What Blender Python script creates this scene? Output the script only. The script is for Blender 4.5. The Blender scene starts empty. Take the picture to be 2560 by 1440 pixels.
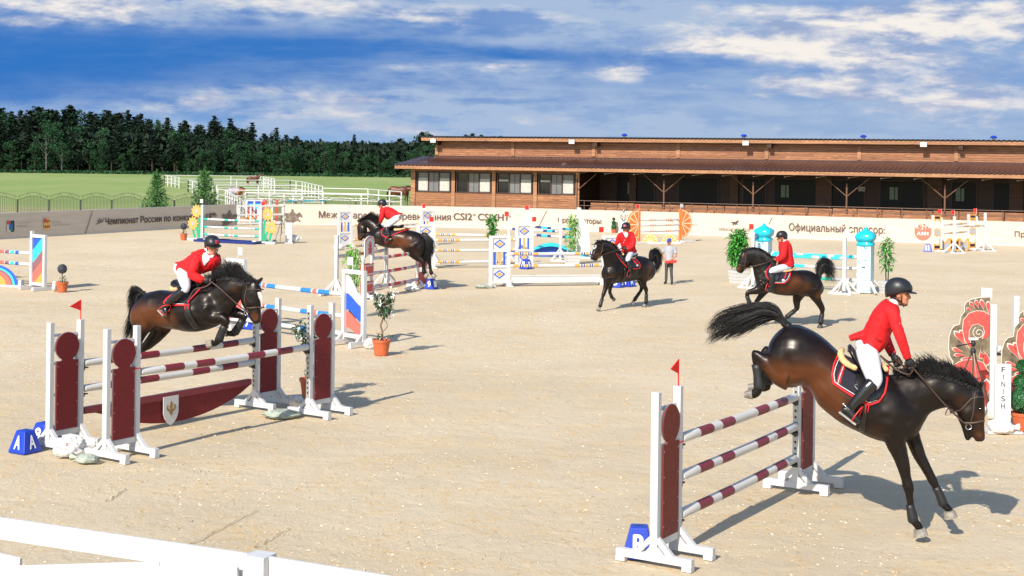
import bpy, bmesh, math, random
from mathutils import Vector, Matrix, noise as mn
from mathutils.bvhtree import BVHTree
from mathutils.geometry import delaunay_2d_cdt
random.seed(7)
V = Vector
PI = math.pi
SC = bpy.context.scene
COL = SC.collection

# ------------------------------------------------------------------ camera, sky, sun
F = 3630.0; CX = 1280.0; CY = 390.0; H = 4.0; ROLL = 0.012
cam = bpy.data.cameras.new('camera'); camo = bpy.data.objects.new('camera', cam); COL.objects.link(camo)
cam.sensor_width = 36; cam.lens = 36*F/2560; cam.shift_y = -(720-CY)/2560
cam.clip_start = 0.3; cam.clip_end = 6000
camo.matrix_world = Matrix.Translation((0, 0, H)) @ Matrix.Rotation(PI/2, 4, 'X') @ Matrix.Rotation(ROLL, 4, 'Z')
SC.camera = camo
SH = (0.66, 1.22)                       # shadow offset per metre of height
SUN_EL = math.atan2(1, math.hypot(*SH))
sl = bpy.data.lights.new('sun', 'SUN'); so = bpy.data.objects.new('sun', sl); COL.objects.link(so)
sl.energy = 4.6; sl.angle = math.radians(0.53); sl.color = (1.0, 0.93, 0.82)
so.rotation_euler = V((SH[0], SH[1], -1)).to_track_quat('-Z', 'Y').to_euler()
so.location = (-30, -60, 50)
SC.view_settings.view_transform = 'Standard'; SC.view_settings.look = 'None'
SC.view_settings.exposure = 0.45; SC.view_settings.gamma = 1
SC.cycles.max_bounces = 6

class N:
    """tiny helper to write node trees"""
    def __init__(s, tree): s.t = tree; s.n = tree.nodes; s.l = tree.links
    def new(s, typ, **kw):
        n = s.n.new(typ)
        for k, v in kw.items(): setattr(n, k, v)
        return n
    def put(s, sock, val):
        if isinstance(val, bpy.types.NodeSocket): s.l.new(val, sock)
        else: sock.default_value = val
    def m(s, op, a, b=0.0, c=None, clamp=False):
        n = s.new('ShaderNodeMath', operation=op); n.use_clamp = clamp
        s.put(n.inputs[0], a); s.put(n.inputs[1], b)
        if c is not None: s.put(n.inputs[2], c)
        return n.outputs[0]
    def vec(s, x, y, z=0.0):
        n = s.new('ShaderNodeCombineXYZ'); s.put(n.inputs[0], x); s.put(n.inputs[1], y); s.put(n.inputs[2], z); return n.outputs[0]
    def noise(s, v, scale, detail=4, rough=0.55, dist=0.0):
        n = s.new('ShaderNodeTexNoise'); s.l.new(v, n.inputs['Vector']); n.inputs['Scale'].default_value = scale
        n.inputs['Detail'].default_value = detail; n.inputs['Roughness'].default_value = rough; n.inputs['Distortion'].default_value = dist
        return n.outputs[0]
    def ramp(s, f, a, b, lo=0.0, hi=1.0):
        n = s.new('ShaderNodeMapRange'); n.interpolation_type = 'SMOOTHSTEP'
        s.put(n.inputs[0], f); n.inputs[1].default_value = a; n.inputs[2].default_value = b
        n.inputs[3].default_value = lo; n.inputs[4].default_value = hi; return n.outputs[0]
    def mix(s, f, a, b):
        n = s.new('ShaderNodeMix', data_type='RGBA'); s.put(n.inputs[0], f)
        s.put(n.inputs[6], a if isinstance(a, bpy.types.NodeSocket) else tuple(a)+(1,))
        s.put(n.inputs[7], b if isinstance(b, bpy.types.NodeSocket) else tuple(b)+(1,)); return n.outputs[2]
    def scalev(s, v, sc):
        n = s.new('ShaderNodeVectorMath', operation='MULTIPLY'); s.l.new(v, n.inputs[0]); n.inputs[1].default_value = sc; return n.outputs[0]

def s2l(r, g, b):
    f = lambda c: (c/255/12.92) if c/255 <= .04045 else ((c/255+.055)/1.055)**2.4
    return (f(r), f(g), f(b))

def make_world():
    w = bpy.data.worlds.new('World'); SC.world = w; w.use_nodes = True
    n = N(w.node_tree); n.n.clear()
    out = n.new('ShaderNodeOutputWorld'); bg = n.new('ShaderNodeBackground')
    sky = n.new('ShaderNodeTexSky'); sky.sky_type = 'NISHITA'; sky.sun_disc = False
    sky.sun_elevation = SUN_EL; sky.sun_rotation = math.atan2(-SH[0], -SH[1]); sky.altitude = 150
    sky.air_density = 1.0; sky.dust_density = 0.6; sky.ozone_density = 2.0
    tc = n.new('ShaderNodeTexCoord'); sp = n.new('ShaderNodeSeparateXYZ'); n.l.new(tc.outputs['Generated'], sp.inputs[0])
    yy = n.m('MAXIMUM', n.m('ABSOLUTE', sp.outputs[1]), 0.08)
    U = n.m('DIVIDE', sp.outputs[0], yy); Vv = n.m('DIVIDE', sp.outputs[2], yy)
    def P(px, py): return ((px-CX)/F, (CY-py)/F)
    def blob(px, py, rx, ry, tilt=0.0):
        u0, v0 = P(px, py); a = rx/F; b = ry/F
        du = n.m('SUBTRACT', U, u0); dv = n.m('SUBTRACT', n.m('SUBTRACT', Vv, v0), n.m('MULTIPLY', du, tilt))
        e = n.m('ADD', n.m('POWER', n.m('ABSOLUTE', n.m('DIVIDE', du, a)), 2.0), n.m('POWER', n.m('ABSOLUTE', n.m('DIVIDE', dv, b)), 2.0))
        return n.m('EXPONENT', n.m('MULTIPLY', e, -1.0))
    def total(lst, sc=1.0):
        r = None
        for args in lst:
            wgt = args[-1]; b = n.m('MULTIPLY', blob(*args[:-1]), wgt)
            r = b if r is None else n.m('ADD', r, b)
        return r
    K = 1.0
    base = n.vec(U, Vv, 0.0)
    big = n.noise(n.scalev(base, (5, 22, 1)), 1.0, 6, 0.55, 0.15)
    puf = n.noise(n.scalev(base, (20, 60, 1)), 1.0, 10, 0.62, 0.12)
    wis = n.noise(n.scalev(base, (5, 60, 1)), 1.0, 5, 0.55, 0.3)
    # blue of the clear and of the dark cloud deck
    t = n.ramp(Vv, 0.0, 0.075)
    left = n.mix(t, s2l(118, 174, 230), s2l(56, 120, 198))
    right = n.mix(t, s2l(146, 174, 214), s2l(124, 160, 212))
    left = n.mix(n.ramp(Vv, 0.004, 0.045), s2l(120, 172, 226), s2l(56, 118, 196))
    lr = n.ramp(n.m('ADD', U, n.m('MULTIPLY', n.m('SUBTRACT', big, 0.5), 0.35)), -0.2, 0.22)
    blue = n.mix(lr, left, right)
    dk = total([(300, 165, 850, 90, 0.0, 1.0), (1000, 120, 700, 40, -.03, 0.6), (1700, 140, 500, 22, 0, 0.5), (1350, 225, 600, 18, 0, .25), (2100, 185, 500, 16, 0, .2)])
    dk = n.m('MULTIPLY', dk, n.ramp(big, 0.3, 0.62, 0.7, 1.15))
    blue = n.mix(n.m('MINIMUM', dk, 1.0), blue, s2l(50, 118, 196))
    blue = n.mix(n.m('MULTIPLY', n.ramp(n.noise(n.scalev(base, (9, 60, 1)), 1.0, 7, .62, .15), .42, .7), n.ramp(U, -.3, .2, .12, .8)), blue, s2l(156, 182, 216))
    # veils of thin grey white cloud
    veil = total([(700, 20, 900, 55, 0, .8), (1500, 60, 420, 70, 0, .55), (1700, 30, 700, 80, 0, .55), (500, 290, 500, 42, 0, .5), (1000, 240, 600, 40, 0, .55), (1000, 320, 900, 40, 0, .7), (2100, 330, 800, 40, 0, .6), (1250, 180, 420, 22, 0, .6),
                  (1500, 280, 900, 55, 0, .45), (2300, 240, 600, 90, 0, .45), (200, 30, 400, 45, 0, .5)])
    veil = n.m('MULTIPLY', veil, n.ramp(n.m('ADD', n.m('MULTIPLY', wis, .5), n.m('MULTIPLY', puf, .5)), 0.38, 0.62, 0.2, 1.3))
    c1 = n.mix(n.m('MINIMUM', n.m('MULTIPLY', veil, 1.2), .92), blue, s2l(172, 192, 220))
    # bright puffs
    pf = total([(170, 35, 270, 34, -.06, 1.25), (60, 66, 160, 14, 0, .8), (700, 22, 330, 34, 0, .8), (1150, 40, 260, 30, 0, .6), (490, 262, 110, 24, .1, .8), (640, 228, 120, 14, 0, .7),
                (830, 248, 120, 22, 0, .8), (930, 258, 60, 12, 0, .9), (980, 325, 180, 18, 0, .8), (800, 290, 400, 18, 0, .45), (1430, 300, 130, 18, 0, .8), (1560, 180, 90, 22, 0, .65), (1740, 208, 30, 10, 0, .8),
                (1250, 170, 300, 14, 0, .5), (1960, 60, 330, 62, .05, .95), (1830, 115, 200, 24, 0, .7), (2350, 45, 330, 52, 0, 1.1), (2480, 20, 160, 40, 0, .9), (2120, 125, 170, 34, 0, .95), (2000, 205, 190, 26, 0, .8),
                (2330, 175, 280, 52, 0, 1.05), (2400, 240, 160, 26, 0, 1.1), (2100, 230, 160, 16, 0, .7), (2450, 290, 200, 22, 0, .6), (1980, 310, 60, 10, 0, .6), (2200, 265, 80, 10, 0, .7)])
    puff = n.m('ADD', n.m('MULTIPLY', pf, .95), n.m('MULTIPLY', n.m('SUBTRACT', puf, .5), 3.2))
    pm = n.m('MULTIPLY', n.ramp(puff, 0.22, 1.25), n.ramp(pf, .05, .4))
    shade = n.ramp(n.noise(n.scalev(base, (17, 60, 1)), 1.0, 9, 0.62, 0.15), 0.38, 0.6)
    pc = n.mix(shade, s2l(150, 170, 208), s2l(250, 243, 234))
    pc = n.mix(n.ramp(Vv, 0.02, 0.06), n.mix(0.4, pc, s2l(192, 192, 216)), pc)
    c2 = n.mix(n.m('MULTIPLY', pm, .95), c1, pc)
    # this sky holds up to about 12 degrees of height in front; above and behind the physical sky takes over
    em = n.new('ShaderNodeVectorMath', operation='SCALE'); n.l.new(c2, em.inputs[0]); em.inputs['Scale'].default_value = 0.74/SKYS
    fr = n.m('MULTIPLY', n.ramp(sp.outputs[2], 0.12, 0.3, 1.0, 0.0), n.ramp(sp.outputs[1], 0.1, 0.6))
    fin = n.mix(fr, sky.outputs[0], em.outputs[0])
    n.l.new(fin, bg.inputs[0]); bg.inputs[1].default_value = SKYS
    n.l.new(bg.outputs[0], out.inputs[0])
SKYS = 0.14
make_world()

# ------------------------------------------------------------------ projection helpers (used only to read positions off the photo)
CR, SR = math.cos(ROLL), math.sin(ROLL)
def ray(px, py):
    u = (px-CX)/F; v = (py-CY)/F
    return V((u*CR+v*SR, 1.0, u*SR-v*CR))
def G(px, py, z=0.0):
    r = ray(px, py); t = (z-H)/r.z
    return V((r.x*t, t, z))
def PD(px, py, D):
    r = ray(px, py); return V((r.x*D, D, H+r.z*D))

# ------------------------------------------------------------------ mesh builder
WM = {}
def wmat(o): return WM.get(o.name, Matrix.Identity(4))
def tag(o, label=None, cat=None, group=None, kind=None):
    if label: o['label'] = label
    if cat: o['category'] = cat
    if group: o['group'] = group
    if kind: o['kind'] = kind
    return o
def thing(name, label, cat, loc=(0, 0, 0), rz=0.0, group=None):
    o = bpy.data.objects.new(name, None); COL.objects.link(o); o.empty_display_size = .2
    o.location = loc; o.rotation_euler = (0, 0, rz)
    WM[o.name] = Matrix.Translation(loc) @ Matrix.Rotation(rz, 4, 'Z')
    return tag(o, label, cat, group)

SPLIT = {'crossbar', 'post', 'rail', 'edge_board', 'm_legs', 'parapet_board', 'foot_brace'}
class MB:
    def __init__(s): s.v = []; s.f = []; s.m = []; s.mi = 0
    def add(s, vs, fs, mi=None):
        b = len(s.v); s.v += [V(p) for p in vs]; s.f += [tuple(i+b for i in f) for f in fs]; s.m += [s.mi if mi is None else mi]*len(fs)
        return s
    def box(s, x0, x1, y0, y1, z0, z1, M=None, mi=None):
        vs = [V((x, y, z)) for z in (z0, z1) for y in (y0, y1) for x in (x0, x1)]
        if M is not None: vs = [M @ p for p in vs]
        return s.add(vs, [(0, 2, 3, 1), (4, 5, 7, 6), (0, 1, 5, 4), (2, 6, 7, 3), (0, 4, 6, 2), (1, 3, 7, 5)], mi)
    def beam(s, p0, p1, w, h, up=(0, 0, 1), mi=None):
        p0 = V(p0); p1 = V(p1); d = (p1-p0); L = d.length; d.normalize()
        up = V(up); sx = d.cross(up)
        if sx.length < 1e-4: sx = d.cross(V((1, 0, 0)))
        sx.normalize(); uz = sx.cross(d)
        vs = [p+sx*a*w/2+uz*b*h/2 for p in (p0, p1) for b in (-1, 1) for a in (-1, 1)]
        return s.add(vs, [(0, 1, 3, 2), (4, 6, 7, 5), (0, 4, 5, 1), (2, 3, 7, 6), (0, 2, 6, 4), (1, 5, 7, 3)], mi)
    def tube(s, pts, rad, n=6, mi=None, cap=True):
        pts = [V(p) for p in pts]; m = len(pts)
        if not hasattr(rad, '__len__'): rad = [rad]*m
        vs = []; fs = []; ref = None
        for i, p in enumerate(pts):
            d = (pts[min(i+1, m-1)]-pts[max(i-1, 0)]).normalized()
            if ref is None: ref = d.orthogonal().normalized()
            ref = (ref-d*ref.dot(d))
            ref = ref.normalized() if ref.length > 1e-6 else d.orthogonal().normalized()
            b = d.cross(ref)
            vs += [p+(ref*math.cos(2*PI*k/n)+b*math.sin(2*PI*k/n))*rad[i] for k in range(n)]
        for i in range(m-1):
            for k in range(n): fs.append((i*n+k, i*n+(k+1) % n, (i+1)*n+(k+1) % n, (i+1)*n+k))
        if cap: fs.append(tuple(range(n-1, -1, -1))); fs.append(tuple(range((m-1)*n, m*n)))
        return s.add(vs, fs, mi)
    def rings(s, rs, mi=None):
        n = len(rs[0]); vs = [p for r in rs for p in r]; fs = []
        for i in range(len(rs)-1):
            for k in range(n): fs.append((i*n+k, i*n+(k+1) % n, (i+1)*n+(k+1) % n, (i+1)*n+k))
        c0 = sum(rs[0], V())/n; c1 = sum(rs[-1], V())/n; b = len(vs); vs += [c0, c1]
        for k in range(n): fs.append((b, (k+1) % n, k)); fs.append((b+1, (len(rs)-1)*n+k, (len(rs)-1)*n+(k+1) % n))
        return s.add(vs, fs, mi)
    def lathe(s, c, prof, n=16, mi=None, axis=None):
        c = V(c); rs = [[c+V((r*math.cos(2*PI*k/n), r*math.sin(2*PI*k/n), z)) for k in range(n)] for r, z in prof]
        return s.rings(rs, mi)
    def ell(s, c, rx, ry, rz, n=12, m=8, M=None, mi=None):
        rs = []
        for j in range(m):
            a = -PI/2+PI*(j+.5)/m
            r = [V((rx*math.cos(a)*math.cos(2*PI*k/n), ry*math.cos(a)*math.sin(2*PI*k/n), rz*math.sin(a))) for k in range(n)]
            rs.append([V(c)+(M @ p if M is not None else p) for p in r])
        return s.rings(rs, mi)
    def prism(s, pts, y0, y1, mi=None, plane='xz', M=None):
        """extrude a 2D polygon (x,z) between y0 and y1"""
        k = len(pts); vs = []
        for y in (y0, y1):
            for a, b in pts: vs.append(V((a, y, b)) if plane == 'xz' else V((a, b, y)))
        if M is not None: vs = [M @ p for p in vs]
        res = delaunay_2d_cdt([V(p).to_2d() if len(p) > 2 else V((p[0], p[1])) for p in pts], [], [list(range(k))], 1, 1e-6)
        ov, oe, of, orig = res[0], res[1], res[2], res[3]
        mp = [o[0] if o else 0 for o in orig]
        fs = []
        for f in of:
            t = [mp[i] for i in f]; fs.append(tuple(t)); fs.append(tuple(i+k for i in reversed(t)))
        for i in range(k): j = (i+1) % k; fs.append((i, i+k, j+k, j))
        return s.add(vs, fs, mi)
    def xf(s, M): s.v = [M @ p for p in s.v]; return s
    def pieces(s):
        p = list(range(len(s.v)))
        def f(a):
            while p[a] != a: p[a] = p[p[a]]; a = p[a]
            return a
        for q in s.f:
            for i in q[1:]: p[f(i)] = f(q[0])
        g = {}
        for k, q in enumerate(s.f): g.setdefault(f(q[0]), []).append(k)
        out = []
        for ks in g.values():
            m = MB(); mp = {}
            for k in ks:
                t = []
                for i in s.f[k]:
                    if i not in mp: mp[i] = len(m.v); m.v.append(s.v[i])
                    t.append(mp[i])
                m.f.append(tuple(t)); m.m.append(s.m[k])
            out.append(m)
        return out
    def build(s, name, mats, parent=None, smooth=False, world=False, origin=None, label=None, cat=None, group=None, kind=None, bevel=0):
        if parent is not None and name in SPLIT:
            ps = s.pieces()
            if 1 < len(ps) < 90:
                for p in ps: q = p.build1(name, mats, parent, smooth, world, origin, label, cat, group, kind, bevel)
                return q
        return s.build1(name, mats, parent, smooth, world, origin, label, cat, group, kind, bevel)
    def build1(s, name, mats, parent=None, smooth=False, world=False, origin=None, label=None, cat=None, group=None, kind=None, bevel=0):
        vs = s.v
        if parent is not None and world:
            I = wmat(parent).inverted(); vs = [I @ p for p in vs]
        if origin is not None: o3 = V(origin); vs = [p-o3 for p in vs]
        me = bpy.data.meshes.new(name); me.from_pydata([tuple(p) for p in vs], [], s.f)
        if not isinstance(mats, (list, tuple)): mats = [mats]
        for m_ in mats: me.materials.append(m_)
        for p, i in zip(me.polygons, s.m): p.material_index = min(i, len(mats)-1); p.use_smooth = smooth
        bm = bmesh.new(); bm.from_mesh(me); bmesh.ops.recalc_face_normals(bm, faces=bm.faces)
        bm.to_mesh(me); bm.free(); me.update()
        o = bpy.data.objects.new(name, me); COL.objects.link(o)
        if origin is not None: o.location = origin
        if parent is not None:
            o.parent = parent; WM[o.name] = wmat(parent)
        elif origin is not None: WM[o.name] = Matrix.Translation(origin)
        if smooth == 'auto':
            pass
        if bevel:
            b = o.modifiers.new('bevel', 'BEVEL'); b.width = bevel; b.segments = 2; b.limit_method = 'ANGLE'
        return tag(o, label, cat, group, kind)
def copy_tree(o, loc=None, rz=None, label=None, cat=None, group=None, scale=None):
    kids = {}
    for c in ALLCH(o): pass
    def rec(a, par):
        b = a.copy(); COL.objects.link(b); b.parent = par
        if par is not None: WM[b.name] = wmat(par)
        for ch in CHILD.get(a.name, []): rec(ch, b)
        return b
    n = rec(o, None)
    if loc is not None: n.location = loc
    if rz is not None: n.rotation_euler = (0, 0, rz)
    if scale is not None: n.scale = scale
    WM[n.name] = Matrix.Translation(n.location) @ Matrix.Rotation(n.rotation_euler[2], 4, 'Z')
    if label: n['label'] = label
    if cat: n['category'] = cat
    if group: n['group'] = group
    return n
CHILD = {}
def ALLCH(o):
    if o.name not in CHILD:
        L = [c for c in bpy.data.objects if c.parent == o]; CHILD[o.name] = L
        for c in L: ALLCH(c)
    return CHILD[o.name]
def text_mesh(txt, bold=0.0, spacing=1.0):
    cu = bpy.data.curves.new('txt', 'FONT'); cu.body = txt; cu.offset = bold; cu.space_character = spacing; cu.resolution_u = 3
    o = bpy.data.objects.new('txt', cu); COL.objects.link(o)
    bpy.context.view_layer.update()
    cv = o.to_curve(bpy.context.evaluated_depsgraph_get()); polys = []
    for sp in cv.splines:
        P = []; bp = sp.bezier_points
        if len(bp):
            for i in range(len(bp)):
                p, q = bp[i], bp[(i+1) % len(bp)]
                for k in range(4):
                    t = k/4; c = p.co*(1-t)**3+p.handle_right*3*t*(1-t)**2+q.handle_left*3*t*t*(1-t)+q.co*t**3
                    if k and p.handle_right_type == 'VECTOR' and q.handle_left_type == 'VECTOR': continue
                    P.append(V((c.x, c.y)))
        else: P = [V((p.co.x, p.co.y)) for p in sp.points]
        Q = []
        for p in P:
            if not Q or (p-Q[-1]).length > 1e-4: Q.append(p)
        if len(Q) > 2 and (Q[0]-Q[-1]).length < 1e-4: Q.pop()
        if len(Q) > 2: polys.append(Q)
    pts = [p for q in polys for p in q]; ed = []; b = 0
    for q in polys: ed += [(b+i, b+(i+1) % len(q)) for i in range(len(q))]; b += len(q)
    bb = [(min(p.x for p in q), max(p.x for p in q), q) for q in polys]
    r = delaunay_2d_cdt(pts, ed, [], 0, 1e-5); R2 = r[0]
    def wind(c):
        w = 0
        for x0, x1, q in bb:
            if c.x < x0 or c.x > x1: continue
            for i in range(len(q)):
                p, u = q[i-1], q[i]
                if (p.y <= c.y) != (u.y <= c.y) and p.x+(c.y-p.y)*(u.x-p.x)/(u.y-p.y) > c.x: w += 1 if u.y > p.y else -1
        return w
    vs = [V((p.x, p.y, 0)) for p in R2]; fs = [tuple(f) for f in r[2] if wind(sum((R2[i] for i in f), V((0, 0)))/len(f)) != 0]
    o.to_curve_clear(); bpy.data.objects.remove(o); bpy.data.curves.remove(cu)
    return vs, fs
def put_text(mb, txt, o, ex, ez, w, h, bold=0.012, mi=None, spacing=1.0, keep=False):
    """lay text in the plane (ex, ez), centred at o, fitted into w x h (h = height of the tallest letter)"""
    vs, fs = text_mesh(txt, 0, spacing)
    if not vs: return
    x0 = min(v.x for v in vs); x1 = max(v.x for v in vs); y0 = min(v.y for v in vs); y1 = max(v.y for v in vs)
    sx = w/(x1-x0) if w else None; sy = h/(y1-y0)
    if sx is None: sx = sy
    o = V(o); ex = V(ex); ez = V(ez)
    nn = ez.cross(ex).normalized()      # away from the reader; each copy lies a hair further back
    for k, (dx, dy) in enumerate(((-1, 0), (1, 0), (0, 0), (0, .7), (0, -.7)) if bold else ((0, 0),)):
        mb.add([o+ex*((v.x-(x0+x1)/2+dx*bold)*sx)+ez*((v.y-(y0+y1)/2+dy*bold)*sy)+nn*(.0006*k*max(1, abs(o.y)/20)) for v in vs], fs, mi)

# ------------------------------------------------------------------ materials
MC = {}
def mat(name, col, rough=.6, var=.08, scale=6.0, bump=0.0, metal=0.0, spec=.5, island=0.0, coat=0.0, sheen=0.0, col2=None):
    if name in MC: return MC[name]
    m = bpy.data.materials.new(name); m.use_nodes = True; n = N(m.node_tree)
    b = n.n['Principled BSDF']; b.inputs['Roughness'].default_value = rough; b.inputs['Metallic'].default_value = metal
    b.inputs['Specular IOR Level'].default_value = spec; b.inputs['Coat Weight'].default_value = coat; b.inputs['Sheen Weight'].default_value = sheen
    tc = n.new('ShaderNodeTexCoord'); nz = n.noise(tc.outputs['Object'], scale, 5, .6)
    dark = tuple(c*(1-var*2) for c in col); light = tuple(min(1, c*(1+var)) for c in (col2 or col))
    c = n.mix(n.ramp(nz, .3, .7), dark, light)
    if island:
        g = n.new('ShaderNodeNewGeometry')
        c = n.mix(n.m('MULTIPLY', g.outputs['Random Per Island'], island), c, tuple(min(1, x*2.1+.01) for x in (col2 or col)))
    n.l.new(c, b.inputs['Base Color'])
    if bump:
        bp = n.new('ShaderNodeBump'); bp.inputs['Strength'].default_value = bump; bp.inputs['Distance'].default_value = .01
        n.l.new(n.noise(tc.outputs['Object'], scale*6, 4), bp.inputs['Height']); n.l.new(bp.outputs[0], b.inputs['Normal'])
    MC[name] = m; return m
def paint(name, col, worn=.0, rough=.45):
    """painted wood with scuffs and dirt"""
    if name in MC: return MC[name]
    m = bpy.data.materials.new(name); m.use_nodes = True; n = N(m.node_tree); b = n.n['Principled BSDF']
    tc = n.new('ShaderNodeTexCoord'); v = tc.outputs['Object']
    a = n.noise(v, 3, 5, .65); s = n.noise(n.scalev(v, (1, 1, 1)), 22, 6, .7)
    c = n.mix(n.ramp(a, .3, .75), tuple(x*.93 for x in col), col)
    c = n.mix(n.m('MULTIPLY', n.ramp(s, .6, .72), .35+worn), c, (.42, .37, .3))
    n.l.new(c, b.inputs['Base Color']); n.l.new(n.ramp(s, .3, .7, rough-.08, rough+.15), b.inputs['Roughness'])
    bp = n.new('ShaderNodeBump'); bp.inputs['Strength'].default_value = .15; bp.inputs['Distance'].default_value = .004
    n.l.new(s, bp.inputs['Height']); n.l.new(bp.outputs[0], b.inputs['Normal'])
    MC[name] = m; return m
WHITE = paint('white_paint', (.61, .60, .585))
WHITE2 = paint('white_paint_worn', (.56, .545, .52), .25)
MAROON = paint('maroon_paint', (.16, .004, .006), -.3, .66)
BROWNP = paint('brown_red_paint', (.17, .022, .012), -.3, .66)
PBAND = paint('maroon_band', (.20, .018, .03), .2)
RED = paint('red_paint', (.62, .05, .04), .1)
CORAL = paint('coral_paint', (.83, .13, .1), .0)
BLUE = paint('blue_paint', (.015, .09, .5), .0)
ROYAL = mat('royal_blue_plastic', (.008, .04, .42), .35, .05)
PBLUE = paint('pole_blue', (.02, .2, .62), .25)
NAVY = paint('navy_band', (.03, .05, .22), .1)
YEL = paint('yellow_paint', (.72, .36, .085), .05)
CYAN = paint('cyan_paint', (.02, .55, .72), .1)
LCYAN = paint('light_cyan_paint', (.03, .66, .85), .05)
TEAL = paint('teal_band', (.02, .42, .3), .1)
GREYP = paint('grey_band', (.36, .36, .38), .1)
MAUVE = paint('mauve_paint', (.24, .1, .12), .05)
ORANGE = paint('orange_paint', (.9, .2, .03), .0)
LORANGE = paint('light_orange_paint', (.78, .33, .06), .0)
DARKM = mat('black_metal', (.02, .02, .022), .45)
DSTEEL = mat('dull_steel', (.3, .3, .31), .45, metal=.8)
FLAGR = mat('red_flag_cloth', (.8, .02, .015), .8)
GREEN = paint('green_paint', (.01, .36, .16), .0)
TERRA = mat('terracotta_plastic', (.55, .12, .04), .5, .1)
SACK = mat('sack_cloth', (.72, .7, .67), .85, .12, 9, .5)
SACKG = mat('green_sack_cloth', (.36, .4, .33), .85, .15, 9, .5)
# ------------------------------------------------------------------ ground
def ground_mats():
    m = bpy.data.materials.new('arena_sand'); m.use_nodes = True; n = N(m.node_tree); b = n.n['Principled BSDF']
    tc = n.new('ShaderNodeTexCoord'); v = tc.outputs['Object']
    w = n.noise(n.scalev(v, (1, 1, 1)), .22, 5, .6); w2 = n.noise(v, 1.3, 6, .65, .6); fine = n.noise(v, 26, 4, .75)
    fl = n.noise(n.scalev(v, (1.0, .8, 1)), 9.0, 8, .82, .4); st = n.noise(n.scalev(v, (.5, 1.6, 1)), .9, 5, .6, .3)
    c = n.mix(n.ramp(w, .35, .65), (.575, .47, .32), (.65, .54, .38))
    c = n.mix(n.m('MULTIPLY', n.ramp(st, .45, .7), .6), c, (.68, .55, .36))
    tan = n.m('MULTIPLY', n.ramp(w2, .44, .62), n.ramp(fl, .46, .56))
    c = n.mix(n.m('MULTIPLY', tan, .85), c, (.66, .47, .25))
    c = n.mix(n.m('MULTIPLY', n.ramp(fl, .57, .66), n.ramp(w2, .36, .6, .45, 1.0)), c, (.36, .26, .165))
    c = n.mix(n.ramp(fine, .66, .74), c, (.74, .66, .52))
    c = n.mix(n.m('MULTIPLY', n.ramp(fine, .36, .28), .45), c, (.42, .32, .23))
    n.l.new(c, b.inputs['Base Color']); b.inputs['Roughness'].default_value = .95; b.inputs['Specular IOR Level'].default_value = .15
    bp = n.new('ShaderNodeBump'); bp.inputs['Strength'].default_value = .75; bp.inputs['Distance'].default_value = .036
    hh = n.m('ADD', n.m('ADD', n.m('MULTIPLY', fl, 1.0), n.m('MULTIPLY', n.noise(v, 2.3, 4, .6, .5), 1.5)), n.m('MULTIPLY', fine, .35)); n.l.new(hh, bp.inputs['Height']); n.l.new(bp.outputs[0], b.inputs['Normal'])
    g = bpy.data.materials.new('meadow_grass'); g.use_nodes = True; n = N(g.node_tree); b = n.n['Principled BSDF']
    tc = n.new('ShaderNodeTexCoord'); v = tc.outputs['Object']
    a = n.noise(n.scalev(v, (1, .4, 1)), .06, 6, .65); f2 = n.noise(n.scalev(v, (1, .35, 1)), .9, 6, .7); sp = n.noise(n.scalev(v, (1, .3, 1)), .45, 3, .6)
    c = n.mix(n.ramp(a, .35, .65), (.21, .29, .085), (.33, .35, .15))
    c = n.mix(n.ramp(f2, .4, .7), c, (.25, .34, .10))
    c = n.mix(n.ramp(sp, .68, .76), c, (.34, .24, .14))
    s = n.new('ShaderNodeSeparateXYZ'); n.l.new(v, s.inputs[0])
    near = n.m('MULTIPLY', n.ramp(s.outputs[1], 94, 108, 1.0, 0.0), n.ramp(n.noise(n.scalev(v, (1, .5, 1)), .55, 6, .75), .42, .54))
    c = n.mix(n.m('MULTIPLY', near, .9), c, (.46, .34, .22))
    n.l.new(c, b.inputs['Base Color']); b.inputs['Roughness'].default_value = .95; b.inputs['Specular IOR Level'].default_value = .1
    bp = n.new('ShaderNodeBump'); bp.inputs['Strength'].default_value = .6; bp.inputs['Distance'].default_value = .08
    n.l.new(n.noise(v, 3, 5, .7), bp.inputs['Height']); n.l.new(bp.outputs[0], b.inputs['Normal'])
    return m, g
SANDM, GRASSM = ground_mats()
mb = MB(); mb.add([(-3000, -400, -.012), (3000, -400, -.012), (3000, 5000, -.012), (-3000, 5000, -.012)], [(0, 1, 2, 3)])
mb.build('grass_field', GRASSM, kind='structure')

# line of the banner wall, read off its foot
WL = [G(0, 598), G(591, 563)]
WL0 = WL[0]+(WL[0]-WL[1])*1.2
WLEFT = [WL0, WL[0], WL[1]]
WR = [G(712, 561.5), G(830, 562.5), G(1300, 573), G(1722, 587.5), G(2200, 604.5), G(2560, 616)]
WR.append(WR[-1]+(WR[-1]-WR[-2])*1.5)
for p in WLEFT+WR: p.z = 0
mb = MB()
pts = [WLEFT[0], WLEFT[1], WLEFT[2]]+WR
off = [p+V((0, .6, 0)) for p in pts]
poly = [V((-60, -30, -.008))]+[V((p.x, p.y, -.008)) for p in off]+[V((60, -30, -.008))]
mb.add(poly, [tuple(range(len(poly)))])
mb.build('arena_ground', SANDM, kind='structure')

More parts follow.
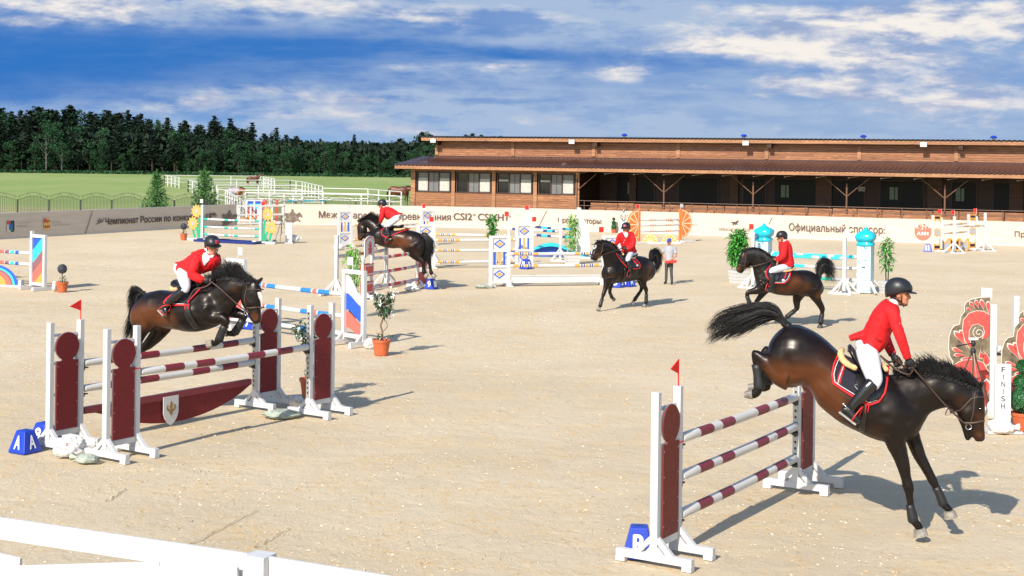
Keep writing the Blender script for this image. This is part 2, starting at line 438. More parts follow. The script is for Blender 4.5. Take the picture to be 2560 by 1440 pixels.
# scattered wood chips and clods
def chips():
    mb = MB(); R = random.Random(3)
    for i in range(13000):
        D = 9+R.random()**1.9*42; x = (R.random()*2-1)*D*.40
        dens = math.sin(x*1.3+D*.7)+math.sin(x*.5-D*1.7+2)+math.sin(x*2.9+D*.31)
        if dens < R.uniform(-2.2, 1.6): continue
        s = R.uniform(.005, .013)*(1+D*.008); a = R.random()*PI; e = R.uniform(1.0, 2.4); h = s*R.uniform(.25, .8)
        ca, sa = math.cos(a), math.sin(a)
        b = [V((x+(ca*u*e-sa*w)*s, D+(sa*u*e+ca*w)*s, -.004)) for u, w in ((-1, -.6), (1, -.5), (.9, .6), (-.8, .5))]
        top = V((x+R.uniform(-.5, .5)*s, D+R.uniform(-.4, .4)*s, h))
        top2 = V((x+ca*s*.5, D+sa*s*.5, h*.8))
        mb.add(b+[top, top2], [(0, 1, 5, 4), (1, 2, 5), (2, 3, 4, 5), (3, 0, 4)], R.choice((0, 0, 0, 1, 1, 1, 1, 1)))
    mb.build('wood_chips', [mat('chip_tan', (.60, .43, .25), .9, .15, 3), mat('chip_sand', (.68, .57, .42), .9, .1, 3), mat('chip_pale', (.74, .64, .5), .9, .1, 3)],
             label='wood chips and clods scattered over the riding sand', cat='wood chips', kind='stuff')
chips()
def tracks():
    mb = MB()
    for a, b in (((640, 1275), (480, 1358)), ((312, 1222), (268, 1252)), ((720, 1320), (640, 1368))):
        p = G(*a); q = G(*b); d = (q-p); n = V((-d.y, d.x, 0)).normalized(); k = 10
        vs = []
        for i in range(k+1):
            c = p+d*i/k+n*math.sin(i*1.7)*.01; w = .03+.012*math.sin(i*2.3)
            vs += [c-n*w+V((0, 0, -.004)), c+V((0, 0, .009+.004*math.sin(i*1.9))), c+n*w+V((0, 0, -.004))]
        mb.add(vs, [(3*i+j, 3*i+j+1, 3*i+j+4, 3*i+j+3) for i in range(k) for j in (0, 1)])
    mb.build('sand_ridges', SANDM, kind='structure')
tracks()

# ------------------------------------------------------------------ banner walls
def banner_mat():
    m = bpy.data.materials.new('banner_cloth'); m.use_nodes = True; n = N(m.node_tree); b = n.n['Principled BSDF']
    tc = n.new('ShaderNodeTexCoord'); v = tc.outputs['Object']
    s = n.noise(n.scalev(v, (.6, .6, 6)), 1.2, 4, .6); w = n.noise(n.scalev(v, (1, 1, .2)), .7, 3, .5)
    c = n.mix(n.ramp(s, .35, .7), (.54, .46, .37), (.59, .51, .42)); c = n.mix(n.m('MULTIPLY', n.ramp(w, .5, .7), .3), c, (.5, .43, .35))
    n.l.new(c, b.inputs['Base Color']); b.inputs['Roughness'].default_value = .8
    bp = n.new('ShaderNodeBump'); bp.inputs['Strength'].default_value = .4; bp.inputs['Distance'].default_value = .03
    n.l.new(n.noise(n.scalev(v, (1, 1, 2)), 1.5, 4, .6), bp.inputs['Height']); n.l.new(bp.outputs[0], b.inputs['Normal']); return m
BANNER = banner_mat(); INK = mat('dark_brown_ink', (.07, .045, .04), .8); INKG = mat('grey_ink', (.3, .26, .24), .8); INKB = mat('sepia_ink', (.2, .155, .12), .8, .25, 4)
WHH = 1.13
def wall(name, label, pts):
    t = thing(name, label, 'banner wall', (0, 0, 0)); mb = MB(); tr = MB()
    for a, b in zip(pts, pts[1:]):
        d = (b-a).normalized(); n = V((d.y, -d.x, 0));
        if n.y > 0: n = -n
        q = [a, b, b-n*.06, a-n*.06]
        mb.add([p+V((0, 0, .05)) for p in q]+[p+V((0, 0, WHH)) for p in q], [(0, 1, 2, 3), (4, 7, 6, 5), (0, 4, 5, 1), (1, 5, 6, 2), (2, 6, 7, 3), (3, 7, 4, 0)])
        for z0, z1 in ((.0, .055), (WHH-.004, WHH+.03)):
            q = [a+n*.02, b+n*.02, b-n*.08, a-n*.08]
            tr.add([p+V((0, 0, z0)) for p in q]+[p+V((0, 0, z1)) for p in q], [(0, 1, 2, 3), (4, 7, 6, 5), (0, 4, 5, 1), (1, 5, 6, 2), (2, 6, 7, 3), (3, 7, 4, 0)])
        L = (b-a).length; k = int(L/2.5)
        for i in range(k):          # support posts behind the cloth
            p = a+d*(i+.5)*2.5-n*.12; mb2 = tr; mb2.beam(p, p+V((0, 0, WHH-.02)), .05, .05, (0, 1, 0))
    mb.build('banner', BANNER, t); tr.build('edge_rail', WHITE2, t)
    return t
wl = wall('banner_wall', 'shaded grey-beige banner wall along the left side with dark lettering', WLEFT)
wr = wall('banner_wall', 'long sunlit cream banner wall in front of the wooden stable building', WR)
def on_wall(px, side):
    r = ray(px, 560); P = WLEFT if side == 'L' else WR
    best = None
    for a, b in zip(P, P[1:]):
        d = b-a; den = r.x*d.y-r.y*d.x
        if abs(den) < 1e-9: continue
        t = (a.x*d.y-a.y*d.x)/den; s = (a.x*r.y-a.y*r.x)/den
        if -.02 <= s <= 1.02 and t > 0: best = V((r.x*t, r.y*t, 0)); nd = d.normalized()
    n = V((nd.y, -nd.x, 0)); n = n if n.y < 0 else -n
    return best, nd if nd.x > 0 else -nd, n
def wz(px, py, P):       # height of a pixel on the wall at ground point P
    return H+ray(px, py).z*P.y
def wtext(mb, txt, xa, xb, yc, hpx, side, bold=.012, off=.05, mi=0, spacing=1.0):
    xm = (xa+xb)/2; c, _, n = on_wall(xm, side); z = wz(xm, yc, c+n*off); hh = hpx*c.y/F
    vs, fs = text_mesh(txt, 0, spacing); x0 = min(v.x for v in vs); x1 = max(v.x for v in vs); y0 = min(v.y for v in vs); y1 = max(v.y for v in vs)
    for k, (dx, dy) in enumerate(((-1, 0), (1, 0), (0, 0), (0, .6), (0, -.6)) if bold else ((0, 0),)):
        pts = []
        for v in vs:
            p, _, n = on_wall(xa+(xb-xa)*(v.x+dx*bold-x0)/(x1-x0), side); pts.append(p+n*(off-.003*k)+V((0, 0, z+(v.y+dy*bold-(y0+y1)/2)/(y1-y0)*hh)))
        mb.add(pts, fs, mi)
def wpoly(mb, pts, side, off=.045, mi=0):
    """flat print given by its outline in photo pixels"""
    cx = sum(p[0] for p in pts)/len(pts); c, d, n = on_wall(cx, side); vs = []
    for x, y in pts:
        r = ray(x, y); t = (c+n*off).dot(n)/V((r.x, r.y, 0)).dot(n); vs.append(V((r.x*t, r.y*t, H+r.z*t)))
    p2 = [V(((v-c).dot(d), v.z)) for v in vs]
    res = delaunay_2d_cdt(p2, [], [list(range(len(p2)))], 1, 1e-6); mp = [o[0] if o else 0 for o in res[3]]
    mb.add(vs, [tuple(mp[i] for i in f) for f in res[2]], mi)
def circ(cx, cy, rx, ry=None, n=20, a0=0, a1=2*PI):
    ry = ry or rx; return [(cx+rx*math.cos(a0+(a1-a0)*i/n), cy+ry*math.sin(a0+(a1-a0)*i/n)) for i in range(n if a1-a0 > 6.2 else n+1)]
# lettering
mb = MB()
wtext(mb, 'Чемпионат России по конкуру 2018', 262, 527, 549, 21, 'L', .016)
for k in range(3):
    for sgn in (1, -1):
        x = 243+k*5; wpoly(mb, [(x, 556-k*.5), (x+sgn*1.5+4, 550-sgn*4), (x+7, 548-sgn*5), (x+5, 553-sgn*2)], 'L')
        x = 543-k*4; wpoly(mb, [(x, 541-k*.5), (x-4, 537-sgn*4), (x-7, 536-sgn*5), (x-4, 540-sgn*2)], 'L')
wpoly(mb, [(240, 560), (258, 553), (258, 554.5), (241, 561.5)], 'L')
wpoly(mb, [(213, 584), (231, 528.5), (232.3, 528.5), (214.5, 584)], 'L')
mb.build('lettering', INK, wl, world=True)
mb = MB()
wtext(mb, 'ГОРОДСКОЙ ОКРУГ', 41, 74, 557, 4, 'L', 0); wtext(mb, 'ЧЕРНОГОЛОВКА', 41, 69, 565.5, 4, 'L', 0)
wtext(mb, 'НОГИНСКИЙ', 130, 150, 554, 4, 'L', 0); wtext(mb, 'МУНИЦИПАЛЬНЫЙ РАЙОН', 130, 173, 562, 4, 'L', 0)
mb.build('small_lettering', INKG, wl, world=True)
mb = MB()
wpoly(mb, [(18, 552), (25, 552), (25, 561), (18, 561)], 'L', .045, 0); wpoly(mb, [(18, 561.3), (27, 561.3), (27, 580), (18, 580)], 'L', .045, 1)
wpoly(mb, [(27.3, 552), (36, 552), (36, 579), (27.3, 580)], 'L', .045, 2); wpoly(mb, [(23, 562), (32, 556), (32, 573), (23, 573)], 'L', .06, 3); wpoly(mb, [(23, 573.3), (32, 573.3), (32, 576), (23, 576)], 'L', .06, 4)
wpoly(mb, [(110, 547), (125.5, 546), (125.5, 573), (110, 574)], 'L', .045, 5); wpoly(mb, [(110, 546.5), (116, 546.5), (116, 556), (110, 557)], 'L', .06, 0)
for x, y in ((118, 553.5), (123, 553), (113.5, 567), (118, 567), (123, 566.5)):
    wpoly(mb, [(x, y-4.5), (x+1.8, y), (x, y+4.5), (x-1.8, y)], 'L', .07, 6)
mb.build('coat_of_arms', [RED, WHITE, mat('arms_black', (.03, .03, .035), .7), mat('arms_blue', (.02, .15, .4), .7), GREEN, mat('arms_gold', (.8, .45, .12), .7), mat('arms_brown', (.25, .07, .02), .7)], wl, world=True)
mb = MB()
wtext(mb, 'Международные соревнования', 797, 1127, 541.5, 22, 'R', .014)
wtext(mb, 'CSI2', 1134, 1180, 541.5, 17, 'R', .02); wtext(mb, '*', 1181, 1190, 537, 7, 'R', .0)
wtext(mb, 'CSIYH1', 1195, 1268, 543, 17, 'R', .02); wtext(mb, '*', 1270, 1278, 541, 7, 'R', .0)
wtext(mb, 'Организаторы:', 1395, 1505, 553, 17, 'R', .012)
wtext(mb, 'Официальный спонсор:', 1973, 2212, 573, 25, 'R', .014)
wtext(mb, 'Пр', 2537, 2563, 587, 17, 'R', .014)
wpoly(mb, [(1343, 571), (1366, 526.5), (1367.3, 526.5), (1344.5, 571)], 'R'); wpoly(mb, [(1921, 560), (1930, 543), (1931.3, 543), (1922.5, 560)], 'R')
mb.build('lettering', mat('brown_ink', (.12, .075, .065), .8), wr, world=True)
mb = MB()
wtext(mb, 'ИВАНОВСКОЕ', 1799, 1877, 574, 7.5, 'R', .0)
wtext(mb, 'ФЕДЕРАЦИЯ', 1692, 1729, 552, 4.5, 'R', 0); wtext(mb, 'КОННОГО СПОРТА', 1692, 1744, 560.5, 4.5, 'R', 0)
wpoly(mb, [(1666, 553), (1670, 549.5), (1684, 549), (1680, 552.5), (1684, 560), (1682.5, 560), (1678.5, 552), (1671, 551.5)], 'R')
mb.build('small_lettering', mat('brown_ink_light', (.2, .15, .13), .8), wr, world=True)
mb = MB()   # galloping horse emblem
wpoly(mb, [(1824, 554), (1831, 555), (1834, 554.5), (1839, 555), (1842, 552), (1845, 551), (1847.5, 553.5), (1846, 554), (1844.5, 553.8), (1843, 557), (1842, 559), (1846, 562), (1843, 561.5), (1840, 559.5), (1838, 563), (1836.5, 562.6), (1838, 559.5), (1835, 559), (1833, 563.5), (1830, 561.5), (1832, 560.8), (1832, 557.5), (1829, 556.6)], 'R')
mb.build('horse_emblem', INK, wr, world=True)
mb = MB()   # round red badge with birds
wpoly(mb, [(2287, 568)]+[(2307-20.5*math.cos(a), 579.5+20.5*math.sin(a)) for a in [i*PI/14-.35 for i in range(1, 17)]]+[(2327, 569), (2318, 572.5), (2307, 574), (2296, 572.5)], 'R', .045, 0)
for x, y, r in ((2300, 566, 4.8), (2310.5, 562, 2.5), (2310, 569.5, 2.9), (2318, 568.6, 2.9)): wpoly(mb, circ(x, y, r, n=14), 'R', .045, 0)
wpoly(mb, [(2296, 567), (2293.5, 568), (2296.5, 569.5)], 'R', .05, 0); wpoly(mb, circ(2302.3, 564.9, .9, n=8), 'R', .07, 1)
wtext(mb, 'A101', 2293, 2321, 584, 8.5, 'R', .03, .07, 1)
mb.build('round_badge', [mat('badge_coral', (.82, .16, .11), .8), mat('badge_cream', (.9, .82, .74), .8)], wr, world=True)
JUMPER = [(0, 62), (3, 50), (8, 44), (6, 38), (2, 32), (0, 20), (8, 17), (18, 20), (30, 19), (38, 12), (42, 4), (40, 0), (47, -8), (53, 0), (51, 8), (60, 13), (66, 18), (58, 24), (62, 28), (72, 24), (84, 19), (92, 15), (94, 12), (96, 18), (104, 26), (108, 38), (104, 43), (98, 40), (92, 36), (84, 40), (80, 50), (86, 54), (96, 62), (92, 70), (84, 66), (88, 62), (80, 60), (72, 62), (60, 66), (44, 76), (28, 84), (8, 90), (-2, 92), (6, 78), (10, 70)]
for ox, side, w_, t_ in ((712, 'R', .40, wr), (556, 'L', .40, wl)):
    mb = MB()
    wpoly(mb, [(ox+x*w_, 525+y*.42+(3 if side == 'L' else 0)) for x, y in JUMPER], side, .05)
    mb.build('jumping_rider_print', INKB, t_, world=True)

# white gate rails in the gap of the wall and the pieces standing beyond it
gt = thing('white_gate', 'white railed gate closing the gap between the two banner walls', 'gate', WLEFT[2])
mb = MB(); a = WLEFT[2]+V((.05, 0, 0)); b = WR[0]-V((.05, 0, 0)); d = b-a
for k, f_ in enumerate((0.01, .04, .28, .44, .60, .74, .97, .99)): p = a+d*f_; mb.beam(p, p+V((0, 0, 1.12)), .09, .07, (0, 1, 0))
mb.build('post', WHITE, gt, world=True)
mb = MB()
for z in (1.06, .58, .1): mb.beam(a+V((0, -.05, z)), b+V((0, -.05, z)), .04, .09)
mb.build('rail', WHITE, gt, world=True)

# ------------------------------------------------------------------ stable building
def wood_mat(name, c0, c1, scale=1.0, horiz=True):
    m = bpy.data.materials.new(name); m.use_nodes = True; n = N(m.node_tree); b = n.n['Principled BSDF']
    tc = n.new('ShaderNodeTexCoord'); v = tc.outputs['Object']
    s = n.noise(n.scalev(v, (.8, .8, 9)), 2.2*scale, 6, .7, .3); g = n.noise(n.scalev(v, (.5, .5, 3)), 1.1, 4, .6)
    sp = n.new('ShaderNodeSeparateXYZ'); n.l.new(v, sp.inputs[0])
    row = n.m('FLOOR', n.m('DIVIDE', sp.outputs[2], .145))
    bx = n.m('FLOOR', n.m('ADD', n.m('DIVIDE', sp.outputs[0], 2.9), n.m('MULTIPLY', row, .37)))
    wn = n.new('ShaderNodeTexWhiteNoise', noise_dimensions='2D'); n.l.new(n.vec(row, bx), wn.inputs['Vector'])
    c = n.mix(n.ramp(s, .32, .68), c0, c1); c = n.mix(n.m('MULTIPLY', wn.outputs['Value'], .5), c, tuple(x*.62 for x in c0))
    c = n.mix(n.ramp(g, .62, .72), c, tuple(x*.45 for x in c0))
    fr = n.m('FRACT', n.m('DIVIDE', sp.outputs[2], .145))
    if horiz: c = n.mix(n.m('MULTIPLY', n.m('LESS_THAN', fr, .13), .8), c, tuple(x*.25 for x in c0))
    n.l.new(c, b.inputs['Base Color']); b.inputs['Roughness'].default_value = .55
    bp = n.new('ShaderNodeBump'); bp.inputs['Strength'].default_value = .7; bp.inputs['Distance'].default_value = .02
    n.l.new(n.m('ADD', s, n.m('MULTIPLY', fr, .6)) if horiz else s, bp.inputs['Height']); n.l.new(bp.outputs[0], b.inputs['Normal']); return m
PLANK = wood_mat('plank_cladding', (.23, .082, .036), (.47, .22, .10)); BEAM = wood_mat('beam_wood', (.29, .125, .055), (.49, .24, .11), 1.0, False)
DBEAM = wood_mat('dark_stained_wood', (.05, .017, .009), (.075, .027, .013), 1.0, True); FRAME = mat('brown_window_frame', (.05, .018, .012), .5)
ROOFM = mat('brown_roof_sheet', (.075, .028, .022), .32, .12, 3, metal=.25, spec=.6); BLIND = mat('window_blind', (.46, .45, .40), .6)
GLASS = mat('dark_glass', (.012, .013, .014), .08, .02, 2, spec=.7); GGLASS = mat('grey_glass', (.16, .165, .17), .12, .05, 2); DGLASS = mat('veranda_glass', (.008, .008, .009), .35, .02, 2, spec=.15); PIPE = mat('brown_pipe', (.16, .08, .05), .45)
INTER = mat('dark_interior', (.03, .013, .008), .9)
ex_ = V((.928, -.371, 0)).normalized(); ey_ = V((.371, .928, 0)).normalized()
BO = V((-6.75, 100.5, 0)); BRZ = math.atan2(-.371, .928); BL = 50.0
bt = thing('stable_building', 'long brown timber stable building with two stepped roofs and a dark open veranda', 'building', BO, BRZ)
def corr(mb, x0, x1, y0, z0, y1, z1, pitch=.3, amp=.045, thick=.03):
    k = int((x1-x0)/pitch*4); vs = []; fs = []
    for i in range(k+1):
        x = x0+(x1-x0)*i/k; h = amp if i % 4 in (0, 1) else 0
        if i % 4 in (1, 3): x -= pitch*.12
        vs += [(x, y0, z0+h), (x, y1, z1+h), (x, y0, z0+h-thick), (x, y1, z1+h-thick)]
    for i in range(k): a = 4*i; fs += [(a, a+4, a+5, a+1), (a+2, a+3, a+7, a+6), (a, a+2, a+6, a+4), (a+1, a+5, a+7, a+3)]
    mb.add(vs, fs)
mb = MB()      # closed left part
mb.box(0, 11.9, .0, .12, .32, 1.44); mb.box(0, 11.9, .0, .12, 2.86, 3.02)
mb.box(-.12, .0, 0, 12, .3, 3.3); mb.build('wall', PLANK, bt)
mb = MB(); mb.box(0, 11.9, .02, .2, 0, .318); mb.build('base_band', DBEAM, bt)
for k in range(5):
    x = 3*k-.02; mb = MB(); mb.box(x-.13 if k else x-.2, x+.13, -.07, .0, .28, 3.04); mb.build('corner_board', BEAM, bt)
OPEN = {0: 'bgb', 1: 'dgb', 2: 'hgb', 3: 'hgb'}
for k in range(4):
    x0 = 3*k+.2; x1 = 3*k+2.78; mb = MB()
    for a, b, c, d in ((x0, x1, 1.44, 1.52), (x0, x1, 2.78, 2.86), (x0, x0+.08, 1.52, 2.78), (x1-.08, x1, 1.52, 2.78)): mb.box(a, b, -.04, .08, c, d)
    w3 = (x1-x0-.16)/3
    for j in (1, 2): mb.box(x0+.08+w3*j-.04, x0+.08+w3*j+.04, -.03, .07, 1.52, 2.78)
    wf = mb.build('window', FRAME, bt)
    for j in range(3):
        a = x0+.08+w3*j+.042; b = x0+.08+w3*(j+1)-.042; ty = OPEN[k][j]
        p = MB(); p.box(a, b, .03, .05, 1.52, 2.78); p.build('pane', GGLASS if ty in 'gb' else GLASS, wf)
        if ty in 'bh':
            p = MB(); p.box(a, b, .012, .026, 1.56 if ty == 'b' else 2.28, 2.42 if ty == 'b' else 2.40); p.build('blind', BLIND, wf)
        if ty == 'g':
            p = MB(); p.box((a+b)/2-.012, (a+b)/2+.012, .005, .025, 1.52, 2.78); p.box(a, b, .004, .022, 2.15, 2.17); p.build('glazing_bar', FRAME, wf)
            p = MB(); p.box(a+.42, b-.03, .053, .06, 1.6, 2.1); p.build('inner_blind', BLIND, wf)
# veranda
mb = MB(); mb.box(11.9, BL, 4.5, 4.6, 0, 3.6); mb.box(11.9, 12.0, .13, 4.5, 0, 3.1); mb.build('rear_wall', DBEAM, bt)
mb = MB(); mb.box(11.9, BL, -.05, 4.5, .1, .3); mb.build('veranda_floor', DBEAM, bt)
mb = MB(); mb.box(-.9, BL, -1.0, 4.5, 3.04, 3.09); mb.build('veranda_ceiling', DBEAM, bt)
x = 13.2; R = random.Random(5)
while x < BL-3:
    w = R.choice((1.6, 2.2, 2.8)); f_ = MB()
    for a, b, c, d in ((x, x+w, .85, .92), (x, x+w, 2.68, 2.75), (x, x+.07, .92, 2.68), (x+w-.07, x+w, .92, 2.68)): f_.box(a, b, 4.42, 4.5, c, d)
    fo = f_.build('veranda_window', FRAME, bt); p = MB(); p.box(x+.07, x+w-.07, 4.45, 4.47, .92, 2.68); p.build('pane', DGLASS, fo)
    if R.random() < .45:
        p = MB(); a = x+R.uniform(.2, w-.8); p.box(a, a+.28, 4.43, 4.445, 1.5, 2.3); p.box(a+.34, a+.5, 4.43, 4.445, 1.5, 2.3); p.build('painted_garden_view', mat('painted_view_green', (.10, .15, .09), .3), fo)  # greenery seen through the windows, painted as opaque green panels on the pane
    x += w+R.choice((.5, .9, 1.6))
for x, wd in ((14.2, .5), (21.2, .55), (26.9, 1.0), (33.9, .9), (38.8, .8)):
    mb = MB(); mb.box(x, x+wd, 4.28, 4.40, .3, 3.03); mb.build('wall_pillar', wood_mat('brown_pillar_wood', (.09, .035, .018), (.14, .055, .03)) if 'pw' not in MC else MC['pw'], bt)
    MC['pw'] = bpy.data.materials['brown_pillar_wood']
for x in (22.2+7.4, 40.5): mb = MB(); mb.box(x, x+.45, 4.2, 4.26, 2.0, 2.3); mb.build('notice', mat('notice_paper', (.35, .32, .28), .7), bt)
mb = MB()     # plank parapet
x = 12.9
while x < BL-1:
    w = R.choice((1.1, 1.5, 1.9)); dz = R.uniform(-.02, .02)
    mb.box(x, x+w-.05, -.02, .06, .30, .98+dz); mb.box(x, x+w-.05, -.34, -.26, .18, .66); x += w
mb.build('parapet', PLANK, bt)
for x in [11.95]+[17.9+5.82*k for k in range(6)]:
    mb = MB(); mb.tube([(x, -.1, .05), (x, -.1, 2.55)], .055, 8)
    for s in (-1, 1):
        if x < 12 and s < 0: continue
        mb.tube([(x, -.1, 1.75), (x+s*1.35, -.1, 2.9)], .03, 6)
    mb.build('veranda_post', PIPE, bt)
mb = MB()
for z in (1.12, .8): mb.tube([(12, -.45, z), (BL, -.45, z)], .018, 5)
x = 12.6
while x < BL: mb.tube([(x, -.45, .02), (x, -.45, 1.14)], .024, 5); x += 1.45
mb.build('railing', PIPE, bt)
for x in [12.2+1.95*k for k in range(20)]:
    mb = MB(); mb.tube([(x, -.98, 2.90), (x+.55, -.3, 3.0)], .022, 5); mb.build('eave_strut', mat('pale_strut', (.42, .30, .22), .5), bt)
mb = MB(); mb.box(-.9, BL, -1.14, -1.08, 3.04, 3.27); mb.box(-.95, -.9, -1.14, 4.5, 3.04, 3.27); mb.build('fascia', BEAM, bt)
mb = MB(); corr(mb, -.97, BL, -1.22, 3.31, 3.48, 3.86); mb.build('lower_roof', ROOFM, bt)
mb = MB(); mb.box(-.1, BL, 3.36, 3.49, 3.845, 3.97); mb.build('roof_flashing', ROOFM, bt)
# upper storey
mb = MB(); mb.box(0, BL, 3.5, 3.6, 3.6, 5.3); mb.box(-.02, 0, 3.5, 12, 3.3, 5.25); mb.build('upper_wall', PLANK, bt)
for k in range(9): mb = MB(); x = 5.95*k-(0 if k else -.1); mb.box(x-.12, x+.12, 3.43, 3.498, 4.02, 5.12); mb.build('upper_board', BEAM, bt)
for k in range(5): mb = MB(); x = .3+11.9*k; mb.box(x-.14, x+.14, 2.82, 3.42, 4.72, 5.0); mb.build('bracket', DBEAM, bt)
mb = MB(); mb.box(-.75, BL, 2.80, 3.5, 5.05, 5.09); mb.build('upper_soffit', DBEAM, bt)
mb = MB(); mb.box(-.75, BL, 2.74, 2.80, 5.02, 5.24); mb.box(-.8, -.75, 2.74, 12, 5.02, 5.24); mb.build('upper_fascia', BEAM, bt)
mb = MB(); corr(mb, -.8, BL, 2.66, 5.29, 12.5, 5.34, .3, .07); mb.build('upper_roof', mat('dark_roof_sheet', (.02, .02, .022), .5), bt)
mb = MB(); mb.box(0, BL, 12, 12.1, 0, 5.2); mb.build('back_wall', PLANK, bt)
for px, k in ((1075, 0), (1407, 1), (1841, 2), (2312, 3)):
    x = {0: .2, 1: 10.6, 2: 22.6, 3: 33.8}[k]
    lt = thing('floodlight', ['white floodlight at the left end of the upper fascia', 'white floodlight on the upper fascia above the fourth window', 'white floodlight on the upper fascia right of the middle blue vent', 'rightmost white floodlight on the upper fascia'][k], 'floodlight', BO+ex_*x+ey_*2.68+V((0, 0, 5.0)), BRZ, 'floodlights on the fascia')
    mb = MB(); mb.box(-.2, .2, -.12, -.02, -.12, .16); mb.build('housing', mat('lamp_white', (.7, .7, .68), .5), lt)
    mb = MB(); mb.box(-.16, .16, -.13, -.122, -.08, .12); mb.build('lens', mat('lamp_glass', (.5, .52, .5), .15), lt)
    mb = MB(); mb.box(-.03, .03, -.02, .055, .16, .2); mb.build('bracket', DSTEEL, lt)
for x, nm in ((14.1, 'leftmost blue roof vent'), (22.3, 'blue roof vent second from the left'), (30.0, 'blue roof vent third from the left'), (37.9, 'rightmost blue roof vent')):
    vt = thing('roof_vent', nm+' on the dark upper roof', 'roof vent', BO+ex_*x+ey_*3.4+V((0, 0, 5.3)), BRZ, 'blue roof vents')
    mb = MB(); mb.lathe((0, 0, 0), [(.1, 0), (.1, .16)], 12); mb.build('pipe', DSTEEL, vt)
    mb = MB(); mb.lathe((0, 0, 0), [(.2, .16), (.22, .2), (.13, .3), (.04, .32)], 14); mb.build('cap', ROYAL, vt)

# ------------------------------------------------------------------ black iron fence
def iron_fence():
    t = thing('iron_fence', 'black iron fence of arched panels behind the banner walls', 'fence', G(100, 470, 1.55)*1.0)
    y_l = [(-60, 479), (44, 479.5), (123, 480), (202, 480.5), (280, 481), (357, 481.5), (436, 482), (515, 483), (590, 484), (665, 484.5), (740, 485), (815, 485.5), (890, 486), (965, 487), (1040, 488)]
    tops = [G(x, y, 1.62) for x, y in y_l]
    for a, b in zip(tops, tops[1:]):
        a = V((a.x, a.y, 0)); b = V((b.x, b.y, 0)); L = (b-a).length; d = (b-a)/L
        mb = MB(); mb.beam(a, a+V((0, 0, 1.2)), .07, .07, (0, 1, 0)); mb.build('post', DARKM, t, world=True)
        mb = MB(); K = 22
        arc = lambda s, h: h+.22*math.sin(PI*s)
        for i in range(1, K):
            s = i/K; p = a+d*L*s; mb.beam(p+V((0, 0, .06)), p+V((0, 0, arc(s, 1.16))), .016, .016, (0, 1, 0))
        for h, w in ((1.16, .025), (1.36, .025)):
            pts = [a+d*L*(.03+.94*i/10)+V((0, 0, arc(i/10, h)-(0 if h < 1.2 else 0))) for i in range(11)]
            mb.tube(pts, w/2, 4)
        for i in range(1, 15):
            s = i/15; p = a+d*L*s+V((0, 0, arc(s, 1.36))); mb.tube([p, p+V((0, 0, .07))], [.014, .002], 4)
        for i in range(6):
            s = (i+.5)/6; s2 = (i+1)/6 if i % 2 else i/6
            mb.tube([a+d*L*s+V((0, 0, arc(s, 1.16))), a+d*L*min(max(s2, .04), .96)+V((0, 0, arc(s2, 1.36)))], .009, 4)
        for z in (.12,): mb.beam(a+V((0, 0, z)), b+V((0, 0, z)), .02, .025)
        mb.build('panel', DARKM, t, world=True)
iron_fence()
# ------------------------------------------------------------------ white paddock rails
def zc(x, y): return (400+x/3.654, 400+y/3.654)
PAD = [([(40, 142), (395, 144), (900, 147), (1045, 170)], 'far white paddock rail nearest the forest'),
       ([(40, 142), (175, 160)], 'short white paddock rail at the far left corner'),
       ([(258, 185), (700, 184), (1190, 186)], 'second row of white paddock rail crossing behind the larger pine'),
       ([(258, 185), (340, 200)], 'short white paddock rail directly behind the larger pine'),
       ([(1190, 186), (1300, 200), (1485, 240)], 'white paddock rail slanting toward the stable from the middle pen'),
       ([(520, 230), (900, 232), (1300, 235)], 'third row of white paddock rail right of the larger pine'),
       ([(530, 265), (620, 279), (1000, 280), (1490, 290)], 'fourth row of white paddock rail behind the blanketed horse'),
       ([(1485, 258), (1900, 266), (2205, 292)], 'white paddock rail running up to the stable building'),
       ([(600, 280), (790, 385)], 'white paddock rail slanting steeply beside the blanketed horse'),
       ([(780, 300), (1490, 310), (2200, 330)], 'nearest long white paddock rail behind the iron fence'),
       ([(900, 147), (1045, 172), (1048, 190)], 'white paddock rail corner beside the brown horse')]
for pts, lb in PAD:
    tp = [G(*zc(x, y), 1.2) for x, y in pts]; t = thing('paddock_rail', lb, 'paddock rail', (tp[0].x, tp[0].y, 0), 0, 'white paddock rails')
    r = MB()
    for z in (1.2, .8, .42): r.tube([V((p.x, p.y, z)) for p in tp], .04, 5)
    r.build('rail', WHITE, t, world=True)
    ps = MB()
    for a, b in zip(tp, tp[1:]):
        L = (b-a).length; k = max(1, round(L/3.2))
        for i in range(0 if a is tp[0] else 1, k+1): p = a.lerp(b, i/k); ps.beam((p.x, p.y, 0), (p.x, p.y, 1.22), .09, .09, (0, 1, 0))
    ps.build('post', WHITE, t, world=True)

# ------------------------------------------------------------------ trees
def leafmat(name, c, c2, isl=.6, rough=.7):
    m = mat(name, c, rough, .2, .35, col2=c2, island=isl, spec=.2); return m
def quad(mb, c, s, R, flat=.5, up=None, asp=1.0):
    a = V((R.gauss(0, 1), R.gauss(0, 1), R.gauss(0, flat))).normalized(); b = a.orthogonal().normalized()
    b = (Matrix.Rotation(R.random()*6.28, 3, a) @ b)
    mb.add([c-a*s*asp, c+b*s*.45, c+a*s*asp, c-b*s*.45], [(0, 1, 2, 3)])
BARK = mat('bark', (.05, .035, .028), .9, .3, 3); BIRCH = mat('birch_bark', (.13, .12, .11), .8, .3, 2)
CON = leafmat('spruce_needles', (.0045, .011, .006), (.009, .021, .010), .25); CON2 = leafmat('pine_needles', (.005, .011, .006), (.010, .022, .010), .25)  # forest foliage: cloud shade is put into these very dark base colours
DEC = leafmat('broad_leaves', (.009, .031, .011), (.018, .060, .021), .35); DEC2 = leafmat('grey_green_leaves', (.012, .026, .016), (.02, .042, .026), .4)
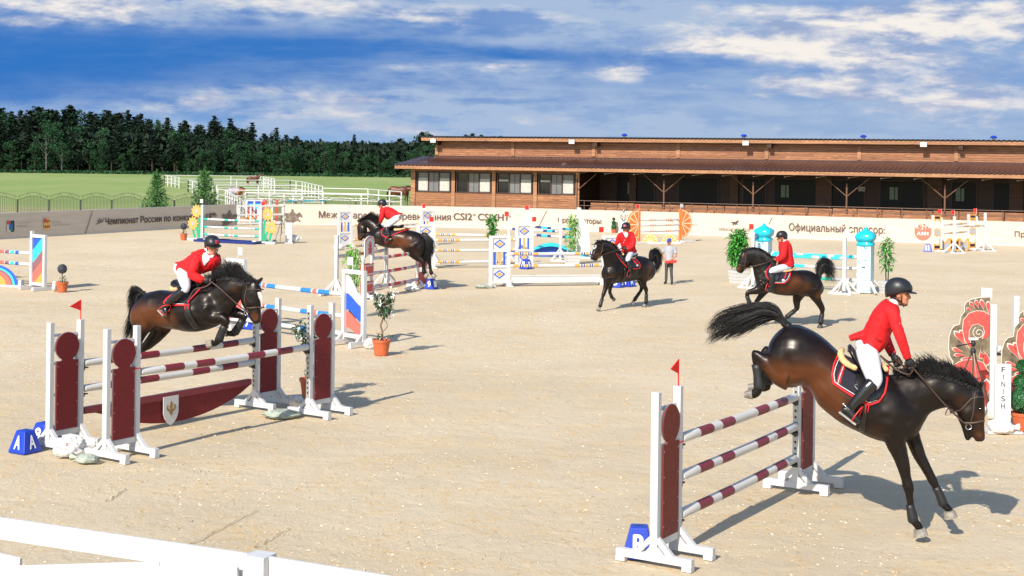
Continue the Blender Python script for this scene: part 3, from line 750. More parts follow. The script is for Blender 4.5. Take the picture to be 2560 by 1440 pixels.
def conifer(R, h=12, r=2.3, pine=False):
    c = MB()
    z = h*(.42 if pine else .12)
    while z < h:
        f = (h-z)/h; rr = r*(f**.75 if not pine else (math.sin(min(1, f/.55)*PI*.72)+.12))*R.uniform(.65, 1.15)
        k = R.randint(4, 6); a0 = R.random()*6
        for i in range(k):
            a = a0+i*2*PI/k+R.uniform(-.3, .3); L = rr*R.uniform(.6, 1.15); m = max(2, int(L*5.5))
            for j in range(m):
                s = (j+.6)/m; p = V((math.cos(a)*L*s, math.sin(a)*L*s, z+(.15 if pine else -.28)*L*s+R.uniform(-.12, .12)))
                for q in range(3): quad(c, p+V((R.gauss(0, .14), R.gauss(0, .14), R.gauss(0, .1))), R.uniform(.2, .38), R, .35)
        z += h*.033*R.uniform(.7, 1.3)
    for j in range(5): quad(c, V((0, 0, h-.1*j)), .25, R, 2)
    t = MB(); t.tube([(0, 0, -.1), (R.uniform(-.1, .1), 0, h*.5), (0, 0, h*.97)], [.2, .13, .02], 6)
    return c, t
def broad(R, h=9, r=2.4, birch=False):
    c = MB(); t = MB(); t.tube([(0, 0, -.1), (R.uniform(-.2, .2), 0, h*.35), (R.uniform(-.3, .3), R.uniform(-.2, .2), h*.8)], [.14, .1, .03], 6)
    for i in range(30):
        u = R.random()**.6; a = R.random()*6.28; zz = h*(R.uniform(.12, .97) if not birch else R.uniform(.4, 1)); f = math.sin(PI*min(1, max(.05, (zz/h-.02)/1.02)))**.7
        cc = V((math.cos(a)*r*u*f, math.sin(a)*r*u*f, zz)); rad = R.uniform(.45, .95)
        if i % 4 == 0: t.tube([(0, 0, zz*.6), cc], [.04, .015], 4)
        for j in range(44 if not birch else 20):
            d = V((R.gauss(0, 1), R.gauss(0, 1), R.gauss(0, .8))).normalized()*rad*R.random()**.35
            quad(c, cc+d, R.uniform(.14, .26), R, 1)
    return c, t
def forest():
    R = random.Random(11); protos = []
    spec = [('con', 12, 1.9), ('con', 12, 2.3), ('pine', 12, 2.3), ('pine', 12, 1.9), ('con', 12, 1.6), ('broad', 8, 2.6), ('broad', 8, 2.2), ('birch', 9, 2.0)]
    for i, (k, h, r) in enumerate(spec):
        if k in ('con', 'pine'): c, t = conifer(R, h, r, k == 'pine')
        else: c, t = broad(R, h, r, k == 'birch')
        root = thing({'con': 'spruce_tree', 'pine': 'pine_tree', 'broad': 'broadleaf_tree', 'birch': 'birch_tree'}[k], 'x', 'tree')
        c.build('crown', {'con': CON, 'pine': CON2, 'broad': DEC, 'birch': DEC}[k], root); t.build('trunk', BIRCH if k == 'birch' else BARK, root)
        protos.append([root, k, h, True]); root['label'] = 'x'
    top = [(-120, 275), (0, 272), (96, 267), (175, 265), (225, 280), (268, 277), (318, 276), (350, 285), (418, 297), (462, 303), (500, 312), (535, 290), (556, 318), (575, 297), (605, 322), (630, 307), (660, 335), (690, 320), (715, 338), (740, 340), (800, 347), (870, 352), (885, 337), (905, 352), (1000, 346), (1055, 331), (1075, 336), (1100, 342), (1165, 337), (1180, 335), (1202, 338), (1235, 341), (1250, 340), (1275, 352)]
    def topy(x):
        for (a, ya), (b, yb) in zip(top, top[1:]):
            if a <= x <= b: return ya+(yb-ya)*(x-a)/(b-a)
        return 300
    LB = {'con': 'dark spruce', 'pine': 'bushy topped pine', 'broad': 'green broadleaf tree', 'birch': 'pale stemmed birch'}
    GR = {'con': 'spruces of the far forest', 'pine': 'pines of the far forest', 'broad': 'broadleaf trees of the far forest', 'birch': 'birches of the far forest'}
    def place(pi, x, D, ptop=None, hh=None):
        pr = protos[pi]; P = PD(x, 400, D); P.z = 0
        if hh is None: hh = H+ray(x, ptop).z*D
        s = hh/pr[2]
        if pr[3]: o = pr[0]; pr[3] = False; o.location = P; o.rotation_euler = (0, 0, R.random()*6.28)
        else: o = copy_tree(pr[0], P, R.random()*6.28)
        q_ = R.uniform(1.25, 1.6)*(1 if pr[1] in ('con', 'pine') else .85); o.scale = (s*q_, s*q_*R.uniform(.9, 1.1), s); zone = 'left of the young pines' if x < 390 else 'behind the white paddock' if x < 690 else 'toward the stable building' if x < 1060 else 'above the stable roof'
        size = 'tall' if hh > 9 else 'low' if hh < 6 else 'middling'; dp = 'at the front edge' if D < 266 else 'inside' if D < 287 else 'on the skyline'
        tag(o, '%s %s %s of the forest, %s' % (size, LB[pr[1]], dp, zone), 'tree', GR[pr[1]])
    for a, ya in top[1:]:
        place(R.choice((0, 1, 2, 3, 4)) if a < 480 else (0 if a in (535, 575, 630, 690, 885) else R.choice((2, 3, 0))), a, R.uniform(285, 300), ya)
    for row, (D0, dy, st) in enumerate(((300, 4, 22), (280, 16, 24), (270, 40, 30))):
        x = -110
        while x < (1270 if row == 0 else 1080):
            xx = x+R.uniform(-8, 8); y = min(topy(xx)+dy*R.uniform(.4, 1.5)+(0 if xx > 1040 else 5 if xx > 560 else 3), 400)
            place(R.choice((1, 1, 2, 3, 2, 5)) if row < 2 else R.choice((0, 2, 5, 6)), xx, D0+R.uniform(-5, 5), y); x += st*R.uniform(.7, 1.3)
    x = -90
    while x < 1090:
        place(R.choice((5, 6, 5, 6) if x > 580 else (5, 6, 1, 3, 2)), x, 262+R.uniform(-3, 4), hh=R.uniform(3.4, 6.2)); x += R.uniform(18, 34)
    for x, D, hh in ((116, 258, 9), (155, 257, 5.5)): place(7, x, D, hh=hh)
forest()
def undergrowth():
    R = random.Random(4); c = MB()
    for i in range(22000):
        x = R.uniform(-130, 1340); D = R.uniform(266, 302); P = PD(x, 400, D); quad(c, V((P.x, P.y, R.uniform(.1, 7.4)*(1 if x < 500 else .82))), R.uniform(.45, .85), R, 1)
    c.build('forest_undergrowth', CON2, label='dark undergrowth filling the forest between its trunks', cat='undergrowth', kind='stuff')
    c = MB()
    for i in range(3500):
        x = R.uniform(-130, 1100); P = PD(x, 400, R.uniform(254, 258)); quad(c, V((P.x, P.y, R.uniform(0, .5))), R.uniform(.2, .4), R, 1)
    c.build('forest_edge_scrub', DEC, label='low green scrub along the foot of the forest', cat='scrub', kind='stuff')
undergrowth()
def young_pine(x, ytop, D, w, label):
    R = random.Random(int(x)); P = PD(x, 400, D); P.z = 0; h = H+ray(x, ytop).z*D
    t = thing('young_pine', label, 'pine', P, 0, 'young pines behind the wall')
    c = MB(); z = .35
    while z < h-.25:
        f = (h-z)/h; rr = w*f**.8; k = 6
        for i in range(k):
            a = i*2*PI/k+R.uniform(-.4, .4); L = rr*R.uniform(.7, 1.15)
            m = max(2, int(L*6))
            for j in range(m):
                s = (j+.8)/m; p = V((math.cos(a)*L*s, math.sin(a)*L*s, z+.35*L*s*s))
                for q in range(16):
                    d = V((math.cos(a)*.5+R.gauss(0, .6), math.sin(a)*.5+R.gauss(0, .6), .5+R.gauss(0, .4))).normalized()*R.uniform(.16, .3); e = d.orthogonal().normalized()*.02
                    c.add([p-e, p+e, p+d], [(0, 1, 2)])
        z += .17
    for q in range(120):
        p = V((0, 0, h-R.uniform(0, .5))); d = V((R.gauss(0, .3), R.gauss(0, .3), .8)).normalized()*.16; e = d.orthogonal().normalized()*.012; c.add([p-e, p+e, p+d], [(0, 1, 2)])
    c.build('crown', mat('young_needles', (.075, .17, .05), .7, .2, 2, island=.6, spec=.2), t)
    b = MB(); b.tube([(0, 0, -.05), (0, 0, h)], [.06, .015], 6); b.build('trunk', BARK, t)
young_pine(393, 426, 84, .85, 'smaller young green pine behind the left banner wall')
young_pine(512, 418, 86, 1.0, 'larger young green pine in front of the white paddock rails')
# ------------------------------------------------------------------ show jumps
def V2(p): return V((p[0], p[1], 0))
def ang(d): return math.atan2(d.y, d.x)
def foot(mb, x, L=.8, h=.075, w=.07):
    mb.box(x-w/2, x+w/2, -L/2, L/2, .045, .045+h)
    for s in (-1, 1):
        mb.box(x-w/2-.006, x+w/2+.006, s*(L/2)-(.1 if s > 0 else 0), s*(L/2)+(.1 if s < 0 else 0), 0, .046)
        mb.beam((x, s*.195, .10), (x, s*.03, .265), .05, .05, (1, 0, 0)); mb.prism([(s*.03, .12), (s*.10, .12), (s*.03, .2)] if s > 0 else [(-.03, .12), (-.03, .2), (-.10, .12)], x-.02, x+.02, M=Matrix(((0, 1, 0, 0), (1, 0, 0, 0), (0, 0, 1, 0), (0, 0, 0, 1))))
def pole(p0, p1, bands, mats, label, r=.05, group=None, n=12):
    """bands: list of (fraction, material index) - each index holds from its fraction on"""
    p0 = V(p0); p1 = V(p1); d = p1-p0; L = d.length; u = d/L; a = u.orthogonal().normalized(); b = u.cross(a)
    mb = MB(); cuts = sorted(set([0, .004, .996, 1]+[f_ for f_, _ in bands]))
    def mi(s): return [m for f_, m in bands if f_ <= s+1e-6][-1]
    vs = []; fs = []; ms = []
    for s in cuts:
        rr = r*.86 if s in (0, 1) else r
        vs += [p0+d*s+(a*math.cos(2*PI*k/n)+b*math.sin(2*PI*k/n))*rr+V((0, 0, -.012*math.sin(PI*s))) for k in range(n)]
    for i in range(len(cuts)-1):
        for k in range(n): mb.add([], [])
        c = [(i*n+k, i*n+(k+1) % n, (i+1)*n+(k+1) % n, (i+1)*n+k) for k in range(n)]
        fs += c; ms += [mi((cuts[i]+cuts[i+1])/2)]*n
    fs += [tuple(range(n-1, -1, -1)), tuple(range((len(cuts)-1)*n, len(cuts)*n))]; ms += [mi(0), mi(.999)]
    mb.v = vs; mb.f = fs; mb.m = ms
    o = mb.build('jump_pole', mats, None, smooth=False, origin=p0, label=label, cat='jump pole', group=group)
    for p, i in zip(o.data.polygons, ms): p.use_smooth = len(p.vertices) == 4
    return o
PW = mat('x', (.5, .5, .5)) if False else paint('pole_white', (.62, .60, .565), .2, .5)
PMATS = [PW, PBAND]
MB_PAT = [(0, 0), (.125, 1), (.23, 0), (.30, 1), (.405, 0), (.605, 1), (.71, 0), (.79, 1), (.89, 0)]
def flag(t, x, z, col=None, square=False, flip=1):
    mb = MB(); mb.tube([(x, 0, z), (x, 0, z+.27)], .008, 5); mb.build('flag_stick', FLAGR if not square else WHITE, t)
    mb = MB()
    if square: mb.prism([(x, z+.09), (x+flip*.16, z+.09), (x+flip*.16, z+.26), (x, z+.26)], -.004, .004)
    else: mb.prism([(x, z+.12), (x-.19, z+.19), (x, z+.27)], -.004, .004)
    mb.build('flag', col or FLAGR, t)
def keyhole_stand(loc, rz, label, panel, has_flag, grp, tapes=False):
    flip = 'right end' in label or 'belly' in label
    t = thing('jump_standard', label, 'jump stand', loc, rz, grp); W = .5; HH = 1.7
    for x in (0, -W):
        mb = MB(); mb.box(x-.035, x+.035, -.04, .04, .12, HH); mb.build('upright', WHITE, t, bevel=.004)
        mb = MB(); foot(mb, x, .82); mb.build('foot', WHITE, t)
    mb = MB()
    mb.box(-W+.035, -.035, -.03, .03, .17, .24); mb.box(-W+.035, -.035, .0, .03, 1.5, 1.535); mb.build('crossbar', WHITE, t)
    mb = MB()
    for s in (-1, 1):
        xc = -W/2+s*.19
        mb.box(xc-.008, xc+.008, .034, .046, .24, 1.5); mb.box(xc+s*.02-.004, xc+s*.02+.004, .034, .046, .24, 1.5)
        z = .26
        while z < 1.48: mb.box(xc+s*.005, xc+s*.024, .035, .045, z, z+.03); z += .06
    for zz in (.7, 1.12, 1.3): mb.box(-W+.035, -.035, .036, .05, zz, zz+.03)
    FL_ = Matrix.Scale(-1 if flip else 1, 4, (0, 1, 0)); mb.xf(FL_); mb.build('lattice', WHITE2, t)
    cx = -W/2; R = .19; pts = [(cx-.178, .25), (cx+.178, .25), (cx+.178, 1.17), (cx+.1, 1.17)]
    a0 = math.atan2(1.17-1.355, .1)
    k = 22; a1 = PI-a0+0
    pts += [(cx+R*math.cos(a0+(a1-a0)*i/k), 1.36+R*math.sin(a0+(a1-a0)*i/k)) for i in range(k+1)]
    pts += [(cx-.1, 1.17), (cx-.178, 1.17)]
    mb = MB(); mb.prism(pts, -.05, -.034); mb.xf(FL_); pn = mb.build('keyhole_panel', panel, t)
    mb = MB(); out = [(cx+(x-cx)*1.04, (z-.9)*1.008+.903) for x, z in pts]; mb.prism(out, -.033, -.02); mb.xf(FL_); mb.build('panel_edge', WHITE, t)
    mb = MB(); R_ = random.Random(len(label))
    for z in (.36, .6, .85, 1.1):
        for s in (-1, 1): mb.box(cx+s*.16-.004, cx+s*.16+.004, -.053, -.049, z, z+.008)
    mb.xf(FL_); mb.build('screw', mat('screw_heads', (.6, .5, .45), .4), pn)
    if has_flag: flag(t, 0, HH)
    if tapes: mb = MB(); mb.box(-.05, .04, -.044, .044, 1.13, 1.145); mb.build('red_tape', FLAGR, t)
    # perforated pole track on the inner face
    mb = MB(); mb.box(.0355, .043, -.028, .028, .3, 1.6); tr = mb.build('cup_track', mat('galvanised_strip', (.5, .5, .48), .45, metal=.6), t)
    mb = MB(); z = .36
    while z < 1.56: mb.box(.043, .046, -.012, .012, z, z+.03); z += .075
    mb.build('hole', DARKM, tr)
    return t
def cups(zs, t, y=0):
    for z in zs:
        mb = MB(); mb.box(.047, .12, y-.03, y+.03, z-.075, z-.06); mb.box(.047, .055, y-.035, y+.035, z-.1, z-.045); mb.build('pole_cup', DARKM, t)
# ---- maroon oxer, left
dA = V((.555, .832, 0)).normalized(); nA = V((-.83, .555, 0)).normalized()
FL = V((-4.93, 19.2, 0)); FR = FL+dA*3.42; BLs = FL+nA*1.12; BRs = FR+nA*1.12
gA = 'maroon keyhole jump stands'
sFL = keyhole_stand(FL, ang(dA), 'maroon keyhole stand in front of the left oxer with red tape on its right post', MAROON, False, gA, True)
sBL = keyhole_stand(BLs, ang(dA), 'maroon keyhole stand carrying a red flag at the far left', MAROON, True, gA)
sFR = keyhole_stand(FR, ang(dA)+PI, 'maroon keyhole stand at the right end of the left oxer, nearest the orange pot', MAROON, False, gA)
sBR = keyhole_stand(BRs, ang(dA)+PI, 'maroon keyhole stand behind the right end of the left oxer beside the white sack', MAROON, False, gA)
cups([1.07], sFL); cups([1.07], sFR); cups([1.10, .74], sBL); cups([1.08, .74], sBR)
Z = lambda z: V((0, 0, z))
e = dA*.06; gp = 'maroon and white poles of the left oxer'
pole(FL+e+Z(1.08), FR-e+Z(1.07), MB_PAT, PMATS, 'front pole of the left oxer, maroon and white, highest and longest seen', group=gp)
pole(BLs+e+Z(1.10), BRs-e+Z(1.08), MB_PAT, PMATS, 'upper rear pole of the left oxer, under the horse hooves', group=gp)
pole(BLs+e+Z(.75), BRs-e+Z(.74), MB_PAT, PMATS, 'lower rear pole of the left oxer, above the maroon plank', group=gp)
# hanging plank with shield
pl = thing('hanging_plank', 'maroon hull shaped hanging plank with a white fleur-de-lis shield under the left oxer', 'jump filler', BLs, ang(dA))
mb = MB(); L = 3.36; top = .46; pts = [(.06, top-.06)]+[(.06+(L-.12)*i/16, top-.07-.34*math.sin(PI*min(1, max(0, (i/16-.1)/.88)))**.7) for i in range(1, 16)]+[(L-.06, top-.06)]
mb.prism(pts, -.012, .012); mb.build('board', MAROON, pl)
mb = MB(); mb.box(.06, L-.06, -.035, .035, top-.058, top+.03); mb.build('beam', PBAND, pl)
cx = 1.62; sh = [(cx-.17, top-.02), (cx+.17, top-.02), (cx+.17, .14), (cx+.13, .05), (cx+.06, -.0+.005), (cx, -.02+.01), (cx-.06, .005), (cx-.13, .05), (cx-.17, .14)]
sh = [(cx-.145, .445), (cx+.145, .445), (cx+.145, .2), (cx+.115, .12), (cx+.06, .055), (cx, .02), (cx-.06, .055), (cx-.115, .12), (cx-.145, .2)]
mb = MB(); mb.prism(sh, -.052, -.04); shd = mb.build('shield', WHITE, pl)
fl = [(0, .145), (.02, .115), (.032, .075), (.022, .035), (.014, .01), (.05, .022), (.075, .055), (.062, .075), (.05, .06), (.075, .092), (.098, .07), (.1, .03), (.07, -.005), (.03, -.012), (.035, -.05), (.018, -.035), (0, -.085)]
fl = [(x*.9, z) for x, z in fl]; fz = .235
mb = MB(); mb.prism([(cx+x, fz+z*1.0) for x, z in fl]+[(cx-x, fz+z*1.0) for x, z in fl[-2:0:-1]], -.058, -.053); mb.build('fleur_de_lis', mat('old_gold', (.28, .16, .04), .45), shd)
# ---- brown vertical, right foreground
B0 = V((1.71, 14.67, 0)); B1 = V((3.47, 17.5, 0)); dB = (B1-B0).normalized()
gB = 'brown keyhole stands'
s1 = keyhole_stand(B0, ang(dB), 'brown keyhole stand with a red flag nearest the camera, beside the B marker', BROWNP, True, gB, True)
s2 = keyhole_stand(B1, ang(dB)+PI, 'brown keyhole stand under the belly of the landing horse', BROWNP, False, gB)
cups([1.16, .775, .39], s1); cups([1.15, .78, .40], s2)
for z0, z1, nm in ((1.16, 1.145, 'top'), (.775, .79, 'middle'), (.39, .41, 'lowest')):
    pole(B0+dB*.06+Z(z0), B1-dB*.06+Z(z1), MB_PAT, PMATS, nm+' pole of the near right vertical, maroon and white', .052, 'maroon and white poles of the near right vertical')
# ---- number blocks
def block(loc, rz, faces, label, s=1.0):
    """faces: texts for the four sides, starting with -y"""
    t = thing('marker_block', label, 'number block', loc, rz, 'blue course marker blocks'); b = .185*s; a = .105*s; h = .36*s
    mb = MB(); vs = []
    for z, r in ((.0, b), (.02, b), (h-.015, a), (h, a-.01)): vs += [V((-r, -r, z)), V((r, -r, z)), V((r, r, z)), V((-r, r, z))]
    fs = [(3, 2, 1, 0), (12, 13, 14, 15)]
    for j in range(3):
        for k in range(4): fs.append((4*j+k, 4*j+(k+1) % 4, 4*j+4+(k+1) % 4, 4*j+4+k))
    mb.add(vs, fs); mb.build('block', ROYAL, t, bevel=.008*s)
    mb = MB(); mb.box(-.05*s, .05*s, -.018*s, .018*s, h-.001, h+.001); mb.build('grip_slot', DARKM, t)
    for k, tx in enumerate(faces):
        if not tx: continue
        M = Matrix.Rotation(k*PI/2, 4, 'Z'); up = V((0, (b-a), h)).normalized(); nrm = V((0, -h, b-a)).normalized()
        c = V((0, -(a+b)/2, h*.49))+nrm*.012
        mb = MB(); put_text(mb, tx, c, (1, 0, 0), up, (.135 if len(tx) > 1 else .12)*s, .21*s, .035); mb.xf(M); mb.build('number', mat('white_print', (.85, .85, .85), .5), t)
    return t
block(G(63, 1130), math.radians(-30), ['A', 'A', '', ''], 'blue block lettered A on both faces at the far left edge', .82)
block(G(110, 1108), math.radians(-25), ['8', '8', '', ''], 'blue block with number 8 half hidden behind the left flagged stand', .8)
block(G(1597, 1390), math.radians(-6), ['B', 'B', '', ''], 'blue block lettered B behind the near right stand', .85)
block(G(627, 822), math.radians(-25), ['7', '', '', ''], 'blue block half hidden under the muzzle of the left jumping horse', .85)
block(G(1078, 722), math.radians(-25), ['9', '1', '', ''], 'blue block with number 9 beside the red and white stand', .85)
block(G(658, 606), math.radians(-30), ['10', '1', '', ''], 'blue block with number 10 under the sunflower stand', .85)
block(G(1315, 672), math.radians(-40), ['B', 'B', '', ''], 'blue block lettered B under the middle diamond stand', .95)
block(G(1544, 718), math.radians(-30), ['5', '5', '', ''], 'blue block with number 5 behind the trotting horse', .95)
block(G(1570, 716), math.radians(-45), ['A', 'A', '', ''], 'blue block lettered A behind the belly of the trotting horse', .95)
block(G(2319, 629), math.radians(-20), ['11', '', '', ''], 'blue block with number 11 at the distant right jump', .95)
# ---- generic single post wing (tripod foot)
def post_stand(loc, rz, label, h=1.7, grp='single white post stands', flagged=None, fl=1, mat_=None):
    t = thing('jump_post', label, 'jump stand', loc, rz, grp)
    mb = MB(); mb.box(-.045, .045, -.045, .045, .1, h); mb.build('upright', mat_ or WHITE, t)
    mb = MB(); mb.box(.0455, .05, -.03, .03, .25, h-.05); mb.build('cup_track', DSTEEL, t)
    mb = MB()
    for a in (PI/4, 3*PI/4, 5*PI/4, 7*PI/4):
        d = V((math.cos(a), math.sin(a), 0)); mb.beam(d*.42+V((0, 0, .04)), d*.03+V((0, 0, .44)), .06, .06)
    mb.box(-.36, .36, -.36, -.29, 0, .06); mb.box(-.36, .36, .29, .36, 0, .06); mb.build('foot', WHITE, t)
    if flagged: flag(t, 0, h, flagged, True, fl)
    return t
# ---- tricolour wave jump
Tr = V((-3.49, 30.57, 0)); Tl = V((-6.04, 32.96, 0)); dT = (Tr-Tl).normalized()
def wave_stand(loc, rz, label):
    t = thing('jump_standard', label, 'jump stand', loc, rz, 'tricolour wave stands'); W = .62; HH = 1.58
    for x in (0, -W): mb = MB(); mb.box(x-.04, x+.04, -.045, .045, .1, HH); mb.build('upright', WHITE, t); mb = MB(); foot(mb, x, .75); mb.build('foot', WHITE, t)
    mb = MB(); mb.box(-W+.04, -.04, -.04, .04, .16, .24); mb.box(-W+.04, -.04, -.04, .04, HH-.085, HH); mb.build('crossbar', WHITE, t)
    x0, x1 = -W+.04, -.04; N_ = 14
    def wv(i, zr, zl): s = i/N_; e_ = s*s*(3-2*s); return (x0+(x1-x0)*s, zl+(zr-zl)*e_)
    # inner side (x1) high, outer side low
    L1 = [wv(i, 1.48, .98) for i in range(N_+1)]; L2 = [wv(i, 1.08, .82) for i in range(N_+1)]; L3 = [wv(i, .74, .48) for i in range(N_+1)]; L4 = [wv(i, .69, .43) for i in range(N_+1)]; L5 = [wv(i, .36, .17) for i in range(N_+1)]
    for nm, a, b, m_, y in (('white_panel', [(x, z) for x, z in L1], L2, WHITE, -.03), ('blue_panel', L2, L3, BLUE, -.036), ('coral_panel', L4, L5, CORAL, -.042)):
        a2 = a; b2 = b[::-1]
        mb = MB(); mb.prism([(x, z) for x, z in a2]+list(b2), y, y+.02); mb.build(nm, m_, t)
    flag(t, -W*.4, HH, WHITE, True, 1)
    return t
tw = wave_stand(Tr, ang(dT)+PI, 'tricolour wave stand of white, blue and coral beside the flowering pot')
wave_stand(Tl, ang(dT), 'tricolour wave stand partly hidden behind the left jumping horse')
TPAT = [(0, 0), (.11, 1), (.185, 0), (.195, 2), (.225, 0), (.24, 1), (.335, 0), (.595, 1), (.70, 0), (.715, 2), (.755, 0), (.77, 1), (.885, 0)]
for z, nm in ((1.05, 'top'), (.59, 'middle'), (.22, 'lowest')): pole(Tl+dT*.05+Z(z), Tr-dT*.05+Z(z), TPAT, [WHITE, PBLUE, CORAL], nm+' blue, coral and white pole of the tricolour jump', group='tricolour poles')
# ---- red damask oxer under the second horse
R0 = V((-3.89, 40.6, 0)); dR = V((.345, .938, 0)).normalized(); R1 = R0+dR*3.2; nR = V((-1.03, .42, 0)); 
def damask_stand(loc, rz, label, arch):
    t = thing('jump_standard', label, 'jump stand', loc, rz, 'red and white damask stands'); W = .55
    for x in (0, -W): mb = MB(); mb.box(x-.035, x+.035, -.035, .035, .08, 1.7 if (arch and x == 0) else 1.2); mb.build('upright', WHITE, t); mb = MB(); foot(mb, x, .7); mb.build('foot', WHITE, t)
    for z in (.12, .62) if not arch else (.12, .62):
        mb = MB(); mb.box(-W-.04, .036, -.06, -.037, z, z+.34); bx = mb.build('box_panel', RED, t)
        mb = MB(); mb.box(-W-.01, .01, -.066, -.061, z+.03, z+.31); mb.build('white_border', WHITE, bx)
        mb = MB(); mb.box(-W+.05, -.05, -.072, -.067, z+.07, z+.27); mb.build('red_field', RED, bx)
        mb = MB(); mb.box(-W-.04, .036, .037, .06, z, z+.34); mb.build('box_panel', RED, t)
    if arch:
        k = 12; z0, z1 = 1.12, 1.62; x0, x1 = -W-.03, .03
        def ap(m): return [(x0+m, z0+m*.5)]+[(x0+m+(x1-x0-2*m)*i/k, z0+m*.5+.09*math.sin(PI*i/k)) for i in range(1, k)]+[(x1-m, z0+m*.5), (x1-m, z1-m)]+[(x1-m-(x1-x0-2*m)*i/k, z1-m+.12*math.sin(PI*i/k)) for i in range(1, k)]+[(x0+m, z1-m)]
        mb = MB(); mb.prism(ap(0), -.07, -.045); a_ = mb.build('arch_panel', WHITE, t)
        mb = MB(); mb.prism(ap(.035), -.076, -.071); mb.build('arch_border', RED, a_)
        mb = MB(); mb.prism(ap(.06), -.082, -.077); mb.build('arch_field', WHITE, a_)
        mb = MB(); cx = (x0+x1)/2; cz = 1.40
        for sx in (-1, 1):
            for (px, pz, a, l, w) in ((.02, -.15, .5, .1, .03), (.03, -.08, .9, .13, .035), (.02, .0, .6, .14, .03), (.015, .07, .35, .12, .028), (.04, -.02, 1.4, .1, .03), (.05, -.12, 1.7, .08, .03)):
                d = V((math.sin(a), math.cos(a))); n_ = V((d.y, -d.x)); q = V((px, pz)); P4 = [q, q+d*l*.5+n_*w, q+d*l, q+d*l*.5-n_*w]
                P4 = [(cx+sx*p.x, cz+p.y) for p in P4]; mb.prism(P4 if sx > 0 else P4[::-1], -.088, -.083)
        mb.prism([(cx, cz-.2), (cx+.03, cz-.05), (cx, cz+.2), (cx-.03, cz-.05)], -.0885, -.083)
        mb.build('damask_motif', RED, a_)
    return t
damask_stand(R0, ang(dR), 'red and white stand with an arched damask panel left of the second horse', True)
damask_stand(R1, ang(dR)+PI, 'red and white box panel stand under the hind hooves of the second horse', False)
post_stand(R0+nR, ang(dR), 'white post behind the arched damask stand, leftmost of the red oxer')
post_stand(R1+nR+dR*.1, ang(dR)+PI, 'white post behind the belly of the second horse')
RPAT = [(0, 0), (.13, 1), (.145, 0), (.16, 1), (.175, 0), (.315, 1), (.375, 2), (.44, 1), (.6, 2), (.655, 1), (.72, 0), (.84, 1), (.855, 0), (.87, 1), (.885, 0)]
GW = paint('pole_grey_white', (.62, .6, .58), .15)
for z, nm in ((1.08, 'top'), (.67, 'middle'), (.27, 'lowest')): pole(R0+dR*.05+Z(z), R1-dR*.05+Z(z), RPAT, [GW, RED, WHITE], nm+' red and grey-white pole of the damask jump', group='red and white poles')
pole(R0+nR+dR*.06+Z(1.1), R1+nR+Z(1.1), RPAT, [GW, RED, WHITE], 'rear red and grey-white pole behind the arched panel', group='red and white poles')
# ---- blue diamond stands
def diamond_stand(loc, rz, label, fl=None):
    t = thing('jump_standard', label, 'jump stand', loc, rz, 'white stands with blue and yellow diamonds'); W = .56; HH = 1.56
    for x in (0, -W): mb = MB(); mb.box(x-.055, x+.055, -.045, .045, .06, HH); mb.build('upright', WHITE, t); mb = MB(); mb.box(x-.06, x+.06, -.4, .4, 0, .059); mb.build('foot', WHITE, t)
    mb = MB()
    for z0, z1 in ((.1, .17), (.58, .66), (1.06, 1.13), (1.48, 1.559)): mb.box(-W+.055, -.055, -.04, .04, z0, z1)
    mb.build('crossbar', WHITE, t)
    for z in (.17, 1.13):
        mb = MB(); mb.box(-W+.055, -.055, -.012, .012, z, z+(.41 if z < 1 else .35)); p = mb.build('panel', WHITE2, t)
        cx = -W/2; cz = z+(.205 if z < 1 else .175)
        for y in (-1, 1):
            mb = MB(); o_ = [(cx-.185, cz), (cx, cz-.135), (cx+.185, cz), (cx, cz+.135)]; i_ = [(cx-.095, cz), (cx, cz-.07), (cx+.095, cz), (cx, cz+.07)]; w_ = [(cx-.125, cz), (cx, cz-.092), (cx+.125, cz), (cx, cz+.092)]
            mb.prism(o_, y*.013, y*.018, 0); mb.prism(w_, y*.0185, y*.021, 1); mb.prism(i_, y*.0215, y*.025, 2); mb.build('diamond', [BLUE, WHITE, YEL], p)
    for x, m_ in ((-W+.13, BLUE), (-W/2, YEL), (-.13, BLUE)): mb = MB(); mb.box(x-.028, x+.028, -.02, .02, .66, 1.06); mb.build('bar', m_, t)
    if fl: flag(t, 0 if fl[1] == 0 else -W, HH, fl[0], True, fl[2])
    return t
YPAT = [(0, 0), (.03, 1), (.09, 0), (.10, 2), (.113, 0), (.125, 2), (.138, 0), (.15, 1), (.18, 0), (.19, 2), (.203, 0), (.215, 2), (.228, 0), (.245, 1), (.3, 0), (.7, 1), (.755, 0), (.77, 2), (.783, 0), (.797, 2), (.81, 0), (.82, 1), (.85, 0), (.862, 2), (.875, 0), (.887, 2), (.9, 0), (.91, 1), (.97, 0)]
YM = [WHITE, YEL, NAVY]
def vjump(a, b, la, lb, pz, nm, fa=None, fb=None):
    d = (b-a).normalized()
    if la: diamond_stand(a, ang(d), la, fa)
    if lb: diamond_stand(b, ang(d)+PI, lb, fb)
    for z, w in pz: pole(a+d*.06+Z(z), b-d*.06+Z(z), YPAT, YM, w+' pole of '+nm, group='white poles with yellow and blue bands')
a = G(1270, 716); b = G(1508, 713)
vjump(a, b, 'nearest diamond stand, in front of the small leafy shrub', 'diamond stand half hidden behind the trotting horse', [(1.0, 'upper yellow and blue banded'), (.63, 'lower yellow and blue banded')], 'the nearest diamond jump', None, (FLAGR, 0, 1))
d = (b-a).normalized(); pk = thing('white_plank', 'plain white plank at the bottom of the nearest diamond jump', 'jump filler', a, ang(d)); L = (b-a).length
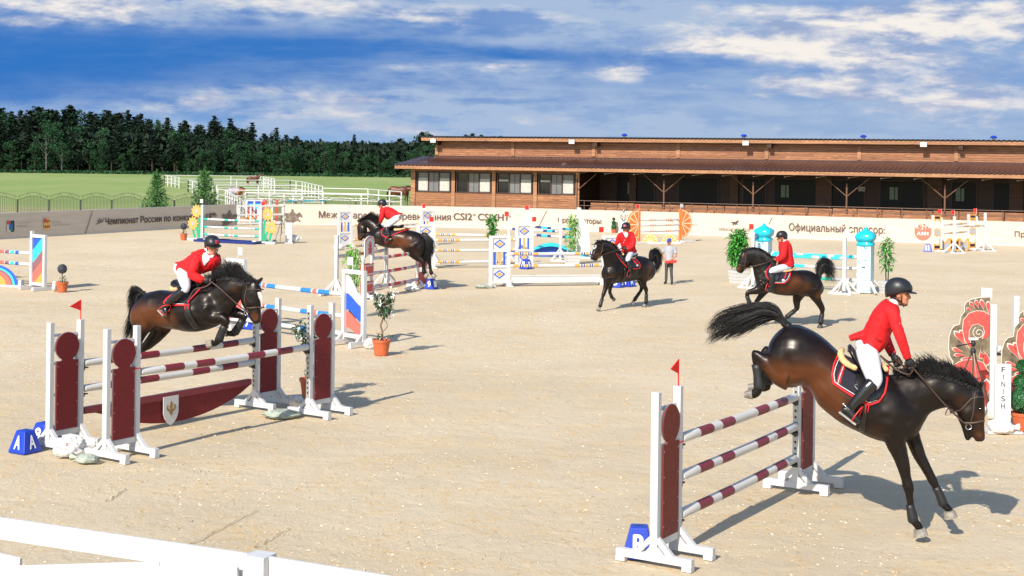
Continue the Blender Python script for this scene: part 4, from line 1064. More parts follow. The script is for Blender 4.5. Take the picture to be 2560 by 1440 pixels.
mb = MB(); mb.box(.1, L-.1, -.012, .012, .1, .30); mb.build('board', WHITE, pk); mb = MB(); mb.box(.1, L-.1, -.03, .03, .302, .34); mb.box(.06, .1, -.05, .05, 0, .2); mb.box(L-.1, L-.06, -.05, .05, 0, .2); mb.build('rim', WHITE, pk)
a = G(1083, 671); b = G(1291, 669)
vjump(a, b, 'diamond stand directly behind the rump of the second horse', 'middle diamond stand above the B marker', [(1.0, 'upper yellow and blue banded'), (.64, 'middle yellow and blue banded'), (.23, 'lowest yellow and blue banded')], 'the second diamond jump', (FLAGR, 0, -1), (FLAGR, -1, -1))
a2 = PD(1087, 400, 53.6); a2.z = 0; b2 = PD(1268, 400, 53.3); b2.z = 0
pole(a2+Z(1.08), b2+Z(1.08), YPAT, YM, 'rear yellow and blue banded pole behind the second diamond jump', group='white poles with yellow and blue bands')
post_stand(b2+V((.09, 0, 0)), 0, 'white post with two red flags left of the middle diamond stand', flagged=FLAGR, fl=-1); post_stand(a2-V((.09, 0, 0)), 0, 'white post hidden behind the diamond stand at the second horse rump')
a = G(877, 617); b = G(1054, 613)
vjump(a, b, 'far diamond stand left of the second horse head', 'far diamond stand right of the second rider with a red flag', [(.93, 'upper yellow and blue banded'), (.3, 'middle yellow and blue banded'), (.08, 'ground yellow and blue banded')], 'the far diamond jump', (WHITE, 0, -1), (FLAGR, 0, -1))
# ---- sea and sail jump
def sail_stand(loc, rz, label, flagc, sw_=.48):
    t = thing('jump_standard', label, 'jump stand', loc, rz, 'white sail stands'); 
    mb = MB(); mb.box(-.05, .05, -.05, .05, 0, 1.75); mb.box(-.7, .3, -.06, .06, 0, .08); mb.build('mast', WHITE, t)
    K = 12; arc = [( -.05-.78*math.sin((1-i/K)*PI/2)**.9, .1+1.6*(i/K)) for i in range(K+1)]
    arc = [(-.05-sw_*math.cos(i/K*PI/2), .35+1.35*math.sin(i/K*PI/2)) for i in range(K+1)]
    mb = MB(); mb.prism([(-.055, .3)]+[(-.07-sw_, .12)]+arc, -.02, .02); sl_ = mb.build('sail', WHITE, t)
    for z in (.78, .98):
        w = sw_*math.sqrt(max(0, 1-((z-.35)/1.35)**2)); mb = MB(); mb.prism([(-.06, z), (-.05-w, z-.07), (-.05-w+.01, z+.01), (-.06, z+.08)][::-1], -.026, -.021); mb.build('red_stripe', RED, sl_)
    flag(t, 0, 1.75, flagc, True, -1); return t
s0 = G(1400, 653); sm = PD(1270, 400, 57.0); sm.z = 0
post_stand(s0, 0, 'white post in front of the sail stand')
sail_stand(PD(1421, 400, 56.6)*1+V((0, 0, 0)) if False else V2(PD(1444, 400, 57.0)), PI, 'white sail stand with two red stripes behind the leafy planter', WHITE)
sail_stand(V2(PD(1324, 400, 58.5)), 0, 'white sail stand with a red flag behind the middle diamond stand', FLAGR, .26)
CP = [(0, 0), (.1, 1), (.22, 2), (.36, 1), (.45, 0), (.72, 1), (.8, 2), (.9, 1), (.96, 0)]; CPm = [WHITE, NAVY, LCYAN]
pa = V2(PD(1330, 400, 58.0)); pb = V2(PD(1443, 400, 56.7))
for (x0, x1, D0, D1, z, nm) in ((1272, 1397, 57.6, 55.9, 1.12, 'front upper'), (1335, 1440, 59.3, 57.6, 1.12, 'rear upper'), (1335, 1440, 58.6, 57.0, .83, 'lower')):
    pole(V2(PD(x0, 400, D0))+Z(z), V2(PD(x1, 400, D1))+Z(z), CP, CPm, nm+' navy and cyan banded pole of the sail jump', group='navy and cyan poles')
sw = thing('sea_filler', 'blue wave shaped water filler with a light cyan arch under the sail jump', 'jump filler', V2(PD(1385, 400, 58)), 0)
K = 14; mb = MB(); mb.prism([(-.85, 0)]+[(.55, 0)]+[(.55-(1.2)*i/K, .34+.16*math.sin(PI*i/K)) for i in range(K+1)]+[(-.85, .12)], -.05, .05); mb.build('wave_panel', BLUE, sw)
mb = MB(); mb.prism([(.6-1.35*i/K, .36+.2*math.sin(PI*i/K)) for i in range(K+1)]+[(-.75+1.35*i/K, .27+.16*math.sin(PI*i/K)) for i in range(K+1)], -.3, -.052); mb.build('wave_crest', CYAN, sw)
mb = MB(); mb.prism([(.6, 0), (1.5, 0), (1.5, .28), (1.35, .22), (1.2, .3), (1.05, .22), (.9, .3), (.75, .22), (.6, .3)], -.04, .04); mb.build('wave_edge', CYAN, sw)
mb = MB(); mb.prism([(-1.9, 0), (-1.2, 0), (-1.2, .25), (-1.4, .42), (-1.6, .25), (-1.75, .4), (-1.9, .3)], -.04, .04); mb.build('wave_edge', BLUE, sw)
# ---- orange slice jump
O0 = G(1597, 608); O1 = G(1700, 604.5); dO = (O1-O0).normalized()
def slice_(mb, cx, cz, R, a0, a1, y0, y1, n, rim=.06):
    P = lambda r, a: (cx+r*math.cos(a), cz+r*math.sin(a)); K = 16
    mb.prism([P(0, 0)]+[P(R, a0+(a1-a0)*i/K) for i in range(K+1)], y0, y1, 0)
    for f in (y0-.006, y1+.001):
        mb.prism([P(0, 0)]+[P(R*.95, a0+(a1-a0)*i/K) for i in range(K+1)], f, f+.005, 1)
        for j in range(n):
            b0 = a0+(a1-a0)*j/n+.06; b1 = a0+(a1-a0)*(j+1)/n-.06
            mb.prism([P(R*.12, (b0+b1)/2)]+[P(R*.88, b0+(b1-b0)*i/4) for i in range(5)], f-.005 if f < 0 else f+.0051, f-.0005 if f < 0 else f+.01, 0)
def orange_stand(loc, rz, label, fl):
    t = thing('jump_standard', label, 'jump stand', loc, rz, 'orange slice stands'); mb = MB(); mb.box(-.05, .05, -.05, .05, 0, 1.55); mb.build('upright', ORANGE, t)
    mb = MB(); slice_(mb, -.055, .88, .68, PI/2, 3*PI/2, -.03, .03, 6); mb.build('orange_slice', [ORANGE, paint('cream_paint', (.85, .66, .42))], t)
    mb = MB(); mb.box(-.6, .15, -.45, -.35, 0, .08); mb.box(-.6, .15, .35, .45, 0, .08); mb.box(-.05, .05, -.35, .35, .0, .07); mb.build('foot', WHITE, t)
    flag(t, 0, 1.55, fl, True, -1); return t
orange_stand(O0, ang(dO), 'half orange slice stand left, behind the trotting rider', FLAGR)
orange_stand(O1, ang(dO)+PI, 'half orange slice stand on the right by the banner', WHITE)
for z, nm in ((1.08, 'top'), (.83, 'middle'), (.55, 'lowest')): pole(O0+dO*.05+Z(z), O1-dO*.05+Z(z), [(0, 0), (.25, 1), (.268, 0), (.305, 1), (.323, 0), (.36, 1), (.378, 0), (.64, 1), (.658, 0), (.695, 1), (.713, 0), (.75, 1), (.768, 0)], [WHITE, ORANGE], nm+' white pole with orange marks', group='white poles with orange marks')
for px, nm in ((1625, 'small yellow half slice filler left'), (1673, 'small yellow half slice filler right, behind the boy')):
    c = G(px, 609); t = thing('slice_filler', nm, 'jump filler', c, -.1, 'small yellow slice fillers'); mb = MB(); slice_(mb, 0, .08, .36, 0, PI, -.03, .03, 6); mb.build('slice', [LORANGE, paint('cream_paint', (.85, .66, .42))], t)
    mb = MB(); mb.box(-.55, .55, -.08, .08, 0, .079); mb.build('base', WHITE, t)
# ---- turquoise tower jump
def vine_mat():
    m = bpy.data.materials.new('turquoise_scroll_print'); m.use_nodes = True; n = N(m.node_tree); b = n.n['Principled BSDF']
    tc = n.new('ShaderNodeTexCoord'); v = tc.outputs['Object']
    w = n.new('ShaderNodeTexVoronoi'); w.feature = 'F1'; w.distance = 'EUCLIDEAN'; n.l.new(v, w.inputs['Vector']); w.inputs['Scale'].default_value = 5.6; w.inputs['Randomness'].default_value = .75
    r = n.m('FRACT', n.m('MULTIPLY', n.m('ADD', w.outputs['Distance'], n.m('MULTIPLY', n.noise(v, 7, 3), .4)), 9.0)); ring = n.m('LESS_THAN', r, .42)
    c = n.mix(n.m('MAXIMUM', n.m('LESS_THAN', w.outputs['Distance'], .028*1.6), ring), (.8, .82, .82), (.02, .38, .52)); n.l.new(c, b.inputs['Base Color']); b.inputs['Roughness'].default_value = .4; return m
VINE = vine_mat(); TURQ = mat('turquoise_gloss', (.01, .46, .60), .22, .05, 2, coat=.5)
def tower(loc, label):
    t = thing('onion_tower', label, 'tower stand', loc, -.5, 'white towers with turquoise onion domes'); w = .205
    mb = MB(); mb.box(-w, w, -w, w, .02, 1.42); mb.build('shaft', VINE, t)
    mb = MB(); prof = [(.27, 1.42), (.3, 1.45), (.285, 1.52), (.25, 1.53), (.25, 1.56), (.29, 1.57), (.34, 1.66), (.34, 1.74), (.29, 1.80), (.18, 1.855), (.09, 1.90), (.035, 1.96), (0.004, 2.0)]
    rs = []
    for r, z in prof:
        ring = []
        for k in range(16):
            a = 2*PI*k/16+PI/4; sq = 1/max(abs(math.cos(a)), abs(math.sin(a))); q = 1+(sq-1)*.55; ring.append(V((.88*r*q*math.cos(a), .88*r*q*math.sin(a), z)))
        rs.append(ring)
    mb.rings(rs); mb.build('onion_dome', TURQ, t, smooth=True)
    mb = MB(); mb.box(-.05, .05, -w-.012, -w-.002, .78, .81); mb.build('slot', DARKM, t)
    mb = MB()
    for a in (PI/4, 3*PI/4, 5*PI/4, 7*PI/4): d_ = V((math.cos(a), math.sin(a), 0)); mb.beam(d_*.62+V((0, 0, .04)), d_*.3+V((0, 0, .36)), .06, .06)
    mb.build('foot_brace', WHITE, t); return t
t0 = V2(PD(1912, 400, 45.6)); t1 = V2(PD(2167, 400, 43.7)); tower(t0, 'turquoise domed tower stand behind the cantering rider'); tower(t1, 'turquoise domed tower stand at the right, beside the slim potted tree')
dW = (t1-t0).normalized(); q0 = V((7.52, 45.0, 0)); q1 = V((9.97, 43.35, 0))
post_stand(q0, ang(dW), 'white post with a red flag between the bushy planter and the left tower', 1.72, flagged=FLAGR, fl=-1); post_stand(q1, ang(dW)+PI, 'white post in front of the right turquoise tower', 1.68, flagged=WHITE, fl=-1)
TP = [(0, 0), (.03, 1), (.14, 0), (.2, 1), (.3, 0), (.38, 1), (.66, 0), (.74, 1), (.84, 0), (.87, 1), (.97, 0)]
for z, nm in ((1.07, 'top'), (.72, 'middle'), (.37, 'lowest')): pole(t0+dW*.28+Z(z), t1-dW*.26+Z(z), TP if z > 1 else [(0, 0), (.05, 1), (.4, 0), (.55, 1), (.72, 2), (.84, 0)], [WHITE, LCYAN if z > .5 else TEAL, GREYP], nm+' turquoise and white pole between the two domed towers', group='turquoise and white poles')
pole(q0+dW*.06+Z(1.06), q1-dW*.06+Z(1.06), TP, [WHITE, LCYAN], 'front turquoise and white pole before the domed towers', group='turquoise and white poles')
# ---- distant right jump with M fillers
M0 = G(2349, 628); M1 = G(2421, 623); 
def m_stand(loc, rz, label):
    t = thing('jump_standard', label, 'jump stand', loc, rz, 'black and orange stands'); W = .3
    mb = MB(); mb.box(-W-.08, -W, -.05, .05, 0, 1.6); mb.build('upright', WHITE, t); mb = MB(); mb.box(.02, .1, -.05, .05, .1, 1.5); mb.build('upright', WHITE, t)
    for z, s in ((.08, 1), (1.28, -1)):
        mb = MB(); mb.prism([(-W, z), (.02, z), (.02, z+.30), (-W/2+.01, z+(.18 if s > 0 else .42)), (-W, z+.30)] if s > 0 else [(-W, z), (-W/2, z+.14), (.02, z), (.02, z+.3), (-W, z+.3)], -.04, -.02); pn = mb.build('end_panel', LORANGE, t)
        mb = MB(); mb.box(-W+.04, -.02, -.05, -.041, z+(.05 if s > 0 else .16), z+(.17 if s > 0 else .27)); mb.build('black_field', DARKM, pn)
    mb = MB(); mb.prism(circ(-W/2+.01, .83, .19, .2, 6, PI/6, 2*PI+PI/6+.001)[:6], -.04, -.02); hx = mb.build('hexagon', LORANGE, t); mb = MB(); mb.prism(circ(-W/2+.01, .83, .145, .15, 6, PI/6, 2*PI+PI/6+.001)[:6], -.05, -.041); mb.build('hexagon_field', GREYP, hx)
    mb = MB(); mb.box(-W-.1, .15, -.35, -.25, 0, .07); mb.box(-W-.1, .15, .25, .35, 0, .07); mb.build('foot', WHITE, t)
    flag(t, .06, 1.6, FLAGR, True, -1); return t
m_stand(M0, .15, 'black and orange hexagon stand beside the number 11 block'); m_stand(V2(M1)+V((.3, 0, 0)), .15, 'black and orange hexagon stand on the right of the distant jump')
n0 = G(2385, 633); n1 = G(2462, 628); post_stand(n0, .3, 'white front post in the middle of the distant right jump', 1.6, flagged=FLAGR, fl=-1); post_stand(n1, .3, 'rightmost white post of the distant right jump', 1.72)
MP = [(0, 0), (.28, 2), (.30, 1), (.42, 2), (.44, 0), (.66, 2), (.68, 1), (.82, 2), (.84, 0)]; MPm = [WHITE, YEL, GREYP]
pole(n0+Z(1.17)+V((.06, 0, 0)), n1+Z(1.15)-V((.06, 0, 0)), MP, MPm, 'front yellow banded pole of the distant right jump', .045, 'yellow banded poles of the distant jump')
for z, nm in ((1.18, 'rear upper'), (.8, 'rear lower')): pole(M0+Z(z)+V((.12, 0, 0)), V2(M1)+Z(z)-V((.12, 0, 0)), MP, MPm, nm+' yellow banded pole of the distant right jump', .045, 'yellow banded poles of the distant jump')
for px, m_, nm in ((2362, GREYP, 'left grey M shaped filler'), (2386, DARKM, 'middle black M shaped filler behind the post'), (2409, GREYP, 'right grey M shaped filler')):
    c = G(px, 627); t = thing('m_filler', nm, 'jump filler', c, .1, 'M shaped fillers'); w = .18
    mb = MB(); mb.prism([(-w, .06), (w, .06), (w, .52), (0, .3), (-w, .52)], -.012, .012); mb.build('panel', m_, t)
    mb = MB(); mb.prism([(-w, .52), (0, .3), (w, .52), (w, .58), (0, .36), (-w, .58)], -.02, .02); mb.box(-w, w, -.02, .02, .0, .06); mb.box(-w-.07, -w-.002, -.03, .03, 0, .55); mb.box(w+.002, w+.07, -.03, .03, 0, .55); mb.build('orange_trim', [LORANGE], t)
# ---- sunflower jump
S0 = G(506, 602); S1 = G(652, 609); dS = (S1-S0).normalized()
def sunflower_stand(loc, rz, label, fls, stems, HH, flg=None):
    t = thing('jump_standard', label, 'jump stand', loc, rz, 'sunflower stands'); mb = MB(); mb.box(-.06, .06, -.06, .06, .0, HH); mb.build('upright', WHITE, t)
    mb = MB(); mb.box(-.8, .3, -.07, .07, 0, .1); mb.box(-.1, .1, -.5, .5, .101, .15); mb.build('foot', WHITE, t)
    for x, z in fls:
        mb = MB(); K = 11
        for i in range(K):
            a = 2*PI*i/K; d_ = V((math.cos(a), math.sin(a))); n_ = V((-d_.y, d_.x)); c = V((x, z)); P = [c+d_*.08-n_*.04, c+d_*.19-n_*.075, c+d_*.33, c+d_*.19+n_*.075, c+d_*.08+n_*.04]
            mb.prism([(p.x, p.y) for p in P], -.07-.002*(i % 2)-.003*(i % 3), -.05-.002*(i % 2)-.003*(i % 3))
        fo = mb.build('flower_head', [YEL], t); mb = MB(); mb.prism(circ(x, z, .1, n=16), -.085, -.072); mb.build('flower_disc', GREYP, fo)
    for st in stems:
        mb = MB(); L_ = []; R_ = []
        for i in range(9):
            s = i/8; x = (1-s)**2*st[0][0]+2*s*(1-s)*st[1][0]+s*s*st[2][0]; z = (1-s)**2*st[0][1]+2*s*(1-s)*st[1][1]+s*s*st[2][1]; L_.append((x-.055, z)); R_.append((x+.055, z))
        mb.prism(L_+R_[::-1], -.045, -.025); mb.build('flower_stem', GREEN, t)
    if flg: flag(t, 0, HH, flg, True, -1)
    return t
sunflower_stand(S0, ang(dS), 'white stand with two yellow sunflowers beside the small round topiary', [(-.3, 1.33), (-.5, .78)], [((-.1, .12), (-.18, .6), (-.14, 1.05)), ((-.38, .12), (-.5, .3), (-.5, .5)), ((-.2, .12), (-.22, .4), (-.34, .6))], 1.62, WHITE)
sunflower_stand(S1, ang(dS)+PI, 'white stand with two yellow sunflowers above the number 10 block', [(-.3, 1.3), (-.52, .72)], [((-.12, .12), (-.1, .6), (-.2, 1.05)), ((-.42, .12), (-.5, .3), (-.52, .5)), ((-.2, .12), (-.22, .4), (-.34, .55))], 1.6, FLAGR)
GP = [(0, 1), (.075, 0), (.1, 2), (.125, 0), (.38, 1), (.45, 0), (.5, 2), (.53, 0), (.56, 1), (.63, 0), (.86, 2), (.885, 0), (.92, 1)]
for z, nm in ((.99, 'top'), (.64, 'middle'), (.30, 'lowest')): pole(S0+dS*.08+Z(z), S1-dS*.08+Z(z), GP, [WHITE, TEAL, GREYP], nm+' green and white pole between the sunflowers', group='green and white poles')
wt = thing('water_tray', 'dark blue shallow water tray under the sunflower jump', 'water tray', (S0+S1)/2+V((.05, -.25, 0)), ang(dS)-.05)
mb = MB(); mb.prism([(-1.75, -.4), (1.5, -.4), (1.85, .4), (-1.75, .4)], .0, .03, plane='xy'); mb.build('water', mat('tray_blue', (.01, .02, .12), .25), wt)
mb = MB(); mb.box(-1.8, 1.7, -.48, -.4, 0, .1); mb.box(-1.8, 1.8, .4, .48, 0, .1); mb.box(-1.8, -1.74, -.4, .4, 0, .1); mb.box(1.5, 1.56, -.4, .4, 0, .1); mb.build('rim', mat('tray_navy', (.012, .025, .16), .4), wt)
# ---- rainbow jump at the left edge
X1 = G(79, 722); X0 = X1+V((-2.6, 2.0, 0)).normalized()*3.3; dX = (X1-X0).normalized()
def rainbow_stand(loc, rz, label):
    t = thing('jump_standard', label, 'jump stand', loc, rz, 'striped rainbow stands'); W = .62; HH = 1.58
    for x in (0, -W): mb = MB(); mb.box(x-.045, x+.045, -.045, .045, .1, HH+(.09 if x == 0 else 0)); mb.build('upright', WHITE, t); mb = MB(); mb.box(x-.05, x+.05, -.4, .4, 0, .099); mb.build('foot', WHITE, t)
    mb = MB(); mb.box(-W+.045, -.045, -.04, .04, .12, .2); mb.box(-W+.045, -.045, -.04, .04, HH-.09, HH-.001); mb.build('crossbar', WHITE, t)
    x0, x1 = -W+.045, -.045; edges = [(.2, .2), (.2, .55), (.52, .92), (.86, 1.18), (1.18, 1.5), (1.49, 1.49)]
    cols = [LORANGE, CORAL, MAUVE, LCYAN, BLUE]
    zl = [.2, .30, .68, 1.02, 1.36, 1.49]; zr = [.2, .2, .30, .66, 1.0, 1.49]
    polys = [[(x1, .2), (x1, .28), (x1, .3)], ]
    # stripes rise toward the outer side
    def cl(z): return min(1.49, max(.2, z))
    cuts = [-.35, .12, .46, .76, 1.12, 2.2]
    for i, c in enumerate(cols):
        lo, hi = cuts[i], cuts[i+1]; rise = .46; P = []
        K = 10
        up = [(x1+(x0-x1)*k/K, cl(hi+rise*k/K)) for k in range(K+1)]; dn = [(x1+(x0-x1)*k/K, cl(lo+rise*k/K)) for k in range(K, -1, -1)]
        pts = up+dn; q = []
        for p in pts:
            if not q or (abs(p[0]-q[-1][0])+abs(p[1]-q[-1][1])) > 1e-4: q.append(p)
        if (abs(q[0][0]-q[-1][0])+abs(q[0][1]-q[-1][1])) < 1e-4: q.pop()
        mb = MB(); mb.prism(q, -.022+.0004*i, -.002); mb.build('stripe_panel', c, t)
    return t
rainbow_stand(X1, ang(dX)+PI, 'white framed stand with diagonal blue, cyan, mauve, coral and orange stripes at the left edge')
rainbow_stand(X0, ang(dX), 'striped stand at the hidden end of the left edge jump')
XP = [(0, 0), (.1, 1), (.17, 0), (.2, 2), (.27, 0), (.3, 3), (.37, 0), (.4, 4), (.47, 0), (.55, 4), (.62, 0), (.64, 3), (.70, 0), (.72, 2), (.78, 0), (.80, 1), (.86, 0)]
XP = [(0, 0), (.5, 4), (.56, 0), (.575, 3), (.64, 0), (.66, 2), (.73, 0), (.75, 1), (.82, 0)]
XP = [(0, 0), (.25, 1), (.31, 0), (.33, 2), (.4, 0), (.42, 3), (.49, 0), (.51, 4), (.6, 0), (.615, 3), (.68, 0), (.695, 2), (.76, 0), (.775, 1), (.83, 0)]
for z, nm in ((1.02, 'upper'), (.70, 'lower')): pole(X0+dX*.05+Z(z), X1-dX*.05+Z(z), XP, [WHITE, BLUE, LCYAN, MAUVE, CORAL], nm+' multicoloured pole at the left edge', group='multicoloured poles')
rf = thing('rainbow_filler', 'half round rainbow filler in blue, cyan, coral and orange at the left edge', 'jump filler', V2(PD(-12, 400, 42.4)), -.15)
for r, c, y in ((.75, BLUE, 0), (.66, LCYAN, -.008), (.60, MAUVE, -.016), (.54, CORAL, -.024), (.40, LORANGE, -.032)):
    mb = MB(); mb.prism([(r*1.0*math.cos(PI*i/20), .07+r*.78*math.sin(PI*i/20)) for i in range(21)], y-.02+.013, y+.0); mb.build('arc_panel', c, rf)
mb = MB(); mb.box(-1.2, .95, -.06, .06, 0, .068); mb.box(.82, .9, -.1, .1, .0682, .22); mb.build('base', WHITE, rf)
# ---- feather stands at the right edge
GOLDB = mat('old_bronze_paint', (.19, .145, .085), .6, .35, 5); FCORAL = paint('feather_coral', (.60, .075, .06), .1)
def feather_stand(loc, rz, label, mir=1, HH=1.7, post=True):
    t = thing('jump_standard', label, 'jump stand', loc, rz, 'carved feather stands'); W = .78
    if post:
        mb = MB(); mb.box(-.05, .05, -.05, .05, .05, HH); mb.build('upright', WHITE, t); mb = MB(); mb.box(-.75, .12, -.06, .06, 0, .05); mb.box(-.06, .06, -.4, .4, 0.051, .11); mb.build('foot', WHITE, t)
    # outline in photo zoom units (x 600..955, y 170..1170 of a 3.6x crop) -> metres
    f = lambda x, y: (-(955-x)/3.6/155-.055, (1185-y)/3.6/155)
    out = [(955, 170), (870, 175), (790, 195), (745, 225), (730, 265), (735, 305), (700, 350), (690, 425), (650, 435), (620, 470), (600, 540), (597, 640), (610, 720), (640, 760), (610, 830), (640, 950), (700, 1050), (800, 1130), (900, 1165), (955, 1170)]
    mb = MB(); mb.prism([f(*p) for p in out][::-1], -.02, .02); bd = mb.build('carved_board', GOLDB, t)
    mb = MB()
    def tear(x0, y0, x1, y1, w, bend=0, rnd=.7):
        a = V(f(x0, y0)); b = V(f(x1, y1)); d_ = b-a; n_ = V((-d_.y, d_.x)).normalized(); w = w/3.6/146; P = []; Q = []
        for i in range(9):
            s = i/8; c = a+d_*s+n_*bend/3.6/146*math.sin(PI*s); ww = w*(math.sin(PI*s**(1/rnd*1.4)))**.8 if 0 < s < 1 else 0; P.append(c+n_*ww); Q.append(c-n_*ww)
        pts = P+Q[-2:0:-1]
        for m_, k, y in ((1, 1.0, -.026), (0, .86, -.03)):
            c0 = sum(pts, V((0, 0)))/len(pts); mb.prism([tuple(c0+(p-c0)*k) for p in pts], y, y+.0035, m_)
    for a in ((800, 290, 745, 275, 14), (830, 290, 775, 215, 16), (860, 285, 825, 195, 16), (905, 300, 875, 190, 20), (945, 330, 935, 205, 20)): tear(*a)
    for a in ((760, 640, 640, 480, 26, -10), (775, 620, 690, 470, 26, -8), (740, 680, 625, 640, 18, 0), (760, 700, 640, 700, 16, 0)): tear(*a)
    for a in ((880, 640, 940, 700, 30, -40), (900, 650, 945, 790, 22, 10), (870, 650, 930, 800, 16, 10), (850, 700, 700, 740, 18, 10)): tear(*a)
    for a in ((790, 1120, 640, 830, 45, -20), (930, 1130, 930, 900, 34, 0)): tear(*a)
    K = 26; C = (845, 430); P = []
    for i in range(K+1):            # big coral comma with a spiral
        a = math.radians(-215+i*300/K); r = (130 if i < 18 else 130-(i-18)*5); P.append((C[0]+r*1.0*math.cos(a), C[1]+r*math.sin(a)))
    Q = []
    for i in range(K+1):
        a = math.radians(85-i*300/K); r = 62 if i < 16 else 62+(i-16)*3; Q.append((C[0]+18+r*math.cos(a), C[1]+50+r*math.sin(a)))
    pts = [f(min(x, 952), y) for x, y in P+Q]
    mb.prism([(-.06-(955-x)/3.6/155, (1185-y)/3.6/155) for x, y in [(952, 330), (900, 300), (840, 295), (770, 320), (725, 380), (715, 470), (735, 560), (780, 640), (800, 610), (775, 540), (775, 480), (800, 430), (850, 415), (895, 440), (910, 490), (890, 550), (930, 540), (952, 500)]][::-1], -.027, -.0225, 0)
    mb.prism([(-.06-(955-x)/3.6/155, (1185-y)/3.6/155) for x, y in [(950, 840), (900, 760), (820, 735), (720, 745), (640, 790), (690, 860), (720, 960), (760, 1060), (850, 1140), (950, 1165), (950, 1060), (900, 1040), (870, 980), (890, 920), (950, 900)]][::-1], -.0275, -.0225, 0)
    mb.build('carved_feathers', [FCORAL, paint('carving_white', (.75, .68, .6))], bd)
    mb = MB(); sp = []
    for i in range(26): a = i*.42; r = 6+i*2.0; x, z = f(860+r*math.cos(a), 497+r*math.sin(a)); sp.append(V((x, -.03, z)))
    mb.tube(sp, .006, 4)
    edge = [V((f(*p)[0], -.022, f(*p)[1])) for p in out]; mb.tube(edge, .007, 4)
    for c_ in ([(952, 330), (900, 300), (840, 295), (770, 320), (725, 380), (715, 470), (735, 560), (780, 640)], [(800, 610), (775, 540), (775, 480), (800, 430), (850, 415), (895, 440), (910, 490), (890, 550)], [(950, 840), (900, 760), (820, 735), (720, 745), (640, 790), (690, 860), (720, 960), (760, 1060), (850, 1140)]):
        mb.tube([V((f(*p)[0], -.028, f(*p)[1])) for p in c_], .005, 4)
    mb.build('carved_lines', paint('carving_white', (.75, .68, .6)), bd)
    return t
E0 = V2(G(2480, 1024)); tf = feather_stand(E0, -.12, 'coral and bronze carved feather stand with a white post behind the tripod')
flag(tf, -.18, 1.7, WHITE, True, 1)
feather_stand(V2(PD(2628, 400, 21.9)), -.12, 'second coral and bronze feather stand cut by the right edge', 1, 1.7)
post_stand(V2(PD(2544, 400, 25.2)), 0, 'white post behind the second feather stand at the right edge', 1.68)
pole(E0+V((.08, 0, .98)), V2(PD(2700, 400, 25.0))+Z(1.0), [(0, 0), (.055, 1), (.5, 0), (.6, 1)], [WHITE, RED], 'red pole running from the feather stand out of the right edge')
mb = MB(); mb.box(.05, .12, -.05, .05, .88, .92); mb.build('pole_cup', DARKM, tf)
# FINISH board
fb = thing('finish_board', 'white upright board with FINISH written downward in front of the feather stand', 'sign', V2(PD(2506, 1000, 21.5)), -.03)
mb = MB(); mb.box(-.115, .115, -.03, .03, .0, 1.01); mb.box(-.25, .25, -.16, .16, 0, .04); mb.build('board', WHITE, fb)
mb = MB()
for i, ch in enumerate('FINISH'): put_text(mb, ch, (0, -.0335, .93-i*.108), (1, 0, 0), (0, 0, 1), .055 if ch != 'I' else .009, .076, .006)
mb.build('lettering', mat('black_print', (.02, .02, .02), .6), fb)
# plain pillar
wp = thing('white_pillar', 'small white pillar board beside the tripod and sack near the banner wall', 'pillar', V2(G(722, 608)), 0); mb = MB(); mb.box(-.15, .15, -.05, .05, .04, .92); mb.build('board', WHITE, wp); mb = MB(); mb.box(-.2, .2, -.2, .2, 0, .039); mb.build('base', WHITE, wp)

# ------------------------------------------------------------------ sacks

def sack(px, py, w, h, label, m_=None, rz=0, seed=1, knot=True, loc=None):
    p = loc or V2(G(px, py)); t = thing('sandbag', label, 'sandbag', p, rz, 'sand sacks weighing down stands')
    rs = []; n = 64; m = 34
    for j in range(m):
        a = -PI/2+PI*(j+.5)/m; r = []
        for k in range(n):
            th = 2*PI*k/n; d = V((math.cos(a)*math.cos(th), math.cos(a)*math.sin(th), math.sin(a)))
            fo = V((d.x*1.3+d.z*1.5, d.y*2.4, d.z*2.2-d.x)); q = 1+.24*mn.noise(d*1.5+V((seed*3.1, 0, 0)))+.10*(1-2.6*abs(mn.noise(fo*1.7+V((seed, 2, 0)))))+.06*(1-2.6*abs(mn.noise(fo*4+V((seed, 5, 0)))))
            x = d.x*w/2*q; y = d.y*w*.36*q; z = max(0.003, h/2+d.z*h/2*q*(1.05 if d.z > 0 else 1.0))
            z += .03*h*math.sin(th*9+seed)*math.cos(a); r.append(V((x, y, max(z, .002))))
        rs.append(r)
    mb = MB(); mb.rings(rs); mb.build('sack', m_ or SACK, t, smooth=True)
    if knot:
        mb = MB(); R = random.Random(seed); b = V((w*.46, 0, h*.55))
        rr = []
        for i, (x, r_) in enumerate(((-.02, .05), (.03, .028), (.07, .035), (.12, .06), (.16, .075))):
            rr.append([b+V((x*w*2.2, math.cos(2*PI*k/14)*r_*w*2*(1+.35*math.sin(k*2.9)), math.sin(2*PI*k/14)*r_*w*2*(1+.3*math.cos(k*3.7))+x*h*.4)) for k in range(14)])
        mb.rings(rr); mb.build('tied_end', m_ or SACK, t, smooth=True)
    return t
sk = sack(172, 1142, .42, .26, 'large white sack with faded red and blue print between the left stands', seed=1, rz=.3)
mb = MB(); so_ = [c for c in bpy.data.objects if c.parent == sk and c.name.startswith('sack')][0]; sb_ = BVHTree.FromPolygons([tuple(v.co) for v in so_.data.vertices], [tuple(p.vertices) for p in so_.data.polygons])
for tx, x, z, w, col in (('AZZ', -.12, .15, .09, 0), ('По', -.03, .19, .08, 1)):
    tm = MB(); put_text(tm, tx, (x, 0, z), (1, 0, 0), (0, 0, 1), w, .035); vv = []
    for p in tm.v: h_ = sb_.ray_cast(V((p.x, -1, p.z)), V((0, 1, 0)), 1.5); vv.append((h_[0] if h_[0] is not None else V((p.x, -.1, p.z)))-V((0, .003, 0)))
    mb.add(vv, tm.f, col)
